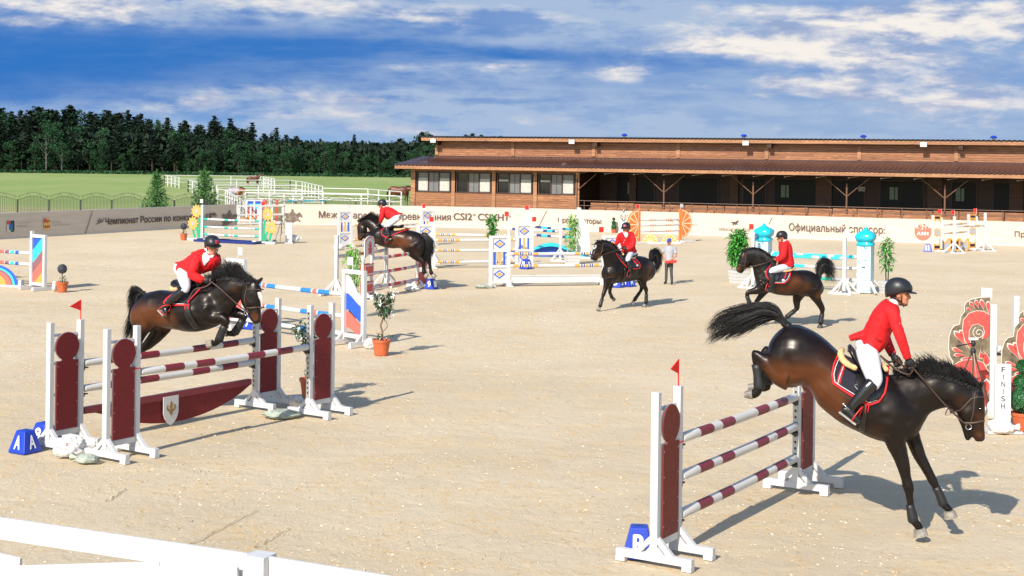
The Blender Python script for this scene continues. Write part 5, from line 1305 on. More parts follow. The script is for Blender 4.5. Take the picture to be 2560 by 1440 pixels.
mb.build('faded_print', [mat('faded_blue', (.15, .18, .45), .8), mat('faded_red', (.6, .22, .18), .8)], sk)
sack(218, 1158, .30, .11, 'small grey-green sack in front of the left stands', SACKG, 2.8, 2)
sack(740, 1018, .26, .18, 'white tied sack behind the right end of the left oxer', SACK, 2.4, 3)
sack(703, 1045, .5, .12, 'flat grey-green sack under the right end of the left oxer', SACKG, .2, 4, False)
sack(924, 872, .22, .2, 'white sack behind the orange pot of the flowering tree', SACK, .3, 5, False)
sack(138, 728, .2, .26, 'small white sack beside the round topiary pot at the left', SACK, 1.2, 6, False)
sack(2487, 1050, .22, .3, 'white sack behind the FINISH board', SACK, 2.8, 7, False); sack(2500, 1084, .34, .19, 'white sack in front of the FINISH board', SACK, -.2, 8)
sack(735, 607, .42, .34, 'white sack with red print beside the white pillar', SACK, .2, 9); sack(685, 609, .26, .16, 'grey-green sack behind the number 10 block', SACKG, .2, 10, False)
sack(1030, 727, .4, .12, 'pale sack at the foot of the red box stand', SACK, .1, 11, False); sack(1205, 720, .4, .1, 'grey-green sack left of the nearest diamond stand', SACKG, .1, 12)
sack(848, 625, .4, .22, 'white sack at the foot of the far diamond stand', SACK, .1, 13, False); sack(1350, 668, .35, .14, 'pale grey sack right of the lettered B block', SACKG, .1, 14)

# ------------------------------------------------------------------ potted plants
def pot(t, r, h, m_=TERRA):
    mb = MB(); mb.lathe((0, 0, 0), [(r*.68, 0), (r*.72, .01), (r*.93, h*.82), (r*1.0, h*.83), (r*1.03, h*.97), (r*.99, h), (r*.9, h*.97), (r*.85, h*.85)], 24); mb.build('pot', m_, t, smooth=False)
    mb = MB(); mb.lathe((0, 0, 0), [(r*.84, h*.86), (r*.5, h*.88)], 16); mb.build('soil', BARK, t)
def leaf(mb, p, d, L, w, mi=0, droop=.3):
    d = d.normalized(); s = d.cross(V((0, 0, 1)));
    if s.length < .05: s = V((1, 0, 0))
    s.normalize(); m_ = p+d*L*.5+V((0, 0, .02*L)); e = p+d*L-V((0, 0, droop*L)); up = s.cross(d)*w*.25
    mb.add([p, m_+s*w/2+up, e, m_-s*w/2+up, m_], [(0, 1, 4), (1, 2, 4), (2, 3, 4), (3, 0, 4)], mi)
LEAF = mat('bright_leaf', (.07, .25, .012), .5, .2, 6, island=.55, col2=(.11, .36, .02)); LEAFD = mat('dark_leaf', (.018, .06, .02), .45, .2, 6, island=.5); LEAFM = mat('mid_leaf', (.03, .17, .015), .5, .2, 6, island=.7, col2=(.05, .23, .03)); PETAL = mat('silver_petal', (.7, .7, .68), .6, .1, 9)
BALLM = mat('heather_leaf', (.055, .06, .075), .6, .2, 9, island=.5); BOXL = mat('box_leaf', (.02, .10, .03), .5, .2, 8, island=.6)
def clump(mb, c, r, n, L, w, R, mi=0, rz=1.0, vert=0):
    for i in range(n):
        d = V((R.gauss(0, 1), R.gauss(0, 1), R.gauss(0, 1)+vert)).normalized(); p = c+V((d.x*r, d.y*r, d.z*r*rz))*R.random()**.4
        leaf(mb, p, d+V((R.gauss(0, .5), R.gauss(0, .5), R.gauss(0, .4))), L*R.uniform(.7, 1.2), w*R.uniform(.7, 1.2), mi)
def ballpot(px, py, r, h, ballr, zc, label, m_=BALLM, rings=1):
    R = random.Random(int(px)); t = thing('potted_topiary', label, 'potted plant', V2(G(px, py)), 0, 'topiary pots'); pot(t, r, h)
    mb = MB(); mb.tube([(0, 0, h*.8), (0, 0, zc)], .012, 5); mb.build('stem', BARK, t)
    mb = MB()
    for k in range(rings):
        mb.ell((0, 0, zc+k*ballr*1.6*.9), ballr*(1-.25*k)*.92, ballr*(1-.25*k)*.92, ballr*(1-.25*k)*.92, 16, 10)
        for i in range(700): d = V((R.gauss(0, 1), R.gauss(0, 1), R.gauss(0, 1))).normalized(); p = V((0, 0, zc+k*ballr*1.45))+d*ballr*(1-.25*k)*.9; leaf(mb, p, d+V((R.gauss(0, .5), R.gauss(0, .5), R.gauss(0, .5))), ballr*.22, ballr*.14)
    mb.build('clipped_ball', m_, t)
    mb = MB(); clump(mb, V((.04, 0, h+.06)), .09*r/.16, 60, .07, .03, R); mb.build('low_leaves', LEAFD, t); return t
ballpot(155, 730, .175, .29, .13, .66, 'terracotta pot with a dark round topiary ball beside the rainbow stand')
ballpot(459, 600, .17, .29, .14, .62, 'terracotta pot with a grey round topiary beside the left sunflowers')
tp = ballpot(2556, 1076, .17, .27, .17, .47, 'orange pot with a two tiered green topiary at the right edge', BOXL, 3)
ballpot(1534, 582, .15, .2, .14, .33, 'small orange pot with spiral green topiary by the banner wall', BOXL, 3)
def flowering(px, py, label, h, seed, lean, pale=True):
    R = random.Random(seed); t = thing('potted_tree', label, 'potted plant', V2(G(px, py)), 0, 'potted flowering trees'); pot(t, .185, .31, TERRA)
    pts = [V((.0, 0, .25)), V((.02+lean*.2, 0, .45)), V((-.02+lean*.4, 0, .6)), V((.05+lean*.7, .02, .8)), V((.06+lean, 0, 1.0)), V((.12+lean, 0, h))]
    mb = MB(); mb.tube(pts, [.026, .02, .02, .016, .012, .006], 7); mb.tube([pts[1], pts[1]+V((.1, 0, .12)), pts[1]+V((.06, .03, .25))], .008, 5)
    for i in range(9): a = R.random()*6.28; mb.tube([pts[3+i % 2], pts[4]+V((math.cos(a)*.16, math.sin(a)*.16, R.uniform(-.1, .15)))], .006, 4)
    mb.build('trunk', mat('twisted_bark', (.22, .13, .08), .8, .25, 8, .5), t)
    mb = MB()
    for c, r in ((V((.03+lean, 0, .98)), .13), (V((-.07+lean, .02, 1.1)), .11), (V((.12+lean, -.02, .98)), .11), (V((.04+lean, 0, .85)), .10), (V((.16+lean, 0, 1.15)), .07)): clump(mb, c, r, 60, .085, .055, R)
    clump(mb, V((-.06, 0, .42)), .05, 10, .07, .05, R); clump(mb, V((.16, 0, .42)), .05, 8, .07, .05, R); mb.build('foliage', LEAFD, t)
    mb = MB()
    for c, r, n_ in ((V((.2+lean, 0, h)), .09, 32), (V((.0+lean, 0, 1.08)), .16, 34), (V((.13+lean, 0, .87)), .12, 26), (V((.05, 0, .36)), .08, 8)): clump(mb, c, r, n_, .07, .04, R)
    mb.build('blossom', PETAL, t); return t
flowering(953, 888, 'orange pot with a small twisted blossoming tree beside the tricolour stand', 1.27, 3, 0)
flowering(776, 992, 'terracotta pot with a small tree half hidden behind the right maroon stand', 1.1, 4, -.12)
def leafy(loc, label, h0, h1, r, n, planter=None, leafm=LEAF, seed=1, L=.13, w=.05, bare=.0):
    R = random.Random(seed); t = thing('potted_shrub', label, 'potted plant', loc, .3, 'leafy shrubs in planters')
    if planter:
        pw, ph = planter; mb = MB(); rs = [[V((sx*pw*k, sy*pw*k, z)) for sx, sy in ((-1, -1), (1, -1), (1, 1), (-1, 1))] for z, k in ((0, .8), (ph, 1.0))]; mb.rings(rs); pb = mb.build('planter', WHITE, t)
        mb = MB()
        for z in (.25, .5, .75): k = (.8+.2*z)*1.004; mb.rings([[V((sx*pw*k, sy*pw*k, ph*z+dz)) for sx, sy in ((-1, -1), (1, -1), (1, 1), (-1, 1))] for dz in (0, .008)])
        mb.build('plank_gap', mat('planter_gap', (.2, .19, .18), .8), pb)
    else: pot(t, .11, .2, DARKM)
    mb = MB()
    for i in range(4): a = i*1.6; mb.tube([(.03*math.cos(a), .03*math.sin(a), .2), (.06*math.cos(a), .06*math.sin(a), h0), (r*.6*math.cos(a), r*.6*math.sin(a), h1-.1)], [.014, .01, .004], 5)
    mb.build('stem', BARK, t)
    mb = MB(); k = 9
    for i in range(k):
        z = h0+(h1-h0)*(i+.3)/k; f = math.sin(PI*(i+1)/(k+1))**.6
        for j in range(3): a = R.random()*6.28; clump(mb, V((math.cos(a)*r*.55*f, math.sin(a)*r*.55*f, z)), r*.45, n//(k*3), L, w, R, 0, .8, .2)
    mb.build('foliage', leafm, t); return t
leafy(V2(PD(887, 400, 35.5)), 'bright green leafy shrub behind the tricolour wave stand', .55, 1.72, .24, 620, None, mat('pale_leaf', (.13, .34, .04), .5, .2, 6, island=.5), 5, .15, .035)
leafy(V2(G(1845, 708)), 'bushy green shrub in a white plank planter before the cantering horse', .62, 1.62, .33, 900, (.25, .42), LEAFM, 6, .2, .10)
leafy(V2(G(2217, 734)), 'slim green tree in a white planter right of the turquoise tower', .75, 1.62, .22, 260, (.19, .38), LEAFM, 7, .16, .07)
leafy(V2(PD(1232, 400, 46.5)), 'small round leafed shrub rising behind the nearest diamond stand', 1.38, 2.05, .16, 330, None, LEAFM, 8, .13, .07)
leafy(V2(G(1430, 661)), 'pale green bamboo in a white planter behind the diamond jump', .55, 1.78, .28, 420, (.26, .45), mat('pale_leaf', (.13, .34, .04), .5, .2, 6, island=.5), 9, .2, .05)

# ------------------------------------------------------------------ tripods
def tripod(px, py, h, label, cam_=False):
    p = V2(G(px, py)); t = thing('tripod', label, 'tripod', p, 0, 'tripods'); mb = MB(); 
    for a in (.5, 2.6, 4.7): mb.tube([(math.cos(a)*.42, math.sin(a)*.42, .01), (0.02*math.cos(a), .02*math.sin(a), h*.82)], [.010, .014], 6); mb.tube([(math.cos(a)*.21, math.sin(a)*.21, h*.41), (0, 0, h*.38)], .006, 4)
    mb.tube([(0, 0, h*.3), (0, 0, h*.9)], .012, 6); mb.build('leg', mat('tripod_leg', (.16, .11, .09), .4, metal=.5), t)
    mb = MB(); mb.ell((0, 0, h*.83), .045, .04, .06); mb.ell((0, 0, h*.93), .04, .035, .05); mb.tube([(-.03, 0, h*.93), (-.27, -.05, h*.9)], [.008, .014], 6); mb.build('head', DARKM, t)
    mb = MB(); mb.box(-.07, .07, -.03, .03, h*.975, h*.975+.035); mb.build('mount_plate', mat('pale_plastic', (.7, .68, .6), .5) if cam_ else DARKM, t)
tripod(2431, 1045, 1.25, 'dark tripod with a pale device standing before the feather stand', True)
tripod(704, 607, 1.2, 'thin black tripod standing near the white pillar')
# trophy stand by the banner
tr_ = thing('trophy_stand', 'silver trophy ornament on a white pedestal behind the trotting rider', 'trophy stand', V2(PD(1561, 400, 73.5)), 0)
mb = MB(); mb.rings([[V((sx*k, sy*k, z)) for sx, sy in ((-1, -1), (1, -1), (1, 1), (-1, 1))] for z, k in ((0, .3), (.75, .16))]); mb.build('pedestal', WHITE, tr_)
mb = MB()
for a in range(6): mb.tube([(0, 0, .75), (math.cos(a)*.14, math.sin(a)*.14, .9), (math.cos(a)*.2, math.sin(a)*.2, 1.1)], .015, 5)
mb.ell((0, 0, 1.28), .05, .05, .1); mb.build('ornament', DSTEEL, tr_)
# things beyond the wall gap: a striped stand, crates, poles
bs = thing('spare_stand', 'spare stand with coloured diagonal panels beyond the white gate', 'jump stand', V2(PD(637, 400, 84)), .2); mb = MB()
for x in (-.42, 0, .42): mb.box(x-.05, x+.05, -.04, .04, 0, 1.3)
mb.box(-.42, .42, -.03, .03, 1.22, 1.299); mb.box(-.42, .42, -.03, .03, 0, .08); mb.build('frame', WHITE, bs)
for pts, c in (([(-.37, 1.2), (.37, 1.2), (.37, 1.05), (-.37, 1.05)], BLUE), ([(-.37, 1.04), (.37, .62), (.37, 1.04)], LCYAN), ([(-.37, 1.035), (-.37, .75), (.37, .35), (.37, .61)], MAUVE), ([(-.37, .74), (-.37, .4), (.37, .1), (.37, .34)], CORAL), ([(-.37, .39), (-.37, .09), (.36, .09)], LORANGE)):
    mb = MB(); mb.prism(pts, -.015, .015); mb.build('stripe_panel', c, bs)
for px, D, c, nm in ((665, 83, RED, 'spare red stand post beyond the gate, left of the sunflowers'), (694, 83.5, RED, 'spare red post beyond the right end of the gate'), (680, 85, WHITE, 'spare white post beyond the gate')):
    t = thing('spare_post', nm, 'jump post', V2(PD(px, 400, D)), 0, 'spare posts beyond the gate'); mb = MB(); mb.box(-.06, .06, -.06, .06, 0, 1.35); mb.build('upright', c, t); mb = MB(); mb.box(-.25, .25, -.2, .2, 0.0, .08); mb.build('foot', WHITE, t)
bx = thing('wooden_box', 'light wooden box standing beyond the white gate', 'box', V2(PD(606, 400, 82.5)), .1); mb = MB(); mb.box(-.28, .28, -.2, .2, 0, .32); mb.build('box', mat('light_wood', (.5, .3, .16), .7, .15, 5), bx); mb = MB(); mb.box(-.3, .3, -.22, .22, .321, .35); mb.build('lid', mat('light_wood', (.5, .3, .16)), bx)
pole(PD(700, 503, 90), PD(815, 501, 93), [(0, 0), (.15, 1), (.3, 0), (.5, 1), (.7, 0), (.85, 1)], [WHITE, LCYAN], 'turquoise and white pole on the practice jump behind the iron fence')
for px, D in ((735, 91), (757, 91.5)):
    t = thing('practice_stand', 'low white practice stand '+('left' if px < 740 else 'right')+' of the pair behind the iron fence', 'jump stand', V2(PD(px, 400, D)), 0, 'practice stands behind the iron fence'); mb = MB(); mb.box(-.07, .07, -.07, .07, 0, 1.35); mb.build('upright', WHITE, t); mb = MB(); mb.box(-.45, .45, -.2, .2, 0, .1); mb.build('foot', WHITE, t)

# ------------------------------------------------------------------ white plank fence at the camera corner
def near_fence():
    t = thing('white_plank_fence', 'white plank fence with cross brace crossing the bottom left corner', 'fence', V2(PD(645, 400, 10.1)), 0)
    zt = 1.2; A = G(0, 1293, zt); Bp = G(620, 1383, zt); Cc = G(985, 1442, zt); d = (Bp-A).normalized()
    A2 = A-d*1.5; n = V((d.y, -d.x, 0)).normalized(); n = n if n.y < 0 else -n
    def board(p, q, h, name, y=0, th=.03, dz=0):
        mb = MB(); mb.beam(p+n*y-V((0, 0, h/2)), q+n*y-V((0, 0, h/2)), th, h); return mb.build(name, WHITE, t, world=True, bevel=.004)
    board(A2, Bp-d*.0, .165, 'top_rail'); board(Bp+d*.175, Cc+(Cc-Bp).normalized()*1.6, .165, 'top_rail')
    pc = G(648, 1390, 1.2); mb = MB(); M = Matrix.Translation((pc.x, pc.y+.03, 0)) @ Matrix.Rotation(ang(d), 4, 'Z'); mb.box(-.085, .085, -.085, .085, 0, 1.206, M); mb.build('post', WHITE, t, world=True, bevel=.006)
    # braces and lower rails
    def pt(px, py): # point on the fence's vertical plane
        r = ray(px, py); c = A; tt = (V((c.x, c.y, 0))).dot(n)/V((r.x, r.y, 0)).dot(n); return V((r.x*tt, r.y*tt, H+r.z*tt))
    a = pt(60, 1392); b = pt(-330, 1300); e = (b-a).normalized(); board(a, a+e*1.2, .17, 'brace', .035)
    board(pt(-420, 1422)+V((0, 0, 0)), pt(420, 1398), .19, 'brace', .07); board(pt(420, 1398), pt(612, 1412), .19, 'brace', .0715)
    a = A+V((0, 0, -.5)); board(A2+V((0, 0, -.5)), Bp+V((0, 0, -.5)), .165, 'lower_rail')
    board(Bp+d*.21+V((0, 0, -.5)), Cc+(Cc-Bp)+V((0, 0, -.5)), .165, 'lower_rail')
near_fence()
# ------------------------------------------------------------------ horses and riders
class Fig:
    """a vertical plane through the animal; points are read off the photo, depth and width are real"""
    def __init__(s, px, D, deg, zoom):
        r = ray(px, 400); s.A = V((r.x*D, D, 0)); a = math.radians(deg); s.h = V((math.cos(a), math.sin(a), 0)); n = V((s.h.y, -s.h.x, 0)); s.n = n if n.y < 0 else -n
        s.ox, s.oy, s.s = zoom; s.D = D
    def P(s, zx, zy, lat=0.0):
        r = ray(s.ox+zx/s.s, s.oy+zy/s.s); t = (s.A.dot(s.n)+lat)/V((r.x, r.y, 0)).dot(s.n); return V((r.x*t, r.y*t, H+r.z*t))
    def m(s, r): return r/s.s*s.D/F
def ering(c, a, b, n=20, p=1.0):
    R = []
    for k in range(n):
        t = 2*PI*k/n; ct, st = math.cos(t), math.sin(t); R.append(c+a*(abs(ct)**p*(1 if ct > 0 else -1))+b*(abs(st)**p*(1 if st > 0 else -1)))
    return R
def smooth_rows(rs, k=2):
    """Catmull-Rom between rings"""
    out = []
    for i in range(len(rs)-1):
        a = rs[max(i-1, 0)]; b = rs[i]; c = rs[i+1]; d = rs[min(i+2, len(rs)-1)]
        for j in range(k):
            t = j/k; out.append([.5*((2*q)+(r-p)*t+(2*p-5*q+4*r-s)*t*t+(3*q-p-3*r+s)*t**3) for p, q, r, s in zip(a, b, c, d)])
    out.append(rs[-1]); return out
def rows(mb, fig, R, lat=0.0, p=.95, k=2, mi=None):
    """R: (x1,y1,x2,y2,halfwidth[,lat])"""
    rs = []
    for r in R:
        la = lat+(r[5] if len(r) > 5 else 0); a = fig.P(r[0], r[1], la); b = fig.P(r[2], r[3], la); rs.append(ering((a+b)/2, (a-b)/2, fig.n*r[4], 20, p))
    mb.rings(smooth_rows(rs, k), mi)
def limb(mb, fig, R, lat=0.0, wr=.85, k=2, n=14, mi=None):
    """R: (x,y,radius in zoomed pixels[,lat])"""
    C = [fig.P(r[0], r[1], lat+(r[3] if len(r) > 3 else 0)) for r in R]; rs = []
    for i, c in enumerate(C):
        d = (C[min(i+1, len(C)-1)]-C[max(i-1, 0)]).normalized(); rad = fig.m(R[i][2]); u = fig.n.cross(d).normalized(); w = d.cross(u).normalized(); rs.append(ering(c, u*rad, w*rad*wr, n, 1))
    mb.rings(smooth_rows(rs, k), mi); return C
def remesh(mb, voxel, smooth=3, fac=.5):
    me = bpy.data.meshes.new('tmp'); me.from_pydata([tuple(v) for v in mb.v], [], mb.f); bm = bmesh.new(); bm.from_mesh(me); bmesh.ops.recalc_face_normals(bm, faces=bm.faces); bm.to_mesh(me); bm.free()
    o = bpy.data.objects.new('tmp', me); COL.objects.link(o)
    m = o.modifiers.new('r', 'REMESH'); m.mode = 'VOXEL'; m.voxel_size = voxel
    m2 = o.modifiers.new('s', 'SMOOTH'); m2.factor = fac; m2.iterations = smooth
    bpy.context.view_layer.update(); ev = o.evaluated_get(bpy.context.evaluated_depsgraph_get()); em = bpy.data.meshes.new_from_object(ev)
    out = MB(); out.v = [v.co.copy() for v in em.vertices]; out.f = [tuple(p.vertices) for p in em.polygons]; out.m = [0]*len(out.f)
    bpy.data.objects.remove(o); bpy.data.meshes.remove(me); bpy.data.meshes.remove(em); return out
def bvh_of(mb): return BVHTree.FromPolygons([tuple(v) for v in mb.v], mb.f)
def patch(fig, bvh, poly, off, thick, lat0=.28, step=.03, side=1, default=.2, grow=0.0):
    """cloth cut to an outline (zoomed photo px) laid over the flank; side -1 gives the far flank"""
    pts = [fig.P(x, y, lat0) for x, y in poly]; q = [V(((p-fig.A).dot(fig.h), p.z)) for p in pts]
    d = []
    for a, b in zip(q, q[1:]+q[:1]):
        k = max(1, int((b-a).length/step)); d += [a.lerp(b, i/k) for i in range(k)]
    inner = []; x0 = min(p.x for p in q); x1 = max(p.x for p in q); z0 = min(p.y for p in q); z1 = max(p.y for p in q)
    def inside(p):
        c = False; j = len(d)-1
        for i in range(len(d)):
            if (d[i].y > p.y) != (d[j].y > p.y) and p.x < (d[j].x-d[i].x)*(p.y-d[i].y)/(d[j].y-d[i].y)+d[i].x: c = not c
            j = i
        return c
    x = x0+step/2
    while x < x1:
        z = z0+step/2
        while z < z1:
            p = V((x, z))
            if inside(p) and min((p-e).length for e in d) > step*.5: inner.append(p)
            z += step
        x += step
    nb = len(d); res = delaunay_2d_cdt(d+inner, [], [list(range(nb))], 1, 1e-6); P2 = res[0]; fs = [tuple(f) for f in res[2]]
    lay = []
    nn = fig.n*side
    hits = []
    for p in P2:
        o = fig.A+fig.h*p.x+V((0, 0, p.y)); o.z = p.y
        hit = bvh.ray_cast(o+nn*1.2, -nn, 1.2+.12)
        hits.append((o, (hit[0]-o).dot(nn) if hit[0] is not None else None))
    known = [h_[1] for h_ in hits if h_[1] is not None]
    base = min(known) if known else default
    k0 = [o+nn*((l if l is not None else base*.9)+off) for o, l in hits]
    mb = MB(); n = len(k0); mb.v = k0+[v+nn*thick for v in k0]
    edges = {}
    for f in fs:
        mb.f.append(f); mb.f.append(tuple(i+n for i in reversed(f)))
        for i in range(3): e = (f[i], f[(i+1) % 3]); edges[e] = 1
    for (a, b) in list(edges):
        if (b, a) not in edges: mb.f.append((b, a, a+n, b+n))
    mb.m = [0]*len(mb.f); return mb
def strip(poly, w):
    """polyline with width -> outline"""
    L = []; R = []
    for i, p in enumerate(poly):
        a = V(poly[max(i-1, 0)]); b = V(poly[min(i+1, len(poly)-1)]); d = (b-a).normalized(); n = V((-d.y, d.x))*w/2; L.append(tuple(V(p)+n)); R.append(tuple(V(p)-n))
    return L+R[::-1]
def join(a, b, mi=None):
    k = len(a.v); a.v += b.v; a.f += [tuple(i+k for i in f) for f in b.f]; a.m += (b.m if mi is None else [mi]*len(b.f)); return a
def coat_material():
    m = bpy.data.materials.new('bay_coat'); m.use_nodes = True; n = N(m.node_tree); b = n.n['Principled BSDF']
    tc = n.new('ShaderNodeTexCoord'); v = tc.outputs['Object']; at = n.new('ShaderNodeAttribute'); at.attribute_name = 'bay'
    nz = n.noise(v, 4, 5, .6); f2 = n.noise(n.scalev(v, (1, 1, 2)), 60, 4, .6); mot = n.noise(v, 14, 4, .6, .4)
    w = n.m('ADD', at.outputs['Fac'], n.m('MULTIPLY', n.m('SUBTRACT', nz, .5), .5), clamp=True)
    c = n.mix(n.ramp(w, .1, 1.0), (.006, .004, .0038), (.095, .029, .009)); c = n.mix(n.m('MULTIPLY', n.ramp(f2, .4, .8), .35), c, (.02, .012, .01))
    n.l.new(c, b.inputs['Base Color']); n.l.new(n.ramp(mot, .3, .7, .33, .52), b.inputs['Roughness']); b.inputs['Specular IOR Level'].default_value = .2; b.inputs['Coat Weight'].default_value = .22; b.inputs['Coat Roughness'].default_value = .27; b.inputs['Specular Tint'].default_value = (1, .86, .74, 1); b.inputs['Sheen Roughness'].default_value = .35
    bp = n.new('ShaderNodeBump'); bp.inputs['Strength'].default_value = .28; bp.inputs['Distance'].default_value = .012
    n.l.new(n.m('ADD', n.m('MULTIPLY', n.noise(n.scalev(v, (1, 1, .6)), 9, 4, .6), 1.0), n.m('MULTIPLY', f2, .22)), bp.inputs['Height']); n.l.new(bp.outputs[0], b.inputs['Normal']); return m
COAT = coat_material()
HAIR = mat('black_hair', (.005, .0045, .0045), .55, .1, 20, island=.4, spec=.4); HOOF = mat('pale_hoof', (.26, .23, .19), .5, .25, 14); HOOFD = mat('dark_hoof', (.05, .045, .04), .5, .2, 14)
JACKET = mat('scarlet_jacket', (.62, .004, .007), .8, .08, 5, .3); BREECH = mat('white_breeches', (.62, .62, .68), .8, .04, 5, .15); BOOT = mat('black_boot_leather', (.008, .008, .009), .25, .1, 6, spec=.6, coat=.2)
SKIN = mat('skin', (.52, .20, .11), .55, .08, 8); GLOVE = mat('black_glove', (.012, .011, .012), .6); HELM = mat('black_helmet', (.014, .015, .018), .42, .05, 4, spec=.5); SADL = mat('black_saddle_leather', (.01, .009, .009), .3, .1, 6, spec=.55)
PAD = mat('navy_saddle_pad', (.012, .01, .022), .85, .1, 8, .5); TRIM = mat('red_trim', (.6, .01, .015), .7); WTRIM = mat('white_trim', (.75, .72, .72), .7); FLEECE = mat('tan_sheepskin', (.72, .46, .22), .95, .12, 14, 1.0); REIN = mat('brown_leather_strap', (.055, .03, .02), .5); SILVER = mat('silver_metal', (.6, .6, .6), .25, metal=1.0); EYE = mat('dark_eye', (.01, .006, .004), .08); TRED = mat('red_stirrup', (.65, .02, .015), .35)
def strands(mb, guides, n, R, jit=.03, w=.006, taper=.15, curl=.02):
    """guides: polylines (world points, equal count); strands interpolate between random neighbours"""
    m = len(guides[0])
    for i in range(n):
        g = R.random()*(len(guides)-1); a = int(g); f = g-a; j = V((R.gauss(0, jit), R.gauss(0, jit), R.gauss(0, jit))); fr = R.uniform(.72, 1.06); P = []; W = []
        ph = R.random()*6.28
        for k in range(m):
            s = k/(m-1); q = s*fr*(m-1); q = min(q, m-1.001); k0 = int(q); t = q-k0
            p = guides[a][k0].lerp(guides[a][k0+1], t).lerp(guides[a+1][k0].lerp(guides[a+1][k0+1], t), f) if len(guides) > 1 else guides[a][k0].lerp(guides[a][k0+1], t)
            P.append(p+j*(.25+s)+V((math.sin(ph+s*7)*curl*s, math.cos(ph*1.7+s*6)*curl*s, math.sin(ph*2.1+s*8)*curl*s))); W.append(w*(1-(1-taper)*s)*R.uniform(.8, 1.2))
        mb.tube(P, W, 3, cap=False)
def dense(g, k=3):
    """subdivide a polyline with Catmull-Rom"""
    out = []
    for i in range(len(g)-1):
        p, q, r, s = g[max(i-1, 0)], g[i], g[i+1], g[min(i+2, len(g)-1)]
        for j in range(k): t = j/k; out.append(.5*((2*q)+(r-p)*t+(2*p-5*q+4*r-s)*t*t+(3*q-p-3*r+s)*t**3))
    out.append(g[-1]); return out

def muscles(out, fig, spec):
    import numpy as np
    vs = np.array([tuple(v) for v in out.v]); nr = np.zeros_like(vs); F4 = np.array([f if len(f) == 4 else f+(f[-1],) for f in out.f])
    fn = np.cross(vs[F4[:, 2]]-vs[F4[:, 0]], vs[F4[:, 3]]-vs[F4[:, 1]])
    for k in range(4): np.add.at(nr, F4[:, k], fn)
    nr /= np.linalg.norm(nr, axis=1, keepdims=True)+1e-9
    if np.sum(nr*(vs-vs.mean(0))) < 0: nr = -nr
    def pt(R_, u, v):
        q = u*(len(R_)-1); i = min(int(q), len(R_)-2); t = q-i; a, b = R_[i], R_[i+1]; e = [a[k]+(b[k]-a[k])*t for k in range(4)]; return fig.P(e[0]+(e[2]-e[0])*v, e[1]+(e[3]-e[1])*v)
    L = [('trunk', *q) for q in ((.22, .3, .2, .018), (.12, .6, .13, .02), (.30, .80, .11, .022), (.43, .62, .10, -.034), (.36, .25, .10, -.010), (.20, .52, .05, -.014), (.24, .72, .05, -.012), (.62, .6, .22, .012), (.73, .4, .09, -.022), (.83, .45, .13, .024), (.80, .74, .10, .026), (.88, .60, .05, -.02), (.76, .60, .05, -.012), (.92, .75, .09, .016), (.90, .30, .07, -.016), (.5, .9, .10, -.012))]
    L += [('neck', *q) for q in ((.35, .78, .05, -.016), (.5, .78, .05, -.016), (.68, .78, .045, -.014), (.45, .45, .09, .010), (.75, .45, .07, .010), (.55, .15, .06, .010), (.95, .6, .05, -.012))]
    L += [('head', *q) for q in ((.2, .78, .07, .012), (.34, .7, .06, .010), (.48, .75, .05, -.012), (.52, .3, .05, -.006), (.40, .38, .035, .010), (.62, .42, .05, .004), (.86, .3, .03, .007), (.78, .45, .04, -.006))]
    C = V(fig.n)
    for nm, u, v, r, a in L:
        c = np.array(tuple(pt(spec[nm], u, v))); d = vs-c; n3 = np.array(tuple(C)); d = d-np.outer(d @ n3, n3); w = np.exp(-(np.sum(d*d, 1)/(r*r))); w *= np.clip(np.abs(nr @ n3)*1.3, 0, 1); vs = vs+nr*(a*w)[:, None]
    for i in range(len(vs)):
        p = V(vs[i]); q = mn.noise(p*5.5)*.006+mn.noise(p*13)*.0028; vs[i] += nr[i]*q
    out.v = [V(p) for p in vs]
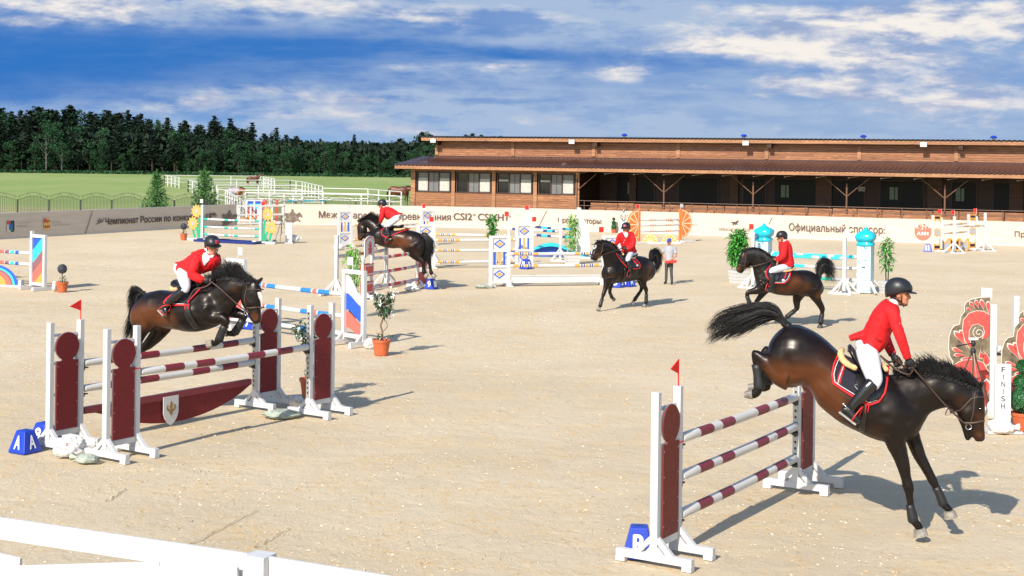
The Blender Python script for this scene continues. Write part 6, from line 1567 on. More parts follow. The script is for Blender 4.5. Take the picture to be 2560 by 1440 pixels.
def build_horse(fig, spec, label, name='horse', group=None, vox=.014):
    R = random.Random(len(label)); mb = MB()
    rows(mb, fig, spec['trunk']); rows(mb, fig, spec['neck']); rows(mb, fig, spec['head'], p=.9)
    if 'jaw' in spec: rows(mb, fig, spec['jaw'])
    for r in spec.get('extra', []): rows(mb, fig, r)
    for L in spec['legs']: limb(mb, fig, L['path'], L['lat'], .82)
    for (bx, by, tx, ty, rr, la) in spec['ears']:
        b = fig.P(bx, by, la); t = fig.P(tx, ty, la*1.25); mb.tube([b-(t-b)*.3, b+(t-b)*.35, b+(t-b)*.75, t], [fig.m(rr)*.9, fig.m(rr), fig.m(rr)*.6, fig.m(2)], 8)
    out = remesh(mb, vox, 3, .5); muscles(out, fig, spec); out = remesh(out, vox*.95, 3, .5); bvh = bvh_of(out)
    org = V((fig.A.x, fig.A.y, 0))
    o = out.build(name, COAT, None, smooth=True, origin=org, label=label, cat='horse', group=group)
    # coat colour: bay on flank, stifle, muzzle; black points
    cs = [(fig.P(x, y, 0), fig.m(r), w) for x, y, r, w in spec['bay']]; at = o.data.attributes.new('bay', 'FLOAT', 'POINT'); vals = []
    for v in out.v:
        s = 0
        for c, r, w in cs:
            d = v-c; d -= fig.n*d.dot(fig.n); s += w*math.exp(-(d.length/r)**2)
        vals.append(min(1, max(0, s)))
    at.data.foreach_set('value', vals)
    # hooves
    for L in spec['legs']:
        if 'hoof' in L:
            x0, y0, x1, y1, r0, r1 = L['hoof']; a = fig.P(x0, y0, L['lat']); b = fig.P(x1, y1, L['lat']); d = (b-a).normalized(); u = d.orthogonal().normalized(); w = d.cross(u)
            h_ = MB(); h_.rings([ering(a, u*fig.m(r0)*.6, w*fig.m(r0)*.6, 12), ering(a, u*fig.m(r0), w*fig.m(r0), 12), ering(a.lerp(b, .5), u*fig.m(r0+r1)*.52, w*fig.m(r0+r1)*.52, 12), ering(b, u*fig.m(r1), w*fig.m(r1), 12)]); h_.build('hoof', HOOF if L.get('pale', 1) else HOOFD, o, smooth=False, world=True)
        if 'boot' in L:
            bt_ = MB(); limb(bt_, fig, L['boot'], L['lat'], .9); bt_.build('leg_boot', mat('black_leg_boot', (.012, .012, .013), .5), o, smooth=True, world=True)
    # mane
    m_ = MB()
    cr = [fig.P(x, y) for x, y in spec['crest']]; tips = [fig.P(x, y) for x, y in spec['manetip']]; cr = dense(cr, 6); tips = dense(tips, 6)
    for i in range(int(spec.get('nmane', 420)*2.4)):
        s = R.random()*(len(cr)-1); k = int(s); t = s-k; k = min(k, len(cr)-2); b = cr[k].lerp(cr[k+1], t); e = tips[k].lerp(tips[k+1], t); lat = R.gauss(0, .022); f = R.uniform(.35, 1.12); clumpf = .72+.16*math.sin(s*1.9+math.sin(s*.9)*3)+.14*math.sin(s*5.3+1)
        d = (e-b)*f*clumpf; d -= fig.h*d.length*R.uniform(0, .55); tip = b+d+fig.n*(lat*2.2)+fig.h*(-.05-.05*math.sin(s*3.1))*d.length*4*R.uniform(.2, 1)+V((R.gauss(0, .02), 0, R.gauss(0, .02))); mid = b+d*.55+V((0, 0, d.length*.16))+fig.n*lat*1.6
        m_.tube([b+fig.n*lat-d*.2, b.lerp(mid, .5)+fig.n*lat, mid, tip], [.007, .006, .004, .001], 3, cap=False)
    if spec.get('manefall'):
        for i in range(spec.get('nfall', 300)):
            s = R.random()*(len(cr)-1); k = min(int(s), len(cr)-2); b = cr[k].lerp(cr[k+1], s-k); L_ = spec['manefall']*R.uniform(.6, 1.1); hit = []
            P = [b+V((0, 0, .0))+fig.n*.01]
            for q in (1, 2, 3):
                p = b-V((0, 0, L_*q/3))+fig.h*(-.03*q*R.uniform(.2, 1)); h_ = bvh.ray_cast(p+fig.n*.8, -fig.n, 1.0); P.append((h_[0] if h_[0] is not None else p+fig.n*.06)+fig.n*R.uniform(.004, .018))
            m_.tube(P, [.008, .008, .006, .001], 3, cap=False)
    m_.build('mane', HAIR, o, smooth=True, world=True)
    # tail
    t_ = MB(); G_ = [dense([fig.P(x, y, g[1]) for x, y in g[0]], 3) for g in spec['tail']]
    core = dense([fig.P(x, y) for x, y, _ in spec['tailcore']], 3); rad = [fig.m(r)*(.8 if i < 2 else .5) for i, (_, _, r) in enumerate(spec['tailcore'])]
    rr = [rad[min(int(i/3), len(rad)-2)]*(1-(i % 3)/3)+rad[min(int(i/3)+1, len(rad)-1)]*((i % 3)/3) for i in range(len(core)-1)]+[rad[-1]]
    t_.tube(core, rr, 8); strands(t_, G_, int(spec.get('ntail', 260)*1.5), R, spec.get('tailjit', .02)*1.3, spec.get('tailw', .006), .12, .025); t_.build('tail', HAIR, o, smooth=True, world=True)
    # eyes and nostrils
    for x, y, r, la in spec.get('eyes', []):
        for sd in (1, -1):
            c = fig.P(x, y, 0); h_ = bvh.ray_cast(c+fig.n*sd*.5, -fig.n*sd, 1.0)
            if h_[0] is not None: e_ = MB(); e_.ell(h_[0]-fig.n*sd*.008, .022, .022, .02, 10, 8); e_.build('eye', EYE, o, smooth=True, world=True)
    for x, y in spec.get('nostril', []):
        for sd in (1, -1):
            c = fig.P(x, y, 0); h_ = bvh.ray_cast(c+fig.n*sd*.5, -fig.n*sd, 1.0)
            if h_[0] is not None: e_ = MB(); e_.ell(h_[0]-fig.n*sd*.006, .022, .012, .016, 8, 6); e_.build('nostril', mat('nostril_dark', (.01, .005, .004), .7), o, smooth=True, world=True)
    if 'blaze' in spec:
        for poly in spec['blaze']:
            b_ = patch(fig, bvh, poly, .002, .003, .08, .02); b_.build('blaze', mat('white_blaze', (.5, .48, .46), .7), o, smooth=True, world=True)
    # tack
    for nm, polys, off, th, m2 in spec.get('tack', []):
        for poly in polys:
            for sd in (1, -1): b_ = patch(fig, bvh, poly, off, th, spec.get('tacklat', .28), .035, sd); b_.build(nm, m2, o, smooth=True, world=True)
    for w_, lines in spec.get('bridle', []):
        for poly in lines:
            for sd in (1, -1):
                P = []
                dp = [V(p) for p in poly]; dd = []
                for a, b in zip(dp, dp[1:]): dd += [a.lerp(b, i/5) for i in range(5)]
                dd.append(dp[-1])
                for p in dd:
                    c = fig.P(p.x, p.y, .07); c0 = fig.A+fig.h*((c-fig.A).dot(fig.h)); c0.z = c.z; h_ = bvh.ray_cast(c0+fig.n*sd*.5, -fig.n*sd, .62)
                    P.append((h_[0] if h_[0] is not None else c0+fig.n*sd*.03)+fig.n*sd*.004)
                b_ = MB(); b_.tube(P, w_, 5); b_.build('bridle_strap', REIN, o, smooth=True, world=True)
    if 'bit' in spec:
        for sd in (1, -1):
            c = fig.P(*spec['bit'], 0)+fig.n*sd*.062; b_ = MB(); b_.tube([c+fig.h*math.cos(a)*.03+V((0, 0, math.sin(a)*.03)) for a in [i*PI/5 for i in range(11)]], .006, 5); b_.build('bit_ring', SILVER, o, smooth=True, world=True)
    if 'reins' in spec:
        for pts in spec['reins']: b_ = MB(); b_.tube(dense([fig.P(x, y, la) for x, y, la in pts], 4), .011, 5); b_.build('rein', REIN, o, smooth=True, world=True)
    # saddle: seat shell over the back
    if 'saddle' in spec:
        sp = spec['saddle']; b_ = MB(); rs = []
        for x, y, w, th in sp:
            c = fig.P(x, y, 0); rs.append(ering(c, V((0, 0, 1))*th, fig.n*w, 14))
        b_.rings(smooth_rows(rs, 3)); b_.build('saddle_seat', SADL, o, smooth=True, world=True)
    if 'fleece' in spec:
        for poly in spec['fleece']:
            b_ = MB(); b_.tube(dense([fig.P(x, y, la) for x, y, r, la in poly], 3), [fig.m(poly[min(int(i/3), len(poly)-1)][2]) for i in range((len(poly)-1)*3+1)], 10); b_.build('sheepskin_pad', FLEECE, o, smooth=True, world=True)
    return o, bvh

# heads -----------------------------------------------------------------
def head_rows(M):
    rs = []
    for z, xb, xf, hw in ((-.125, .02, .07, .02), (-.115, .0, .088, .036), (-.09, -.025, .094, .05), (-.06, -.05, .092, .059), (-.03, -.07, .09, .066), (.0, -.088, .087, .07), (.035, -.1, .094, .074), (.07, -.1, .09, .073), (.1, -.08, .07, .06), (.12, -.04, .03, .03)):
        c = V(((xb+xf)/2, 0, z)); rs.append([M @ p for p in ering(c, V((0, 1, 0))*hw, V(((xf-xb)/2, 0, 0)), 18)])
    return rs
def add_head(mb, M, S=1.0):
    mb.rings(head_rows(M))
    nose = [((.085, 0, .02), .008), ((.105, 0, -.015), .012), ((.112, 0, -.032), .017), ((.09, 0, -.042), .015)]; mb.tube([M @ V(p) for p, _ in nose], [r for _, r in nose], 8)
    for sy in (1, -1):
        mb.ell(M @ V((-.005, sy*.074, -.012)), .022, .012, .034, 10, 8, M.to_3x3()); mb.ell(M @ V((.07, sy*.035, .03)), .022, .022, .01, 8, 6, M.to_3x3()); mb.ell(M @ V((.072, sy*.04, -.03)), .02, .02, .02, 8, 6, M.to_3x3())
    mb.ell(M @ V((.088, 0, -.072)), .012, .026, .009, 8, 6, M.to_3x3()); mb.ell(M @ V((.084, 0, -.084)), .013, .022, .009, 8, 6, M.to_3x3()); mb.ell(M @ V((.078, 0, -.11)), .018, .026, .018, 8, 6, M.to_3x3())
def head_parts(o, M, helmet=True, hair=True, beard=False, deco=None):
    for sy in (1, -1):
        b = MB(); b.ell(M @ V((.085, sy*.034, .008)), .010, .014, .007, 10, 8, M.to_3x3()); b.build('eye', EYE, o, smooth=True, world=True)
        b = MB(); b.tube([M @ V(p) for p in ((.098, sy*.014, .030), (.097, sy*.035, .036), (.084, sy*.055, .028))], [.004, .005, .003], 5); b.build('eyebrow', HAIR, o, smooth=True, world=True)
    b = MB(); b.tube([M @ V((.099-.006*abs(y)/.024, y, -.078)) for y in (-.024, -.008, .008, .024)], .003, 4); b.build('mouth', mat('lip_line', (.22, .05, .04), .6), o, smooth=True, world=True)
    if beard:
        b = MB(); rs = []
        for z, xb, xf, hw in ((-.122, .01, .08, .03), (-.1, -.012, .094, .051), (-.07, -.03, .04, .061), (-.03, -.04, .01, .068)): rs.append([M @ p for p in ering(V(((xb+xf)/2, 0, z)), V((0, 1, 0))*hw*1.02, V(((xf-xb)/2, 0, 0)), 16)])
        b.rings(rs); b.build('beard', mat('stubble', (.16, .075, .05), .8), o, smooth=True, world=True)
    if hair:
        b = MB(); b.ell(M @ V((-.04, 0, -.005)), .068, .077, .07, 14, 10, M.to_3x3()); b.build('hair', mat('dark_brown_hair', (.03, .018, .012), .7), o, smooth=True, world=True)
    if helmet:
        b = MB(); rs = []; K = 20
        for z, rx, ry, cx in ((.028, .126, .1, -.012), (.04, .137, .107, -.012), (.06, .142, .112, -.012), (.09, .134, .108, -.012), (.13, .108, .09, -.014), (.155, .07, .06, -.014), (.166, .03, .026, -.014)):
            r = []
            for k in range(K):
                a = 2*PI*k/K; x = cx+rx*math.cos(a); z2 = z
                if z < .05: z2 = z-.065*max(0, .35-math.cos(a))**.8*(1 if z < .03 else .6)
                r.append(M @ V((x, ry*math.sin(a), z2)))
            rs.append(r)
        b.rings(rs); h_ = b.build('helmet', HELM, o, smooth=True, world=True)
        b = MB(); vs = []; K = 12
        for j, (ra, dz) in enumerate(((.10, 0), (.175, -.016))):
            for k in range(K+1):
                a = -1.15+2.3*k/K; rr = ra if j == 0 else .1+(ra-.1)*math.cos(a)**.5; vs.append(M @ V((rr*math.cos(a)*1.0-.0, (rr*.85)*math.sin(a), .04+dz*math.cos(a)))); vs.append(M @ V((rr*math.cos(a), (rr*.85)*math.sin(a), .032+dz*math.cos(a))))
        fs = []; q = 2*(K+1)
        for k in range(K): a = 2*k; fs += [(a, a+2, a+2+q, a+q), (a+1, a+1+q, a+3+q, a+3), (a+q, a+q+2, a+q+3, a+q+1)]
        b.add(vs, fs); b.build('peak', HELM, h_, smooth=False, world=True)
        for sy in (1, -1): b = MB(); b.tube([M @ V(p) for p in ((.03, sy*.085, .0), (.03, sy*.078, -.05), (.04, sy*.05, -.105), (.055, 0, -.135))], .006, 5); b.tube([M @ V(p) for p in ((-.06, sy*.075, -.02), (-.01, sy*.082, -.055), (.03, sy*.075, -.07))], .005, 5); b.build('chin_strap', HELM, h_, smooth=True, world=True)
        if deco:
            for (x0, x1, a0, a1, m2) in deco:
                b = MB(); vs = []; nx, na = 6, 4
                for i in range(nx+1):
                    for j in range(na+1):
                        th = x0+(x1-x0)*i/nx; ph = a0+(a1-a0)*j/na; vs.append(M @ V((-.012+.1435*math.cos(th)*math.cos(ph), .1135*math.sin(ph)*math.cos(th)*1.0, .045+.122*math.sin(th))))
                fs = [(i*(na+1)+j, i*(na+1)+j+1, (i+1)*(na+1)+j+1, (i+1)*(na+1)+j) for i in range(nx) for j in range(na)]; b.add(vs, fs); b.build('helmet_print', m2, h_, smooth=True, world=True)
DECO = [(.55, 1.1, .0, 1.1, mat('print_blue', (.02, .12, .55), .5)), (.2, .62, .0, .9, mat('print_red', (.5, .03, .03), .5)), (1.1, 1.3, .0, 1.0, mat('print_pale', (.5, .65, .75), .5))]
def hand(mb, wrist, fwd, down, nrm, s=1.0, fing=True):
    """closed hand: palm plus four unequal fingers curled round the rein and a thumb from the side"""
    fwd = fwd.normalized(); down = (down-fwd*down.dot(fwd)).normalized(); side = fwd.cross(down).normalized()
    c = wrist+fwd*.045*s; rs = [ering(wrist-fwd*.01, down*.026*s, side*.02*s, 10), ering(c, down*.042*s, side*.02*s, 10), ering(wrist+fwd*.085*s, down*.04*s, side*.017*s, 10)]; mb.rings(rs)
    sg = 1 if side.dot(nrm) > 0 else -1; ins = -side*sg
    for i, L in enumerate((.9, 1.0, .93, .75)):
        b = wrist+fwd*.085*s+down*(-.032+.0215*i)*s; P = [b, b+fwd*.028*L*s+side*sg*.004, b+fwd*.04*L*s+ins*.022*s, b+fwd*.022*L*s+ins*.042*s, b+fwd*.0*s+ins*.04*s]; mb.tube(P, [.0105*s, .0105*s, .0098*s, .009*s, .0075*s], 7)
    b = wrist+fwd*.03*s-down*.036*s; mb.tube([b, b+fwd*.03*s-down*.012*s+ins*.01*s, b+fwd*.06*s-down*.004*s+ins*.025*s], [.0125*s, .0115*s, .009*s], 7)
def wrinkle(mb, amp=.009, fr=7.0):
    c = sum(mb.v, V())/len(mb.v); out = []
    for p in mb.v: q = mn.noise(V((p.x*fr, p.y*fr, p.z*fr*.8)))+.5*(1-3*abs(mn.noise(p*fr*1.7))); out.append(p+(p-c).normalized()*q*amp)
    mb.v = out; return mb
def build_rider(fig, sp, label, vox=.012, group=None):
    body = MB(); M = fig_head(fig, sp['head']); add_head(body, M)
    T = sp['torso']; shrink = lambda R_: [(x1+(x2-x1)*.08, y1+(y2-y1)*.08, x2-(x2-x1)*.08, y2-(y2-y1)*.08, w*.9) for x1, y1, x2, y2, w in R_]
    rows(body, fig, shrink(T)); nk = sp['neck']; limb(body, fig, nk, 0, 1.0)
    for a in sp['arms']: limb(body, fig, [(p[0], p[1], p[2]*.82)+tuple(p[3:]) for p in a['path']], 0, .95)
    for a in sp['legs']:
        limb(body, fig, [(p[0], p[1], p[2]*.85)+tuple(p[3:]) for p in a['thigh']], 0, .95); limb(body, fig, [(p[0], p[1], p[2]*.85)+tuple(p[3:]) for p in a['boot']], 0, .95)
    hd = []
    for a in sp['arms']:
        p = a['path']; w = fig.P(p[-1][0], p[-1][1], p[-1][3]); w0 = fig.P(p[-2][0], p[-2][1], p[-2][3]); hx = fig.P(*a['hand']); f_ = (hx-w)
        dn = V((0, 0, -1)); hd.append((w-f_.normalized()*.0, f_, dn if abs(f_.normalized().z) < .85 else fig.h)); hm = MB(); hand(body, w, f_, hd[-1][2], fig.n, .92)
    b = remesh(body, vox, 2, .5); org = V((fig.A.x, fig.A.y, 0)); o = b.build('person', SKIN, None, smooth=True, origin=org, label=label, cat='rider', group=group)
    j = MB(); rows(j, fig, T)
    for a in sp['arms']: limb(j, fig, a['path'], 0, .95)
    for e in sp.get('tails', []): rows(j, fig, e)
    for a in sp['legs']: b0, b1 = a['boot'][0], a['boot'][1]; a['thigh'] = a['thigh']+[(b0[0], b0[1], b0[2]*.86, b0[3]), ((b0[0]+b1[0])/2, (b0[1]+b1[1])/2, b0[2]*.7, b0[3])]
    jk = wrinkle(remesh(j, vox, 2, .45)); jb = bvh_of(jk); jo = jk.build('jacket', sp.get('jm', JACKET), o, smooth=True, world=True)
    for poly, w_ in sp.get('seams', []):
        c = patch(fig, jb, strip(poly, w_), .002, .004, .12, .02); c.build('jacket_seam', mat('dark_scarlet', (.36, .002, .004), .8), jo, smooth=True, world=True)
    c = MB(); limb(c, fig, sp['collar'], 0, 1.0); c.build('shirt_collar', WTRIM, o, smooth=True, world=True)
    for poly in sp.get('shirt', []): c = patch(fig, jb, poly, .008, .006, .1, .02); c.build('shirt_front', WTRIM, o, smooth=True, world=True)
    l = MB(); 
    if 'seat' in sp: rows(l, fig, sp['seat'])
    for a in sp['legs']: limb(l, fig, a['thigh'], 0, .95)
    wrinkle(remesh(l, vox, 2, .45), .003).build('breeches', BREECH, o, smooth=True, world=True)
    for a in sp['legs']:
        l = MB(); limb(l, fig, a['boot'], 0, .9); limb(l, fig, a['foot'], 0, .75); bo = remesh(l, vox*.9, 2, .4).build('boot', BOOT, o, smooth=True, world=True)
        if 'sole' in a: l = MB(); l.beam(fig.P(*a['sole'][0]), fig.P(*a['sole'][1]), .08, .018, fig.n.cross(fig.P(*a['sole'][1])-fig.P(*a['sole'][0]))); l.build('sole', mat('grey_sole', (.3, .29, .28), .6), bo, world=True)
        if 'spur' in a: l = MB(); l.tube([fig.P(*p) for p in a['spur']], .008, 5); l.ell(fig.P(*a['spur'][0]), .016, .016, .016, 8, 6); l.build('spur', SILVER, bo, smooth=True, world=True)
        if 'stirrup' in a:
            l = MB(); l.tube(dense([fig.P(*p) for p in a['stirrup']], 3), .007, 6); l.build('stirrup', TRED, o, smooth=True, world=True)
    for w, f_, dn in hd:
        g = MB(); hand(g, w, f_, dn, fig.n, 1.1); g.tube([w-f_.normalized()*.03, w+f_.normalized()*.015], [.034, .03], 10); g.build('glove', GLOVE, o, smooth=True, world=True)
    head_parts(o, M, True, True, sp.get('beard', False), sp.get('deco'))
    if 'buttons' in sp:
        for x, y in sp['buttons']:
            r_ = fig.P(x, y, .1); h_ = jb.ray_cast(r_+fig.n*.6, -fig.n, 1.2)
            if h_[0] is not None: l = MB(); l.ell(h_[0]+h_[1]*.002, .011, .011, .011, 8, 6); l.build('button', WTRIM, jo, smooth=True, world=True)
    return o
def fig_head(fig, h):
    """h: (x, y, yaw relative to travel in degrees (positive turns to the camera), pitch, lat, scale)"""
    x, y, yaw, pitch, lat, sc = h; c = fig.P(x, y, lat); fw = fig.h; y0 = math.atan2(fw.y, fw.x); s = 1 if fw.x*fig.n.y-fw.y*fig.n.x > 0 else -1
    return Matrix.Translation(c) @ Matrix.Rotation(y0+s*math.radians(yaw), 4, 'Z') @ Matrix.Rotation(math.radians(pitch), 4, 'Y') @ Matrix.Scale(sc, 4)
def TF(pts, src, dst):
    """convert zoom-2 pixels to the horse's main zoom"""
    out = []
    for p in pts: out.append(((src[0]+p[0]/src[2]-dst[0])*dst[2], (src[1]+p[1]/src[2]-dst[1])*dst[2])+tuple(x*(dst[2]/src[2]) if i == 0 else x for i, x in enumerate(p[2:])))
    return out
# ============ horse landing, right foreground
Z5 = (1740, 680, 3.122); L5 = (2080, 980, 3.131)
f5 = Fig(2110, 15.55, -14, Z5)
def l5(pts): return TF(pts, L5, Z5)
h5 = dict(
 trunk=[(572, 560, 558, 640, .09), (612, 490, 572, 745, .19), (690, 425, 630, 868, .26), (780, 408, 745, 905, .29), (880, 440, 822, 880, .29), (980, 502, 880, 902, .28), (1080, 590, 955, 1035, .29), (1190, 690, 1080, 1140, .30), (1300, 755, 1200, 1212, .30), (1410, 790, 1340, 1283, .29), (1505, 800, 1470, 1325, .27), (1590, 850, 1610, 1335, .23), (1670, 920, 1720, 1280, .18), (1720, 990, 1775, 1190, .11)],
 neck=[(1480, 805, 1640, 1320, .2), (1580, 795, 1760, 1215, .17), (1700, 785, 1815, 1112, .135), (1830, 785, 1880, 1078, .11), (1960, 800, 1960, 1062, .10), (2080, 838, 2040, 1100, .10), (2170, 880, 2100, 1150, .09)],
 head=[(2215, 885, 2120, 930, .065), (2250, 945, 2055, 1030, .09), (2257, 1030, 2037, 1105, .098), (2254, 1100, 2052, 1175, .085), (2250, 1170, 2080, 1215, .066), (2252, 1225, 2125, 1240, .055), (2258, 1280, 2160, 1285, .052), (2248, 1322, 2178, 1325, .036)],
 jaw=[(2130, 1180, 2060, 1190, .045), (2135, 1225, 2075, 1235, .04), (2148, 1275, 2088, 1280, .038), (2142, 1318, 2105, 1318, .028)],
 legs=[dict(lat=.12, path=[(1560, 1230, 95, -.02), (1555, 1330, 78, 0)]+l5([(525, 470, 66), (562, 590, 50), (583, 680, 42), (596, 735, 46), (604, 790, 36), (613, 870, 28), (628, 950, 27), (640, 1005, 36), (672, 1045, 32), (688, 1072, 36)]), hoof=l5([(684, 1070)])[0]+l5([(697, 1128)])[0]+(44, 54), boot=l5([(608, 880, 32), (622, 940, 36), (636, 1003, 42), (645, 1018, 30)])),
       dict(lat=-.13, path=[(1640, 1220, 90, .0), (1690, 1290, 62, 0)]+l5([(675, 480, 54), (722, 570, 44), (765, 645, 38), (795, 706, 36), (828, 775, 28), (853, 840, 26), (875, 880, 33), (912, 915, 28), (918, 930, 34)]), hoof=l5([(915, 930)])[0]+l5([(930, 985)])[0]+(42, 52), boot=l5([(812, 745, 33), (842, 800, 33), (868, 870, 38), (878, 884, 30)])),
       dict(lat=.13, path=[(720, 800, 130, 0), (640, 790, 95, 0), (570, 735, 66, 0), (500, 670, 52, 0), (462, 640, 40, 0), (468, 690, 34, 0), (482, 770, 30, 0), (492, 850, 30, 0), (492, 905, 38, 0), (462, 950, 36, 0), (430, 960, 34, 0)], hoof=(440, 955, 375, 958, 40, 24), boot=[(470, 720, 38), (484, 800, 38), (494, 890, 46), (492, 910, 40)]),
       dict(lat=-.13, path=[(720, 780, 120, 0), (650, 740, 85, 0), (580, 680, 55, 0), (530, 610, 42, 0), (528, 660, 36, 0), (545, 760, 32, 0), (556, 850, 32, 0), (550, 895, 38, 0), (500, 905, 34, 0), (460, 900, 30, 0)], hoof=(470, 898, 405, 900, 34, 26), boot=[(535, 700, 38), (550, 800, 38), (558, 880, 44)])],
 ears=[(2222, 890, 2243, 826, 22, .045), (2205, 905, 2222, 850, 18, -.05)],
 bay=[(940, 830, 200, .9), (1020, 980, 170, .7), (630, 760, 130, .7), (1120, 1080, 130, .4), (1400, 1240, 110, .4), (2210, 1130, 60, .5), (2210, 1260, 60, .6), (2060, 1000, 90, .35), (780, 850, 120, .5)],
 crest=[(1545, 800), (1650, 785), (1760, 778), (1880, 785), (1990, 805), (2090, 840), (2180, 880), (2225, 905)],
 manetip=[(1560, 745), (1660, 735), (1775, 650), (1855, 640), (1980, 670), (2040, 740), (2110, 730), (2195, 840)], nmane=700, manefall=.05, nfall=150,
 tailcore=[(730, 430, 42), (690, 400, 38), (640, 345, 44), (580, 315, 50), (500, 320, 48), (420, 345, 36), (330, 380, 18), (250, 420, 6)],
 tail=[([(700, 400), (640, 290), (540, 245), (400, 262), (290, 290), (180, 335), (130, 400)], .05), ([(700, 400), (630, 310), (520, 270), (380, 300), (240, 350), (140, 420), (90, 475)], .0), ([(700, 405), (620, 330), (510, 310), (370, 360), (250, 420), (170, 480), (100, 560)], .03), ([(700, 410), (620, 350), (510, 350), (400, 400), (310, 440), (220, 480), (150, 530)], -.03), ([(690, 415), (610, 365), (540, 380), (450, 420), (370, 460), (320, 490), (280, 530)], -.05)], ntail=520, tailjit=.012, tailw=.0055,
 eyes=[(2212, 1058, 10, 0)], nostril=[(2236, 1296)],
 tacklat=.29,
 tack=[('saddle_pad', [[(1112, 655), (1078, 720), (1064, 800), (1075, 868), (1130, 905), (1225, 962), (1345, 1030), (1420, 1012), (1470, 950), (1492, 860), (1505, 760), (1400, 760), (1250, 720)]], .004, .012, PAD),
       ('pad_binding', [strip([(1112, 652), (1078, 720), (1063, 800), (1074, 868), (1130, 908), (1225, 967), (1350, 1036), (1425, 1015), (1474, 950), (1494, 860), (1506, 762)], 16)], .0165, .008, TRIM),
       ('pad_piping', [strip([(1118, 680), (1090, 740), (1076, 800), (1086, 858), (1140, 894), (1232, 950), (1350, 1018), (1415, 1000)], 5), strip([(1158, 725), (1128, 800), (1105, 878)], 5)], .019, .004, WTRIM),
       ('pad_stripe', [strip([(1150, 722), (1120, 800), (1097, 872)], 10), strip([(1168, 728), (1140, 800), (1118, 884)], 8)], .0175, .003, TRIM),
       ('saddle_flap', [[(1230, 700), (1250, 800), (1235, 900), (1290, 985), (1370, 1010), (1440, 985), (1478, 900), (1480, 800), (1400, 760), (1300, 740)]], .018, .014, SADL),
       ('girth', [strip([(1330, 1010), (1312, 1100), (1300, 1210), (1290, 1262)], 46)], .004, .014, SADL), ('girth_strap', [strip([(1332, 1015), (1320, 1095)], 8), strip([(1352, 1015), (1340, 1095)], 8)], .02, .006, TRIM)],
 saddle=[(1182, 600, .03, .03), (1200, 598, .12, .05), (1228, 640, .16, .07), (1270, 700, .16, .075), (1340, 745, .14, .05), (1420, 765, .12, .05), (1465, 750, .06, .04)],
 fleece=[[(1140, 605, 22, 0.02), (1128, 640, 26, .12), (1150, 690, 26, .2), (1200, 730, 22, .24), (1255, 755, 14, .27)], [(1462, 712, 14, .04), (1472, 740, 18, .12), (1490, 770, 14, .18)]],
 bridle=[(.009, [[(2185, 905), (2175, 960), (2165, 1080), (2145, 1170), (2120, 1195)], [(2200, 975), (2150, 985), (2060, 1080), (1985, 1105)]]), (.014, [[(2250, 1165), (2200, 1172), (2140, 1180), (2095, 1178)]]), (.008, [[(2250, 975), (2210, 975), (2180, 968)]])],
 bit=(2125, 1200), reins=[[(1690, 745, .2), (1800, 870, .15), (1920, 1010, .12), (2060, 1150, .08), (2122, 1200, .07)], [(1555, 690, -.1), (1640, 745, .05), (1700, 760, .12), (1690, 720, .2)], [(1690, 765, .2), (1660, 800, .16), (1560, 760, .1), (1440, 655, .1), (1500, 700, -.05), (1545, 695, -.1)]])
build_horse(f5, h5, 'dark bay horse landing over the near right vertical with its black tail streaming', vox=.013)
r5 = dict(
 torso=[(1478, 205, 1578, 262, .10), (1440, 235, 1590, 300, .185), (1400, 275, 1590, 350, .215), (1365, 330, 1560, 410, .205), (1330, 400, 1525, 470, .185), (1300, 465, 1500, 545, .175), (1285, 520, 1465, 600, .185), (1285, 570, 1430, 632, .19)],
 tails=[[(1330, 440, 1390, 520, .12), (1270, 465, 1300, 520, .10), (1190, 495, 1215, 540, .08)]],
 neck=[(1540, 270, 32), (1558, 225, 29), (1568, 190, 30)], collar=[(1532, 262, 43), (1548, 232, 41), (1556, 218, 36)],
 head=(1588, 168, 6, 4, 0, 1.02),
 arms=[dict(path=[(1490, 290, 50, .15), (1535, 330, 52, .2), (1565, 420, 46, .25), (1592, 500, 42, .27), (1625, 590, 38, .25), (1652, 672, 32, .22)], hand=(1690, 745, .2)),
       dict(path=[(1480, 300, 48, -.16), (1470, 400, 44, -.24), (1475, 500, 42, -.26), (1505, 580, 38, -.22), (1535, 645, 32, -.14)], hand=(1565, 712, -.1))],
 seat=[(1250, 530, 1300, 520, .1), (1238, 570, 1400, 600, .18), (1262, 640, 1420, 640, .17)],
 legs=[dict(thigh=[(1325, 600, 82, .09), (1350, 680, 84, .17), (1375, 770, 72, .25), (1398, 850, 58, .31), (1385, 880, 48, .32)], boot=[(1385, 862, 50, .33), (1340, 905, 56, .34), (1290, 965, 50, .35), (1240, 1022, 38, .36), (1212, 1060, 32, .36)], foot=[(1140, 1072, 24, .36), (1180, 1078, 36, .36), (1215, 1110, 34, .37), (1250, 1150, 28, .38), (1280, 1180, 14, .38)],
        sole=((1118, 1090, .36), (1250, 1190, .38)), spur=[(1152, 1030, .42), (1180, 1062, .42), (1205, 1080, .41)], stirrup=[(1300, 1050, .37), (1262, 1095, .41), (1222, 1150, .42), (1218, 1180, .39), (1250, 1172, .35), (1280, 1105, .35), (1300, 1050, .37)]),
       dict(thigh=[(1325, 600, 80, -.09), (1360, 690, 80, -.2), (1400, 790, 66, -.3), (1400, 850, 50, -.32)], boot=[(1390, 862, 48, -.33), (1330, 930, 48, -.34), (1260, 1010, 36, -.35), (1225, 1060, 30, -.36)], foot=[(1160, 1075, 24, -.36), (1210, 1090, 32, -.36), (1270, 1160, 18, -.36)])],
 deco=[DECO[2]], beard=True,
 seams=[([(1395, 505), (1450, 545)], 14), ([(1330, 470), (1310, 575)], 4), ([(1525, 300), (1545, 380), (1530, 460)], 4), ([(1400, 300), (1350, 400), (1335, 470)], 3)])
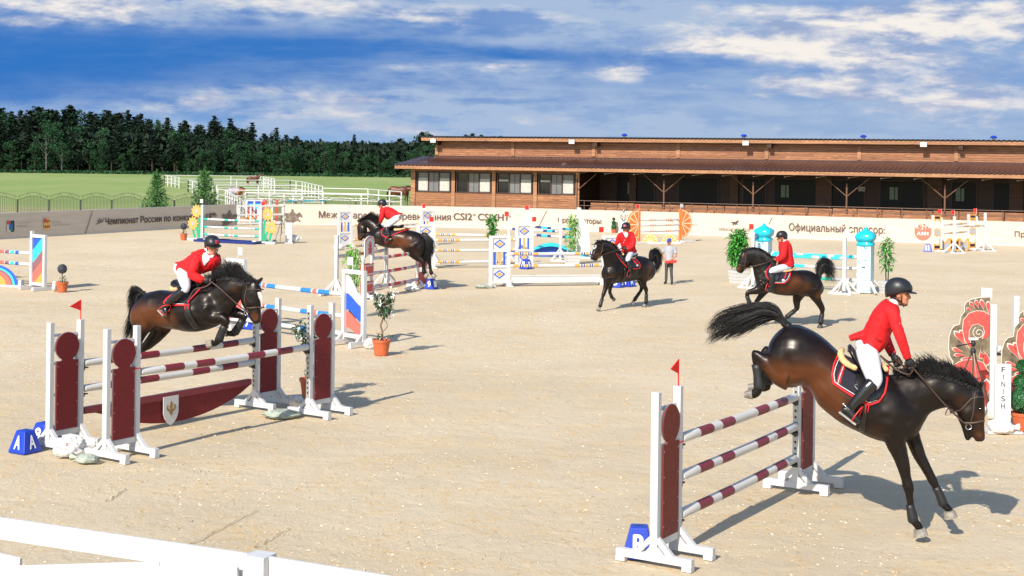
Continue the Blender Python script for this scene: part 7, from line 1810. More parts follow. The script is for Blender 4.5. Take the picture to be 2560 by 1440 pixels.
build_rider(f5, r5, 'rider in a scarlet jacket and plain black helmet leaning back over the landing horse')
# ============ horse over the left oxer
f1 = Fig(465, 21.3, -24, (280, 560, 4.236))
h1 = dict(
 trunk=[(272, 850, 255, 960, .10), (320, 775, 262, 1090, .2), (400, 722, 330, 1150, .26), (480, 702, 420, 1130, .29), (560, 700, 500, 1085, .29), (650, 712, 590, 1105, .30), (740, 720, 690, 1120, .30), (830, 700, 800, 1138, .30), (920, 665, 910, 1142, .29), (1000, 645, 1010, 1120, .26), (1075, 650, 1110, 1085, .22), (1150, 690, 1215, 1010, .16), (1220, 750, 1275, 920, .09)],
 neck=[(960, 650, 1190, 1030, .19), (1070, 600, 1260, 940, .165), (1190, 565, 1325, 850, .135), (1310, 555, 1372, 775, .11), (1410, 580, 1400, 740, .10), (1470, 610, 1420, 740, .09)],
 head=[(1510, 585, 1415, 650, .07), (1560, 655, 1375, 750, .095), (1580, 740, 1378, 835, .10), (1574, 830, 1405, 890, .088), (1570, 900, 1440, 940, .07), (1576, 965, 1468, 990, .058), (1574, 1020, 1495, 1038, .05), (1548, 1055, 1508, 1062, .03)],
 jaw=[(1470, 930, 1420, 900, .045), (1482, 990, 1445, 965, .038), (1500, 1040, 1470, 1020, .03)],
 legs=[dict(lat=.13, path=[(1000, 900, 115), (1040, 980, 85), (1110, 1000, 62), (1180, 1005, 52), (1212, 1030, 44), (1188, 1090, 34), (1150, 1170, 32), (1128, 1230, 38), (1090, 1270, 32), (1060, 1270, 34)], hoof=(1068, 1262, 1015, 1275, 38, 42), boot=[(1195, 1075, 42), (1160, 1150, 42), (1132, 1235, 48)]),
       dict(lat=-.13, path=[(1180, 880, 95), (1280, 930, 66), (1360, 955, 50), (1405, 975, 42), (1380, 1030, 32), (1330, 1110, 34), (1290, 1160, 38), (1240, 1160, 32), (1218, 1172, 30)], hoof=(1225, 1165, 1198, 1150, 34, 34), boot=[(1385, 1010, 40), (1340, 1090, 42), (1300, 1150, 46)]),
       dict(lat=.13, path=[(400, 950, 120), (330, 1080, 100), (290, 1180, 70), (245, 1290, 52), (205, 1370, 42), (215, 1480, 32), (222, 1590, 30), (215, 1650, 34)], hoof=(213, 1640, 200, 1700, 36, 42)),
       dict(lat=-.13, path=[(560, 960, 120), (530, 1090, 105), (460, 1190, 80), (375, 1280, 58), (290, 1345, 44), (262, 1440, 32), (258, 1560, 30), (250, 1620, 34)], hoof=(248, 1610, 235, 1670, 36, 42))],
 ears=[(1545, 620, 1608, 556, 24, .03), (1478, 600, 1492, 562, 20, -.05)],
 bay=[(440, 960, 140, .9), (550, 1000, 140, .9), (670, 980, 130, .7), (290, 940, 110, .7), (1480, 800, 60, .3), (1530, 980, 60, .9), (1350, 690, 60, .5), (780, 1000, 90, .4), (980, 1000, 60, .2)],
 crest=[(1000, 640), (1080, 600), (1160, 568), (1240, 552), (1320, 552), (1400, 575), (1470, 600), (1510, 610)],
 manetip=[(1010, 540), (1090, 500), (1160, 440), (1250, 390), (1350, 385), (1400, 450), (1450, 545), (1490, 590)], nmane=900, manefall=.06, nfall=150,
 tailcore=[(350, 760, 34), (330, 730, 34), (280, 760, 46), (250, 850, 44), (235, 950, 36), (225, 1050, 28), (200, 1130, 18), (170, 1180, 5)],
 tail=[([(345, 745), (290, 690), (220, 680), (195, 760), (215, 880), (190, 990), (130, 1110)], .04), ([(345, 745), (270, 700), (225, 780), (225, 900), (210, 1010), (170, 1110), (150, 1230)], .0), ([(350, 750), (290, 750), (260, 850), (250, 960), (230, 1060), (200, 1130), (170, 1220)], -.03), ([(350, 755), (310, 780), (280, 870), (270, 970), (250, 1070), (240, 1150), (220, 1220)], -.04), ([(340, 740), (300, 690), (240, 660), (200, 690), (190, 740), (195, 790), (205, 860)], .02)], ntail=420, tailjit=.018,
 eyes=[(1512, 745, 10, 0)], nostril=[(1528, 1020)], blaze=[[(1530, 725), (1552, 720), (1568, 770), (1566, 850), (1566, 940), (1556, 940), (1552, 860), (1538, 790)]],
 tacklat=.29,
 tack=[('saddle_pad', [[(640, 700), (570, 750), (545, 800), (545, 835), (650, 850), (795, 860), (850, 760), (890, 640), (800, 640), (700, 680)]], .004, .012, PAD),
       ('pad_binding', [strip([(620, 705), (565, 760), (542, 835)], 18), strip([(545, 838), (650, 856), (800, 858)], 18), strip([(798, 830), (850, 750), (888, 640)], 14)], .0165, .008, TRIM), ('pad_piping', [strip([(640, 715), (590, 760), (566, 815)], 5), strip([(650, 842), (770, 846)], 5)], .02, .004, WTRIM),
       ('saddle_flap', [[(650, 680), (640, 760), (680, 820), (760, 810), (820, 720), (850, 620), (760, 640)]], .018, .014, SADL),
       ('girth', [strip([(790, 840), (800, 940), (830, 1030), (850, 1120)], 60)], .004, .014, SADL), ('girth_strap', [strip([(778, 840), (785, 910)], 8), strip([(806, 840), (812, 905)], 8)], .02, .006, TRIM)],
 saddle=[(650, 640, .03, .03), (675, 628, .13, .06), (715, 655, .16, .07), (760, 665, .16, .07), (820, 640, .14, .05), (860, 615, .12, .05), (885, 600, .06, .04)],
 fleece=[[(655, 668, 22, 0.02), (632, 682, 26, .12), (645, 695, 22, .2), (690, 690, 12, .25)]],
 bridle=[(.010, [[(1440, 620), (1430, 700), (1420, 800), (1430, 900), (1448, 945)], [(1430, 690), (1500, 690), (1560, 700)]]), (.014, [[(1430, 890), (1480, 888), (1530, 885), (1568, 890)]])],
 bit=(1445, 940), reins=[[(1050, 610, .2), (1150, 690, .18), (1250, 780, .14), (1350, 870, .10), (1440, 935, .07)], [(1055, 620, .2), (980, 670, .25), (880, 690, .28), (830, 760, .3), (800, 800, .31)], [(1060, 590, .15), (1075, 560, .1), (1060, 620, .18)]])
build_horse(f1, h1, 'dark bay horse with a white blaze jumping the left maroon oxer', vox=.014)
build_rider(f1, dict(
 torso=[(985, 255, 1095, 330, .10), (930, 270, 1120, 370, .19), (870, 310, 1125, 430, .21), (810, 350, 1080, 480, .2), (755, 390, 1010, 510, .185), (720, 420, 930, 530, .18), (705, 450, 840, 540, .175)],
 tails=[[(760, 380, 790, 450, .12), (720, 398, 735, 420, .10), (672, 398, 680, 406, .08)], [(720, 420, 830, 520, .17), (702, 480, 830, 560, .17)]],
 neck=[(1020, 310, 45), (1045, 275, 42), (1060, 240, 42)], collar=[(1012, 320, 56), (1030, 285, 54), (1036, 272, 48)],
 shirt=[[(1000, 265), (1030, 330), (1062, 335), (1050, 390), (1010, 445), (1005, 360), (990, 290)]],
 head=(1060, 240, 36, 8, 0, 1.0), deco=DECO, seams=[([(800, 470), (850, 500)], 14), ([(930, 300), (900, 390), (905, 470)], 5)],
 arms=[dict(path=[(900, 320, 62, .14), (880, 400, 64, .22), (860, 480, 60, .27), (850, 535, 54, .28), (905, 570, 46, .26), (965, 600, 38, .22)], hand=(1040, 600, .19)),
       dict(path=[(1090, 340, 58, -.14), (1110, 430, 52, -.22), (1100, 500, 44, -.22), (1090, 540, 40, -.16)], hand=(1085, 580, -.08))],
 seat=[(700, 425, 740, 420, .12), (690, 470, 800, 500, .17), (715, 530, 810, 540, .16)],
 legs=[dict(thigh=[(750, 490, 68, .09), (758, 560, 68, .16), (775, 620, 62, .24), (785, 670, 48, .3), (780, 695, 40, .31)], boot=[(765, 700, 42, .32), (715, 735, 46, .33), (650, 785, 42, .34), (600, 835, 34, .34), (568, 870, 30, .34)], foot=[(530, 880, 26, .34), (560, 900, 32, .35), (570, 935, 28, .36), (560, 970, 14, .37)],
        sole=((500, 912, .36), (558, 972, .38)), stirrup=[(620, 860, .34), (560, 862, .41), (498, 900, .42), (545, 960, .42), (600, 925, .33), (618, 880, .32), (620, 860, .34)]),
       dict(thigh=[(750, 490, 66, -.09), (790, 570, 62, -.2), (820, 650, 48, -.3)], boot=[(810, 660, 42, -.32), (750, 740, 40, -.33), (680, 830, 32, -.34)], foot=[(650, 850, 24, -.34), (670, 890, 26, -.34), (660, 930, 14, -.34)])],
 beard=False), 'rider in scarlet with a blue and red printed helmet folded forward over the left horse')
# ============ horse leaving over the red oxer
f2 = Fig(1022, 43.2, 160, (820, 490, 5.333))
h2 = dict(
 trunk=[(1300, 560, 1320, 690, .12), (1245, 510, 1270, 830, .22), (1160, 470, 1140, 820, .28), (1080, 455, 1050, 780, .29), (1000, 450, 985, 700, .29), (900, 432, 880, 702, .30), (800, 420, 770, 688, .29), (710, 405, 680, 655, .26), (650, 420, 622, 625, .22), (605, 460, 585, 585, .13)],
 neck=[(720, 390, 612, 640, .18), (640, 325, 585, 545, .15), (560, 292, 555, 455, .12), (490, 300, 525, 420, .1), (435, 338, 505, 420, .09)],
 head=[(425, 335, 490, 385, .07), (393, 390, 520, 445, .1), (390, 450, 515, 500, .1), (395, 510, 485, 532, .075), (395, 560, 472, 565, .06), (405, 588, 455, 594, .04)],
 legs=[dict(lat=.12, path=[(640, 560, 70), (570, 530, 42), (500, 515, 30), (500, 545, 24), (560, 610, 20), (610, 660, 22), (625, 685, 20)], hoof=(622, 680, 635, 715, 22, 24)),
       dict(lat=-.12, path=[(640, 540, 70), (560, 515, 40), (490, 508, 30), (485, 545, 22), (540, 600, 18), (580, 640, 22)], hoof=(580, 640, 590, 670, 20, 24)),
       dict(lat=.12, path=[(1120, 660, 130), (1150, 760, 85), (1210, 830, 50), (1262, 868, 40), (1274, 930, 27), (1278, 985, 26), (1282, 1020, 32), (1300, 1050, 26)], hoof=(1298, 1045, 1325, 1075, 28, 36)),
       dict(lat=-.12, path=[(1240, 640, 110), (1290, 740, 70), (1330, 810, 46), (1345, 850, 38), (1358, 920, 25), (1368, 985, 24), (1375, 1020, 30), (1395, 1050, 26)], hoof=(1395, 1048, 1425, 1085, 28, 36))],
 ears=[(408, 345, 375, 308, 14, .05), (425, 335, 400, 300, 13, -.05)],
 bay=[(1020, 600, 100, .8), (900, 640, 100, .7), (1130, 620, 80, .5), (700, 600, 60, .5), (415, 545, 45, .8), (440, 400, 40, .4), (1220, 760, 50, .4)],
 crest=[(700, 370), (650, 330), (590, 300), (530, 290), (470, 305), (425, 335)], manetip=[(690, 300), (650, 240), (600, 225), (560, 200), (500, 260), (420, 300)], nmane=420,
 tailcore=[(1250, 520, 30), (1290, 520, 45), (1340, 570, 60), (1360, 650, 55), (1350, 740, 45), (1330, 800, 25), (1310, 850, 8)],
 tail=[([(1250, 515), (1330, 530), (1390, 590), (1405, 670), (1395, 740), (1365, 800), (1330, 850)], .02), ([(1250, 520), (1300, 540), (1340, 620), (1350, 700), (1340, 760), (1320, 820), (1290, 880)], .05), ([(1250, 525), (1280, 570), (1300, 640), (1300, 700), (1290, 760), (1290, 810), (1280, 860)], .03), ([(1250, 520), (1330, 560), (1380, 640), (1380, 720), (1350, 780), (1330, 830), (1320, 900)], -.03)], ntail=260, tailw=.009,
 eyes=[(428, 405, 8, 0)], nostril=[(405, 560)], tacklat=.28,
 tack=[('saddle_pad', [[(740, 400), (702, 455), (718, 512), (780, 548), (850, 522), (950, 475), (1040, 440), (950, 420), (850, 400)]], .004, .012, PAD), ('pad_binding', [strip([(738, 400), (700, 455), (716, 515), (780, 552), (852, 525), (950, 478), (1035, 440)], 12)], .0165, .008, TRIM), ('saddle_flap', [[(760, 410), (730, 460), (760, 515), (830, 510), (900, 440), (850, 400)]], .018, .014, SADL), ('girth', [strip([(770, 540), (765, 620), (770, 670)], 34)], .004, .012, SADL)],
 saddle=[(1010, 395, .05, .03), (980, 400, .14, .04), (920, 420, .16, .045), (860, 415, .14, .05), (800, 390, .1, .05), (770, 370, .05, .04)],
 fleece=[[(1030, 430, 12, .05), (960, 445, 16, .16), (880, 450, 16, .22)]],
 bridle=[(.010, [[(450, 350), (440, 420), (440, 500), (445, 535)], [(400, 400), (450, 395)], [(400, 505), (440, 508), (480, 505)]])], bit=(450, 530), reins=[[(700, 350, .12), (640, 400, .15), (520, 490, .1), (450, 530, .07)]])
build_horse(f2, h2, 'dark bay horse flying over the red and white damask oxer, seen from behind', vox=.018)
build_rider(f2, dict(
 torso=[(705, 160, 790, 140, .09), (695, 200, 830, 155, .18), (720, 250, 880, 180, .2), (760, 290, 930, 210, .18), (810, 310, 965, 235, .17), (850, 315, 975, 250, .16)],
 tails=[[(930, 215, 960, 250, .1), (970, 225, 985, 240, .08), (992, 228, 996, 234, .05)]],
 neck=[(745, 165, 22), (732, 145, 22), (725, 130, 24)], collar=[(752, 170, 28), (742, 152, 27), (738, 146, 24)], head=(722, 118, 10, 20, 0, 1.0),
 arms=[dict(path=[(745, 180, 38, .15), (722, 230, 36, .22), (715, 280, 32, .24), (708, 320, 28, .18), (700, 350, 22, .12)], hand=(680, 370, .1)), dict(path=[(745, 180, 36, -.15), (720, 240, 34, -.22), (710, 300, 30, -.2), (700, 350, 24, -.1)], hand=(680, 375, -.05))],
 seat=[(980, 245, 960, 300, .13), (930, 240, 930, 330, .17), (880, 270, 880, 350, .16)],
 legs=[dict(thigh=[(930, 290, 48, .08), (870, 330, 46, .18), (810, 375, 40, .27), (780, 405, 32, .3)], boot=[(778, 410, 30, .31), (790, 460, 31, .33), (810, 510, 25, .34), (825, 548, 19, .35)], foot=[(855, 570, 14, .35), (825, 580, 19, .36), (790, 600, 17, .37), (762, 612, 9, .37)], stirrup=[(790, 530, .34), (760, 600, .4), (790, 628, .38), (805, 600, .32), (790, 530, .34)]),
       dict(thigh=[(930, 290, 46, -.08), (870, 340, 42, -.2), (800, 390, 34, -.3)], boot=[(790, 410, 28, -.31), (810, 480, 26, -.33), (830, 550, 18, -.34)], foot=[(850, 570, 14, -.35), (800, 600, 14, -.36)])]), 'rider in scarlet seen from behind folded over the horse above the damask oxer', vox=.015)
# ============ trotting horse, centre
f3 = Fig(1562, 38.5, 222, (1200, 520, 4.923))
h3 = dict(
 trunk=[(2108, 690, 2118, 800, .13), (2070, 630, 2085, 880, .22), (2000, 595, 2010, 910, .27), (1930, 585, 1940, 885, .29), (1850, 590, 1850, 900, .30), (1770, 595, 1760, 915, .3), (1690, 600, 1680, 925, .28), (1620, 640, 1610, 930, .25), (1565, 700, 1568, 905, .2), (1535, 760, 1542, 860, .12)],
 neck=[(1720, 585, 1560, 860, .2), (1685, 520, 1540, 730, .16), (1615, 445, 1520, 620, .125), (1540, 410, 1500, 560, .10), (1480, 410, 1480, 520, .09)],
 head=[(1440, 408, 1520, 440, .08), (1404, 450, 1530, 505, .10), (1397, 510, 1515, 560, .10), (1385, 560, 1475, 600, .078), (1364, 600, 1450, 630, .062), (1362, 632, 1430, 655, .05)],
 legs=[dict(lat=.13, path=[(1575, 860, 72), (1560, 930, 48), (1540, 1000, 33), (1518, 1070, 28), (1502, 1120, 18), (1485, 1180, 17), (1474, 1212, 22), (1462, 1232, 18)], hoof=(1465, 1228, 1452, 1262, 22, 30), boot=[(1506, 1115, 23), (1490, 1165, 23), (1477, 1210, 27)]),
       dict(lat=-.13, path=[(1620, 860, 66), (1610, 930, 42), (1600, 1000, 28), (1598, 1040, 25), (1612, 1080, 17), (1622, 1105, 19), (1635, 1110, 17)], hoof=(1632, 1108, 1650, 1132, 20, 26), boot=[(1604, 1055, 21), (1614, 1080, 22), (1622, 1100, 24)]),
       dict(lat=.12, path=[(2040, 820, 75), (2010, 900, 52), (2022, 960, 36), (2045, 1005, 29), (2046, 1070, 19), (2045, 1140, 18), (2044, 1175, 23), (2030, 1195, 19)], hoof=(2030, 1192, 2012, 1222, 22, 28), boot=[(2047, 1060, 24), (2046, 1120, 24), (2045, 1170, 28)]),
       dict(lat=-.12, path=[(1980, 830, 75), (1975, 900, 48), (1990, 955, 34), (1985, 1005, 27), (1955, 1055, 18), (1920, 1105, 17), (1900, 1135, 22), (1885, 1160, 18)], hoof=(1888, 1155, 1872, 1190, 21, 26), boot=[(1962, 1045, 23), (1930, 1090, 23), (1905, 1128, 27)])],
 ears=[(1452, 415, 1438, 374, 14, -.055), (1500, 412, 1495, 372, 14, .055)],
 bay=[(2000, 720, 70, .8), (1960, 840, 60, .5), (2040, 880, 50, .8), (1420, 590, 45, 1.0), (1560, 830, 40, .4), (1450, 500, 40, .4), (1640, 880, 40, .3)],
 crest=[(1745, 595), (1700, 535), (1650, 475), (1590, 430), (1530, 408), (1470, 408)], manetip=[(1770, 600), (1725, 520), (1665, 455), (1590, 412), (1525, 390), (1450, 400)], nmane=300, manefall=.2, nfall=350,
 tailcore=[(2095, 680, 26), (2110, 640, 26), (2130, 590, 50), (2160, 570, 60), (2180, 640, 55), (2185, 700, 35), (2175, 760, 10)],
 tail=[([(2100, 680), (2085, 620), (2090, 560), (2130, 510), (2190, 510), (2230, 570), (2225, 660)], .0), ([(2100, 680), (2105, 610), (2130, 550), (2180, 540), (2215, 620), (2210, 700), (2180, 770)], .03), ([(2100, 680), (2120, 640), (2150, 600), (2180, 620), (2190, 690), (2175, 740), (2160, 800)], -.03), ([(2105, 680), (2120, 660), (2140, 640), (2155, 660), (2160, 700), (2150, 740), (2140, 780)], .0)], ntail=340, tailw=.008,
 eyes=[(1440, 500, 8, 0)], nostril=[(1385, 612)], blaze=[[(1420, 458), (1445, 452), (1438, 490), (1405, 550), (1396, 545), (1405, 500)]], tacklat=.28,
 tack=[('saddle_pad', [[(1720, 560), (1755, 640), (1800, 735), (1870, 748), (1955, 742), (1960, 700), (1930, 610), (1830, 580)]], .004, .012, PAD), ('pad_binding', [strip([(1718, 562), (1755, 640), (1800, 735)], 10), strip([(1866, 748), (1956, 744), (1966, 700), (1932, 612)], 9)], .0165, .008, TRIM), ('pad_stripe', [strip([(1895, 630), (1925, 690)], 22)], .0175, .004, TRIM), ('pad_badge', [circ(1930, 706, 13, 13, 10)], .019, .004, WTRIM), ('saddle_flap', [[(1740, 570), (1760, 640), (1800, 720), (1860, 730), (1880, 640), (1880, 580)]], .018, .014, SADL), ('girth', [strip([(1790, 740), (1790, 830), (1785, 900)], 30)], .004, .012, SADL)],
 saddle=[(1925, 575, .05, .03), (1900, 570, .14, .04), (1860, 585, .16, .045), (1820, 585, .14, .05), (1775, 570, .1, .05), (1750, 560, .05, .04)],
 fleece=[[(1925, 590, 10, .03), (1905, 610, 14, .12), (1870, 620, 12, .2)], [(1735, 545, 12, 0), (1755, 560, 12, .08), (1765, 580, 10, .12)]],
 bridle=[(.010, [[(1500, 430), (1498, 500), (1475, 570), (1450, 600)], [(1410, 450), (1460, 450), (1500, 450)], [(1385, 570), (1430, 585), (1480, 590)]])], bit=(1448, 605), reins=[[(1750, 490, .1), (1680, 520, .18), (1560, 560, .14), (1450, 605, .08)], [(1650, 480, -.12), (1600, 500, -.14), (1500, 560, -.1), (1440, 605, -.07)]])
build_horse(f3, h3, 'dark bay horse with a white face marking trotting toward the left in the centre', vox=.017)
build_rider(f3, dict(
 torso=[(1740, 300, 1850, 290, .10), (1712, 325, 1885, 315, .15), (1715, 370, 1895, 370, .155), (1735, 420, 1895, 430, .15), (1755, 480, 1895, 490, .15), (1765, 545, 1905, 540, .16)],
 tails=[[(1770, 520, 1900, 500, .16), (1785, 550, 1912, 532, .17)]],
 neck=[(1795, 320, 22), (1795, 290, 22), (1795, 270, 24)], collar=[(1795, 322, 30), (1795, 305, 28), (1795, 298, 25)], shirt=[[(1770, 302), (1812, 300), (1800, 350), (1785, 372), (1772, 345)]],
 head=(1796, 252, 10, 8, 0, 1.0), deco=DECO[:2], buttons=[(1778, 395), (1778, 428), (1778, 455)],
 arms=[dict(path=[(1865, 330, 34, .1), (1885, 380, 34, .18), (1885, 440, 32, .2), (1860, 480, 28, .2), (1810, 505, 24, .14)], hand=(1755, 488, .1)),
       dict(path=[(1730, 330, 32, -.1), (1705, 375, 32, -.16), (1690, 420, 28, -.18), (1665, 455, 24, -.16), (1655, 470, 20, -.14)], hand=(1635, 482, -.12))],
 seat=[(1890, 530, 1900, 580, .12), (1840, 530, 1860, 600, .16), (1800, 545, 1820, 600, .14)],
 legs=[dict(thigh=[(1860, 560, 36, .1), (1840, 590, 36, .2), (1822, 625, 32, .28), (1818, 650, 26, .3)], boot=[(1820, 650, 26, .31), (1830, 700, 27, .33), (1838, 750, 24, .34), (1840, 790, 19, .35)], foot=[(1850, 805, 17, .34), (1838, 820, 19, .35), (1822, 838, 15, .37), (1812, 845, 9, .37)], stirrup=[(1828, 765, .37), (1808, 830, .4), (1835, 852, .38), (1858, 830, .33), (1828, 765, .37)]),
       dict(thigh=[(1850, 560, 34, -.1), (1800, 585, 32, -.22), (1760, 620, 26, -.3)], boot=[(1755, 630, 24, -.31), (1765, 700, 24, -.33), (1775, 770, 17, -.34)], foot=[(1780, 790, 15, -.34), (1755, 810, 13, -.36)])]), 'rider in scarlet facing the camera on the trotting horse', vox=.014)
# ============ cantering horse, right
f4 = Fig(1955, 34.6, 187, (1700, 530, 4.5))
h4 = dict(
 trunk=[(1598, 800, 1600, 905, .12), (1555, 725, 1560, 950, .22), (1480, 668, 1480, 955, .27), (1400, 652, 1390, 948, .29), (1310, 655, 1300, 942, .3), (1220, 652, 1210, 944, .3), (1130, 635, 1110, 935, .3), (1050, 605, 1030, 915, .28), (970, 600, 945, 890, .25), (905, 640, 890, 862, .19), (862, 690, 858, 820, .12)],
 neck=[(1080, 585, 870, 845, .2), (1010, 505, 838, 735, .16), (910, 435, 815, 625, .125), (810, 412, 790, 590, .10), (745, 420, 770, 560, .09)],
 head=[(705, 430, 790, 480, .075), (672, 480, 800, 560, .10), (655, 545, 790, 612, .10), (640, 600, 745, 640, .078), (630, 645, 715, 672, .06), (645, 682, 700, 694, .04)],
 legs=[dict(lat=.13, path=[(930, 830, 78), (870, 880, 50), (800, 895, 34), (758, 915, 29), (752, 950, 20), (768, 990, 17), (780, 1022, 23), (788, 1042, 20)], hoof=(786, 1038, 792, 1066, 24, 27), pale=0, boot=[(754, 945, 26), (768, 985, 24), (782, 1022, 29)]),
       dict(lat=-.13, path=[(980, 840, 70), (940, 900, 46), (885, 975, 30), (850, 1030, 26), (860, 1080, 18), (890, 1110, 18)], hoof=(888, 1108, 915, 1125, 22, 26)),
       dict(lat=.13, path=[(1500, 850, 105), (1520, 940, 66), (1560, 1015, 44), (1600, 1090, 34), (1598, 1150, 22), (1588, 1210, 20), (1582, 1255, 26), (1578, 1275, 22)], hoof=(1580, 1270, 1574, 1312, 27, 33), pale=0, boot=[(1598, 1145, 28), (1590, 1200, 27), (1582, 1255, 32)]),
       dict(lat=-.13, path=[(1370, 830, 110), (1335, 930, 72), (1310, 1010, 45), (1315, 1085, 33), (1270, 1125, 22), (1215, 1165, 20), (1190, 1190, 24), (1172, 1212, 20)], hoof=(1176, 1206, 1150, 1235, 24, 30), boot=[(1285, 1115, 28), (1235, 1152, 27), (1200, 1182, 30)])],
 ears=[(720, 440, 698, 405, 14, .05), (735, 430, 715, 400, 14, -.05)],
 bay=[(1260, 770, 80, .9), (1180, 880, 80, .6), (1400, 820, 60, .5), (1080, 860, 60, .5), (650, 640, 40, .9), (720, 490, 40, .5), (1520, 930, 50, .7), (1330, 900, 60, .4)],
 crest=[(1085, 590), (1040, 530), (980, 470), (900, 425), (820, 408), (740, 420)], manetip=[(1080, 570), (1045, 505), (975, 445), (890, 405), (810, 398), (710, 420)], nmane=300, manefall=.24, nfall=420,
 tailcore=[(1575, 750, 28), (1568, 700, 30), (1580, 640, 46), (1610, 590, 50), (1650, 590, 46), (1690, 660, 26), (1720, 730, 8)],
 tail=[([(1570, 740), (1535, 660), (1550, 580), (1600, 530), (1660, 530), (1720, 570), (1745, 640)], .0), ([(1570, 740), (1550, 670), (1570, 600), (1620, 560), (1680, 590), (1730, 680), (1750, 790)], .03), ([(1575, 740), (1570, 680), (1600, 630), (1640, 640), (1660, 700), (1650, 760), (1620, 805)], -.03), ([(1575, 730), (1590, 600), (1600, 540), (1610, 510), (1630, 490), (1640, 480), (1650, 470)], .0), ([(1575, 745), (1590, 700), (1620, 680), (1660, 700), (1700, 740), (1730, 780), (1740, 830)], .02)], ntail=320, tailw=.007,
 eyes=[(688, 520, 8, 0)], nostril=[(640, 655)], tacklat=.28,
 tack=[('saddle_pad', [[(1040, 600), (985, 660), (975, 710), (1005, 770), (1065, 798), (1165, 800), (1215, 760), (1262, 675), (1180, 640)]], .004, .012, PAD), ('pad_binding', [strip([(1040, 598), (983, 660), (973, 712), (1003, 774), (1065, 802), (1168, 802), (1220, 760), (1262, 678)], 9)], .0165, .008, TRIM), ('pad_piping', [strip([(1060, 790), (1160, 790), (1205, 752), (1245, 690)], 4)], .02, .004, WTRIM), ('pad_stripe', [strip([(1205, 685), (1175, 745)], 14)], .0175, .004, TRIM), ('pad_badge', [circ(1157, 768, 17, 17, 12)], .019, .004, WTRIM), ('saddle_flap', [[(1060, 620), (1020, 680), (1030, 770), (1100, 775), (1130, 700), (1180, 660)]], .018, .014, SADL), ('girth', [strip([(1060, 800), (1060, 860), (1065, 915)], 28)], .004, .012, SADL)],
 saddle=[(1280, 600, .05, .03), (1260, 610, .14, .04), (1210, 640, .16, .045), (1150, 635, .14, .05), (1080, 600, .1, .05), (1050, 580, .05, .04)],
 fleece=[[(1300, 630, 9, .04), (1260, 650, 13, .14), (1200, 665, 13, .2), (1155, 665, 10, .22)], [(1080, 575, 10, 0), (1095, 590, 11, .08)]],
 bridle=[(.010, [[(745, 440), (735, 520), (722, 600), (720, 630)], [(675, 490), (730, 490)], [(645, 590), (690, 600), (745, 605)]])], bit=(722, 632), reins=[[(1050, 545, .1), (960, 575, .2), (850, 605, .14), (725, 635, .08)], [(1040, 545, -.1), (950, 580, -.16), (850, 610, -.12), (725, 640, -.08)]])
build_horse(f4, h4, 'dark bay horse cantering to the left on the right side with its tail raised', vox=.017)
build_rider(f4, dict(
 torso=[(1125, 335, 1215, 318, .10), (1112, 370, 1240, 360, .18), (1115, 420, 1258, 410, .20), (1120, 480, 1268, 470, .18), (1115, 540, 1275, 530, .17), (1100, 590, 1282, 590, .18)],
 tails=[[(1110, 560, 1270, 540, .18), (1095, 600, 1282, 612, .19)]],
 neck=[(1165, 330, 26), (1150, 305, 26), (1148, 280, 28)], collar=[(1168, 335, 36), (1158, 315, 34), (1152, 308, 30)], head=(1142, 288, 8, 4, 0, 1.0), beard=True,
 arms=[dict(path=[(1175, 365, 42, .16), (1168, 430, 40, .24), (1160, 495, 36, .26), (1120, 525, 30, .2), (1080, 535, 25, .13)], hand=(1045, 535, .1)), dict(path=[(1170, 365, 40, -.16), (1150, 440, 38, -.24), (1135, 500, 32, -.24), (1085, 530, 25, -.13)], hand=(1050, 520, -.08))],
 seat=[(1270, 590, 1250, 640, .12), (1210, 590, 1200, 660, .16), (1150, 600, 1150, 665, .16)],
 legs=[dict(thigh=[(1190, 625, 44, .1), (1130, 635, 44, .2), (1070, 650, 38, .28), (1030, 665, 32, .31)], boot=[(1028, 680, 32, .32), (1030, 740, 34, .33), (1025, 800, 27, .34), (1024, 840, 22, .35)], foot=[(1040, 865, 20, .35), (1015, 868, 22, .36), (980, 862, 17, .37), (955, 858, 9, .37)], stirrup=[(985, 800, .37), (960, 870, .4), (990, 880, .38), (1000, 850, .33), (985, 800, .37)]),
       dict(thigh=[(1190, 625, 42, -.1), (1110, 640, 40, -.22), (1040, 665, 32, -.3)], boot=[(1035, 680, 30, -.32), (1035, 750, 30, -.33), (1030, 830, 22, -.34)], foot=[(1030, 860, 20, -.35), (980, 860, 14, -.36)])]), 'upright rider in scarlet riding left past the turquoise towers', vox=.014)
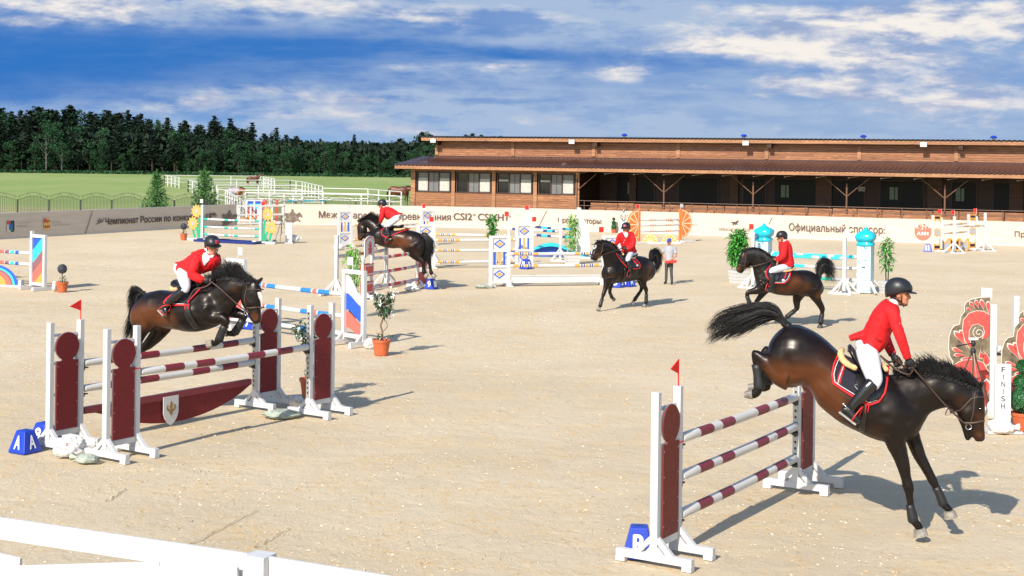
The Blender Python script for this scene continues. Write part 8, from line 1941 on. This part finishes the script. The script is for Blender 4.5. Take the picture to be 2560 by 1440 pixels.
# ============ small horses in the paddocks
def far_horse(px, py, D, deg, label, graze, coat, blanket=None, s=1.0):
    r = PD(px, py, D); base = V((r.x, r.y, 0)); fig = Fig(px, D, deg, (0, 0, 1)); fig.P = lambda a, z, lat=0.0: base+fig.h*a*s+V((0, 0, z*s))+fig.n*lat; fig.m = lambda r: r
    mb = MB(); rows(mb, fig, [(-.8, 1.3, -.82, 1.1, .1), (-.7, 1.5, -.7, .95, .22), (-.4, 1.55, -.4, .85, .28), (0, 1.5, 0, .82, .29), (.35, 1.55, .35, .85, .27), (.6, 1.5, .6, .95, .2), (.75, 1.3, .72, 1.1, .1)])
    nk = [(.45, 1.55, .65, 1.0, .17), (.75, 1.7, .9, 1.35, .12), (1.0, 1.95, 1.12, 1.7, .09)] if not graze else [(.5, 1.5, .6, 1.0, .16), (.9, 1.5, .85, 1.2, .12), (1.25, 1.35, 1.1, 1.15, .09)]
    hd = [(1.0, 2.0, 1.1, 1.75, .08), (1.3, 1.85, 1.2, 1.6, .08), (1.5, 1.6, 1.42, 1.5, .05)] if not graze else [(1.2, 1.4, 1.1, 1.2, .08), (1.45, 1.2, 1.3, 1.05, .08), (1.6, .95, 1.5, .9, .05)]
    rows(mb, fig, nk); rows(mb, fig, hd)
    for a, la in ((-.6, .13), (-.72, -.13), (.5, .13), (.62, -.13)):
        for P in ([(a, 1.1, .14), (a+(.02 if a > 0 else -.05), .75, .08), (a+(0 if a > 0 else -.1), .5, .06), (a, .25, .035), (a, .1, .05), (a+.02, .02, .05)],):
            limb(mb, fig, P, la, .9)
    o = remesh(mb, .04, 2).build('horse', coat, None, smooth=True, origin=base, label=label, cat='horse', group=None)
    t = MB(); t.tube([fig.P(-.82, 1.35), fig.P(-.95, 1.0), fig.P(-.92, .5)], [.05, .07, .02], 6); t.build('tail', HAIR, o, smooth=True, world=True)
    m_ = MB(); pts = [fig.P(.5, 1.6), fig.P(.78, 1.75), fig.P(1.02, 2.02)] if not graze else [fig.P(.55, 1.55), fig.P(.9, 1.55), fig.P(1.22, 1.42)]; m_.tube(pts, [.05, .06, .04], 6); m_.build('mane', HAIR, o, smooth=True, world=True)
    if blanket:
        b = MB(); rows(b, fig, [(-.72, 1.54, -.72, .92, .25), (-.4, 1.59, -.4, .8, .31), (0, 1.54, 0, .78, .32), (.35, 1.59, .35, .8, .3), (.6, 1.54, .6, .9, .23)]); b.build('blanket', blanket, o, smooth=True, world=True)
BAYF = mat('red_bay_coat', (.13, .035, .014), .5, .25, 3)
far_horse(633, 440, 172, 10, 'chestnut horse standing in the far white paddock', False, BAYF, None, .8)
far_horse(998, 490, 113, -8, 'brown horse walking behind the fence beside the stable corner', True, BAYF)
far_horse(588, 490, 112, -35, 'horse in a pale blanket behind the fence above the white gate', True, mat('chestnut_coat', (.3, .1, .04), .5), mat('pale_blanket', (.35, .3, .33), .85, .3, 3), .85)

# ============ boy standing with hands joined
def boy():
    fig = Fig(1672, 46.0, 190, (1480, 520, 9.143)); lz = lambda x, y: (x, y)
    base = V2(G(1672, 710)); S = 1.44/1.75; yaw = math.radians(-112)
    M0 = Matrix.Translation(base) @ Matrix.Rotation(yaw, 4, 'Z') @ Matrix.Scale(S, 4)
    def R(L, mb, axis='z'):
        rs = [[M0 @ p for p in ering(V((x, y, z)), V((0, 1, 0))*hy, V((1, 0, 0))*hx, 16)] for x, y, z, hx, hy in L]; mb.rings(smooth_rows(rs, 2))
    def Tb(P, r, mb): mb.tube([M0 @ V(p) for p in P], [q*S for q in r], 10)
    body = MB(); Mh = M0 @ Matrix.Translation((.02, 0, 1.63)) @ Matrix.Rotation(.12, 4, 'Y') @ Matrix.Rotation(-.25, 4, 'Z'); add_head(body, Mh)
    R([(0, 0, .85, .1, .15), (0, 0, 1.0, .1, .15), (.0, 0, 1.2, .11, .16), (.0, 0, 1.38, .11, .19), (-.01, 0, 1.45, .07, .12), (0, 0, 1.5, .05, .055), (.01, 0, 1.57, .05, .05)], body)
    armP = {}
    for s in (1, -1):
        P = [(-.01, s*.19, 1.41), (-.02, s*.25, 1.25), (.0, s*.28, 1.1), (.1, s*.17, .98), (.2, s*.05, .90)]; Tb(P, [.05, .047, .04, .036, .026], body)
        hd_ = MB(); hand(body, M0 @ V((.2, s*.045, .90)), (M0.to_3x3() @ V((.35, -s*.75, -.5))), M0.to_3x3() @ V((.5, 0, -.6)), M0.to_3x3() @ V((1, 0, 0)), .8)
        Tb([(0, s*.09, .88), (.02, s*.1, .5), (-.01, s*.11, .1)], [.075, .05, .035], body)
    o = remesh(body, .012, 2).build('person', SKIN, None, smooth=True, origin=base, label='boy in a grey t-shirt and blue cap standing with joined hands behind the trotting horse', cat='person')
    c = MB(); R([(0, 0, .84, .12, .175), (0, 0, 1.0, .12, .165), (0, 0, 1.2, .125, .175), (0, 0, 1.36, .125, .2), (-.01, 0, 1.45, .08, .14), (0, 0, 1.49, .06, .07)], c)
    for s in (1, -1): Tb([(-.01, s*.17, 1.42), (-.02, s*.23, 1.3), (-.01, s*.27, 1.19)], [.075, .07, .065], c)
    remesh(c, .014, 2).build('t_shirt', mat('grey_tshirt', (.36, .36, .39), .85, .08, 6, .2), o, smooth=True, world=True)
    c = MB(); R([(0, 0, .9, .115, .165), (0, 0, .8, .11, .16), (0, 0, .72, .09, .12)], c)
    for s in (1, -1): Tb([(0, s*.085, .84), (.01, s*.09, .65), (.02, s*.1, .48), (-.01, s*.11, .25), (-.01, s*.12, .08)], [.09, .078, .06, .058, .05], c)
    remesh(c, .014, 2).build('trousers', mat('dark_grey_trousers', (.06, .058, .056), .85, .1, 6, .2), o, smooth=True, world=True)
    for s in (1, -1): c = MB(); Tb([(-.06, s*.12, .05), (.02, s*.125, .06), (.1, s*.135, .045), (.16, s*.14, .035)], [.04, .05, .043, .025], c); c.build('shoe', mat('dark_shoe', (.03, .03, .04), .6), o, smooth=True, world=True)
    c = MB(); c.rings([[Mh @ p for p in ering(V((-.005, 0, z)), V((0, 1, 0))*hy, V((1, 0, 0))*hx, 16)] for z, hx, hy in ((.035, .105, .083), (.06, .108, .086), (.1, .1, .08), (.13, .06, .05))]); cp = c.build('cap', mat('blue_cap', (.02, .07, .5), .7), o, smooth=True, world=True)
    c = MB(); c.rings([[Mh @ p for p in ering(V((.12, 0, z)), V((0, 1, 0))*.065, V((1, 0, 0))*.065, 14)] for z in (.036, .044)]); c.build('visor', mat('blue_cap', (.02, .07, .5)), cp, smooth=False, world=True)
    head_parts(o, Mh, False, True)
    f_ = thing('folded_flag', 'small red flag held low by the boy in the grey t-shirt', 'flag', base+V((0, 0, .7)), yaw); c = MB(); c.add([(.2, -.05, .04), (.2, .32, .09), (.26, .3, .0), (.24, -.08, -.02), (.19, -.05, .035), (.19, .32, .085), (.25, .3, -.005), (.23, -.08, -.025)], [(0, 1, 2, 3), (7, 6, 5, 4), (0, 4, 5, 1), (1, 5, 6, 2), (2, 6, 7, 3), (3, 7, 4, 0)]); c.build('cloth', FLAGR, f_); c = MB(); c.tube([(.22, -.1, -.02), (.22, -.32, -.02)], .008, 5); c.build('stick', WHITE, f_)
boy()
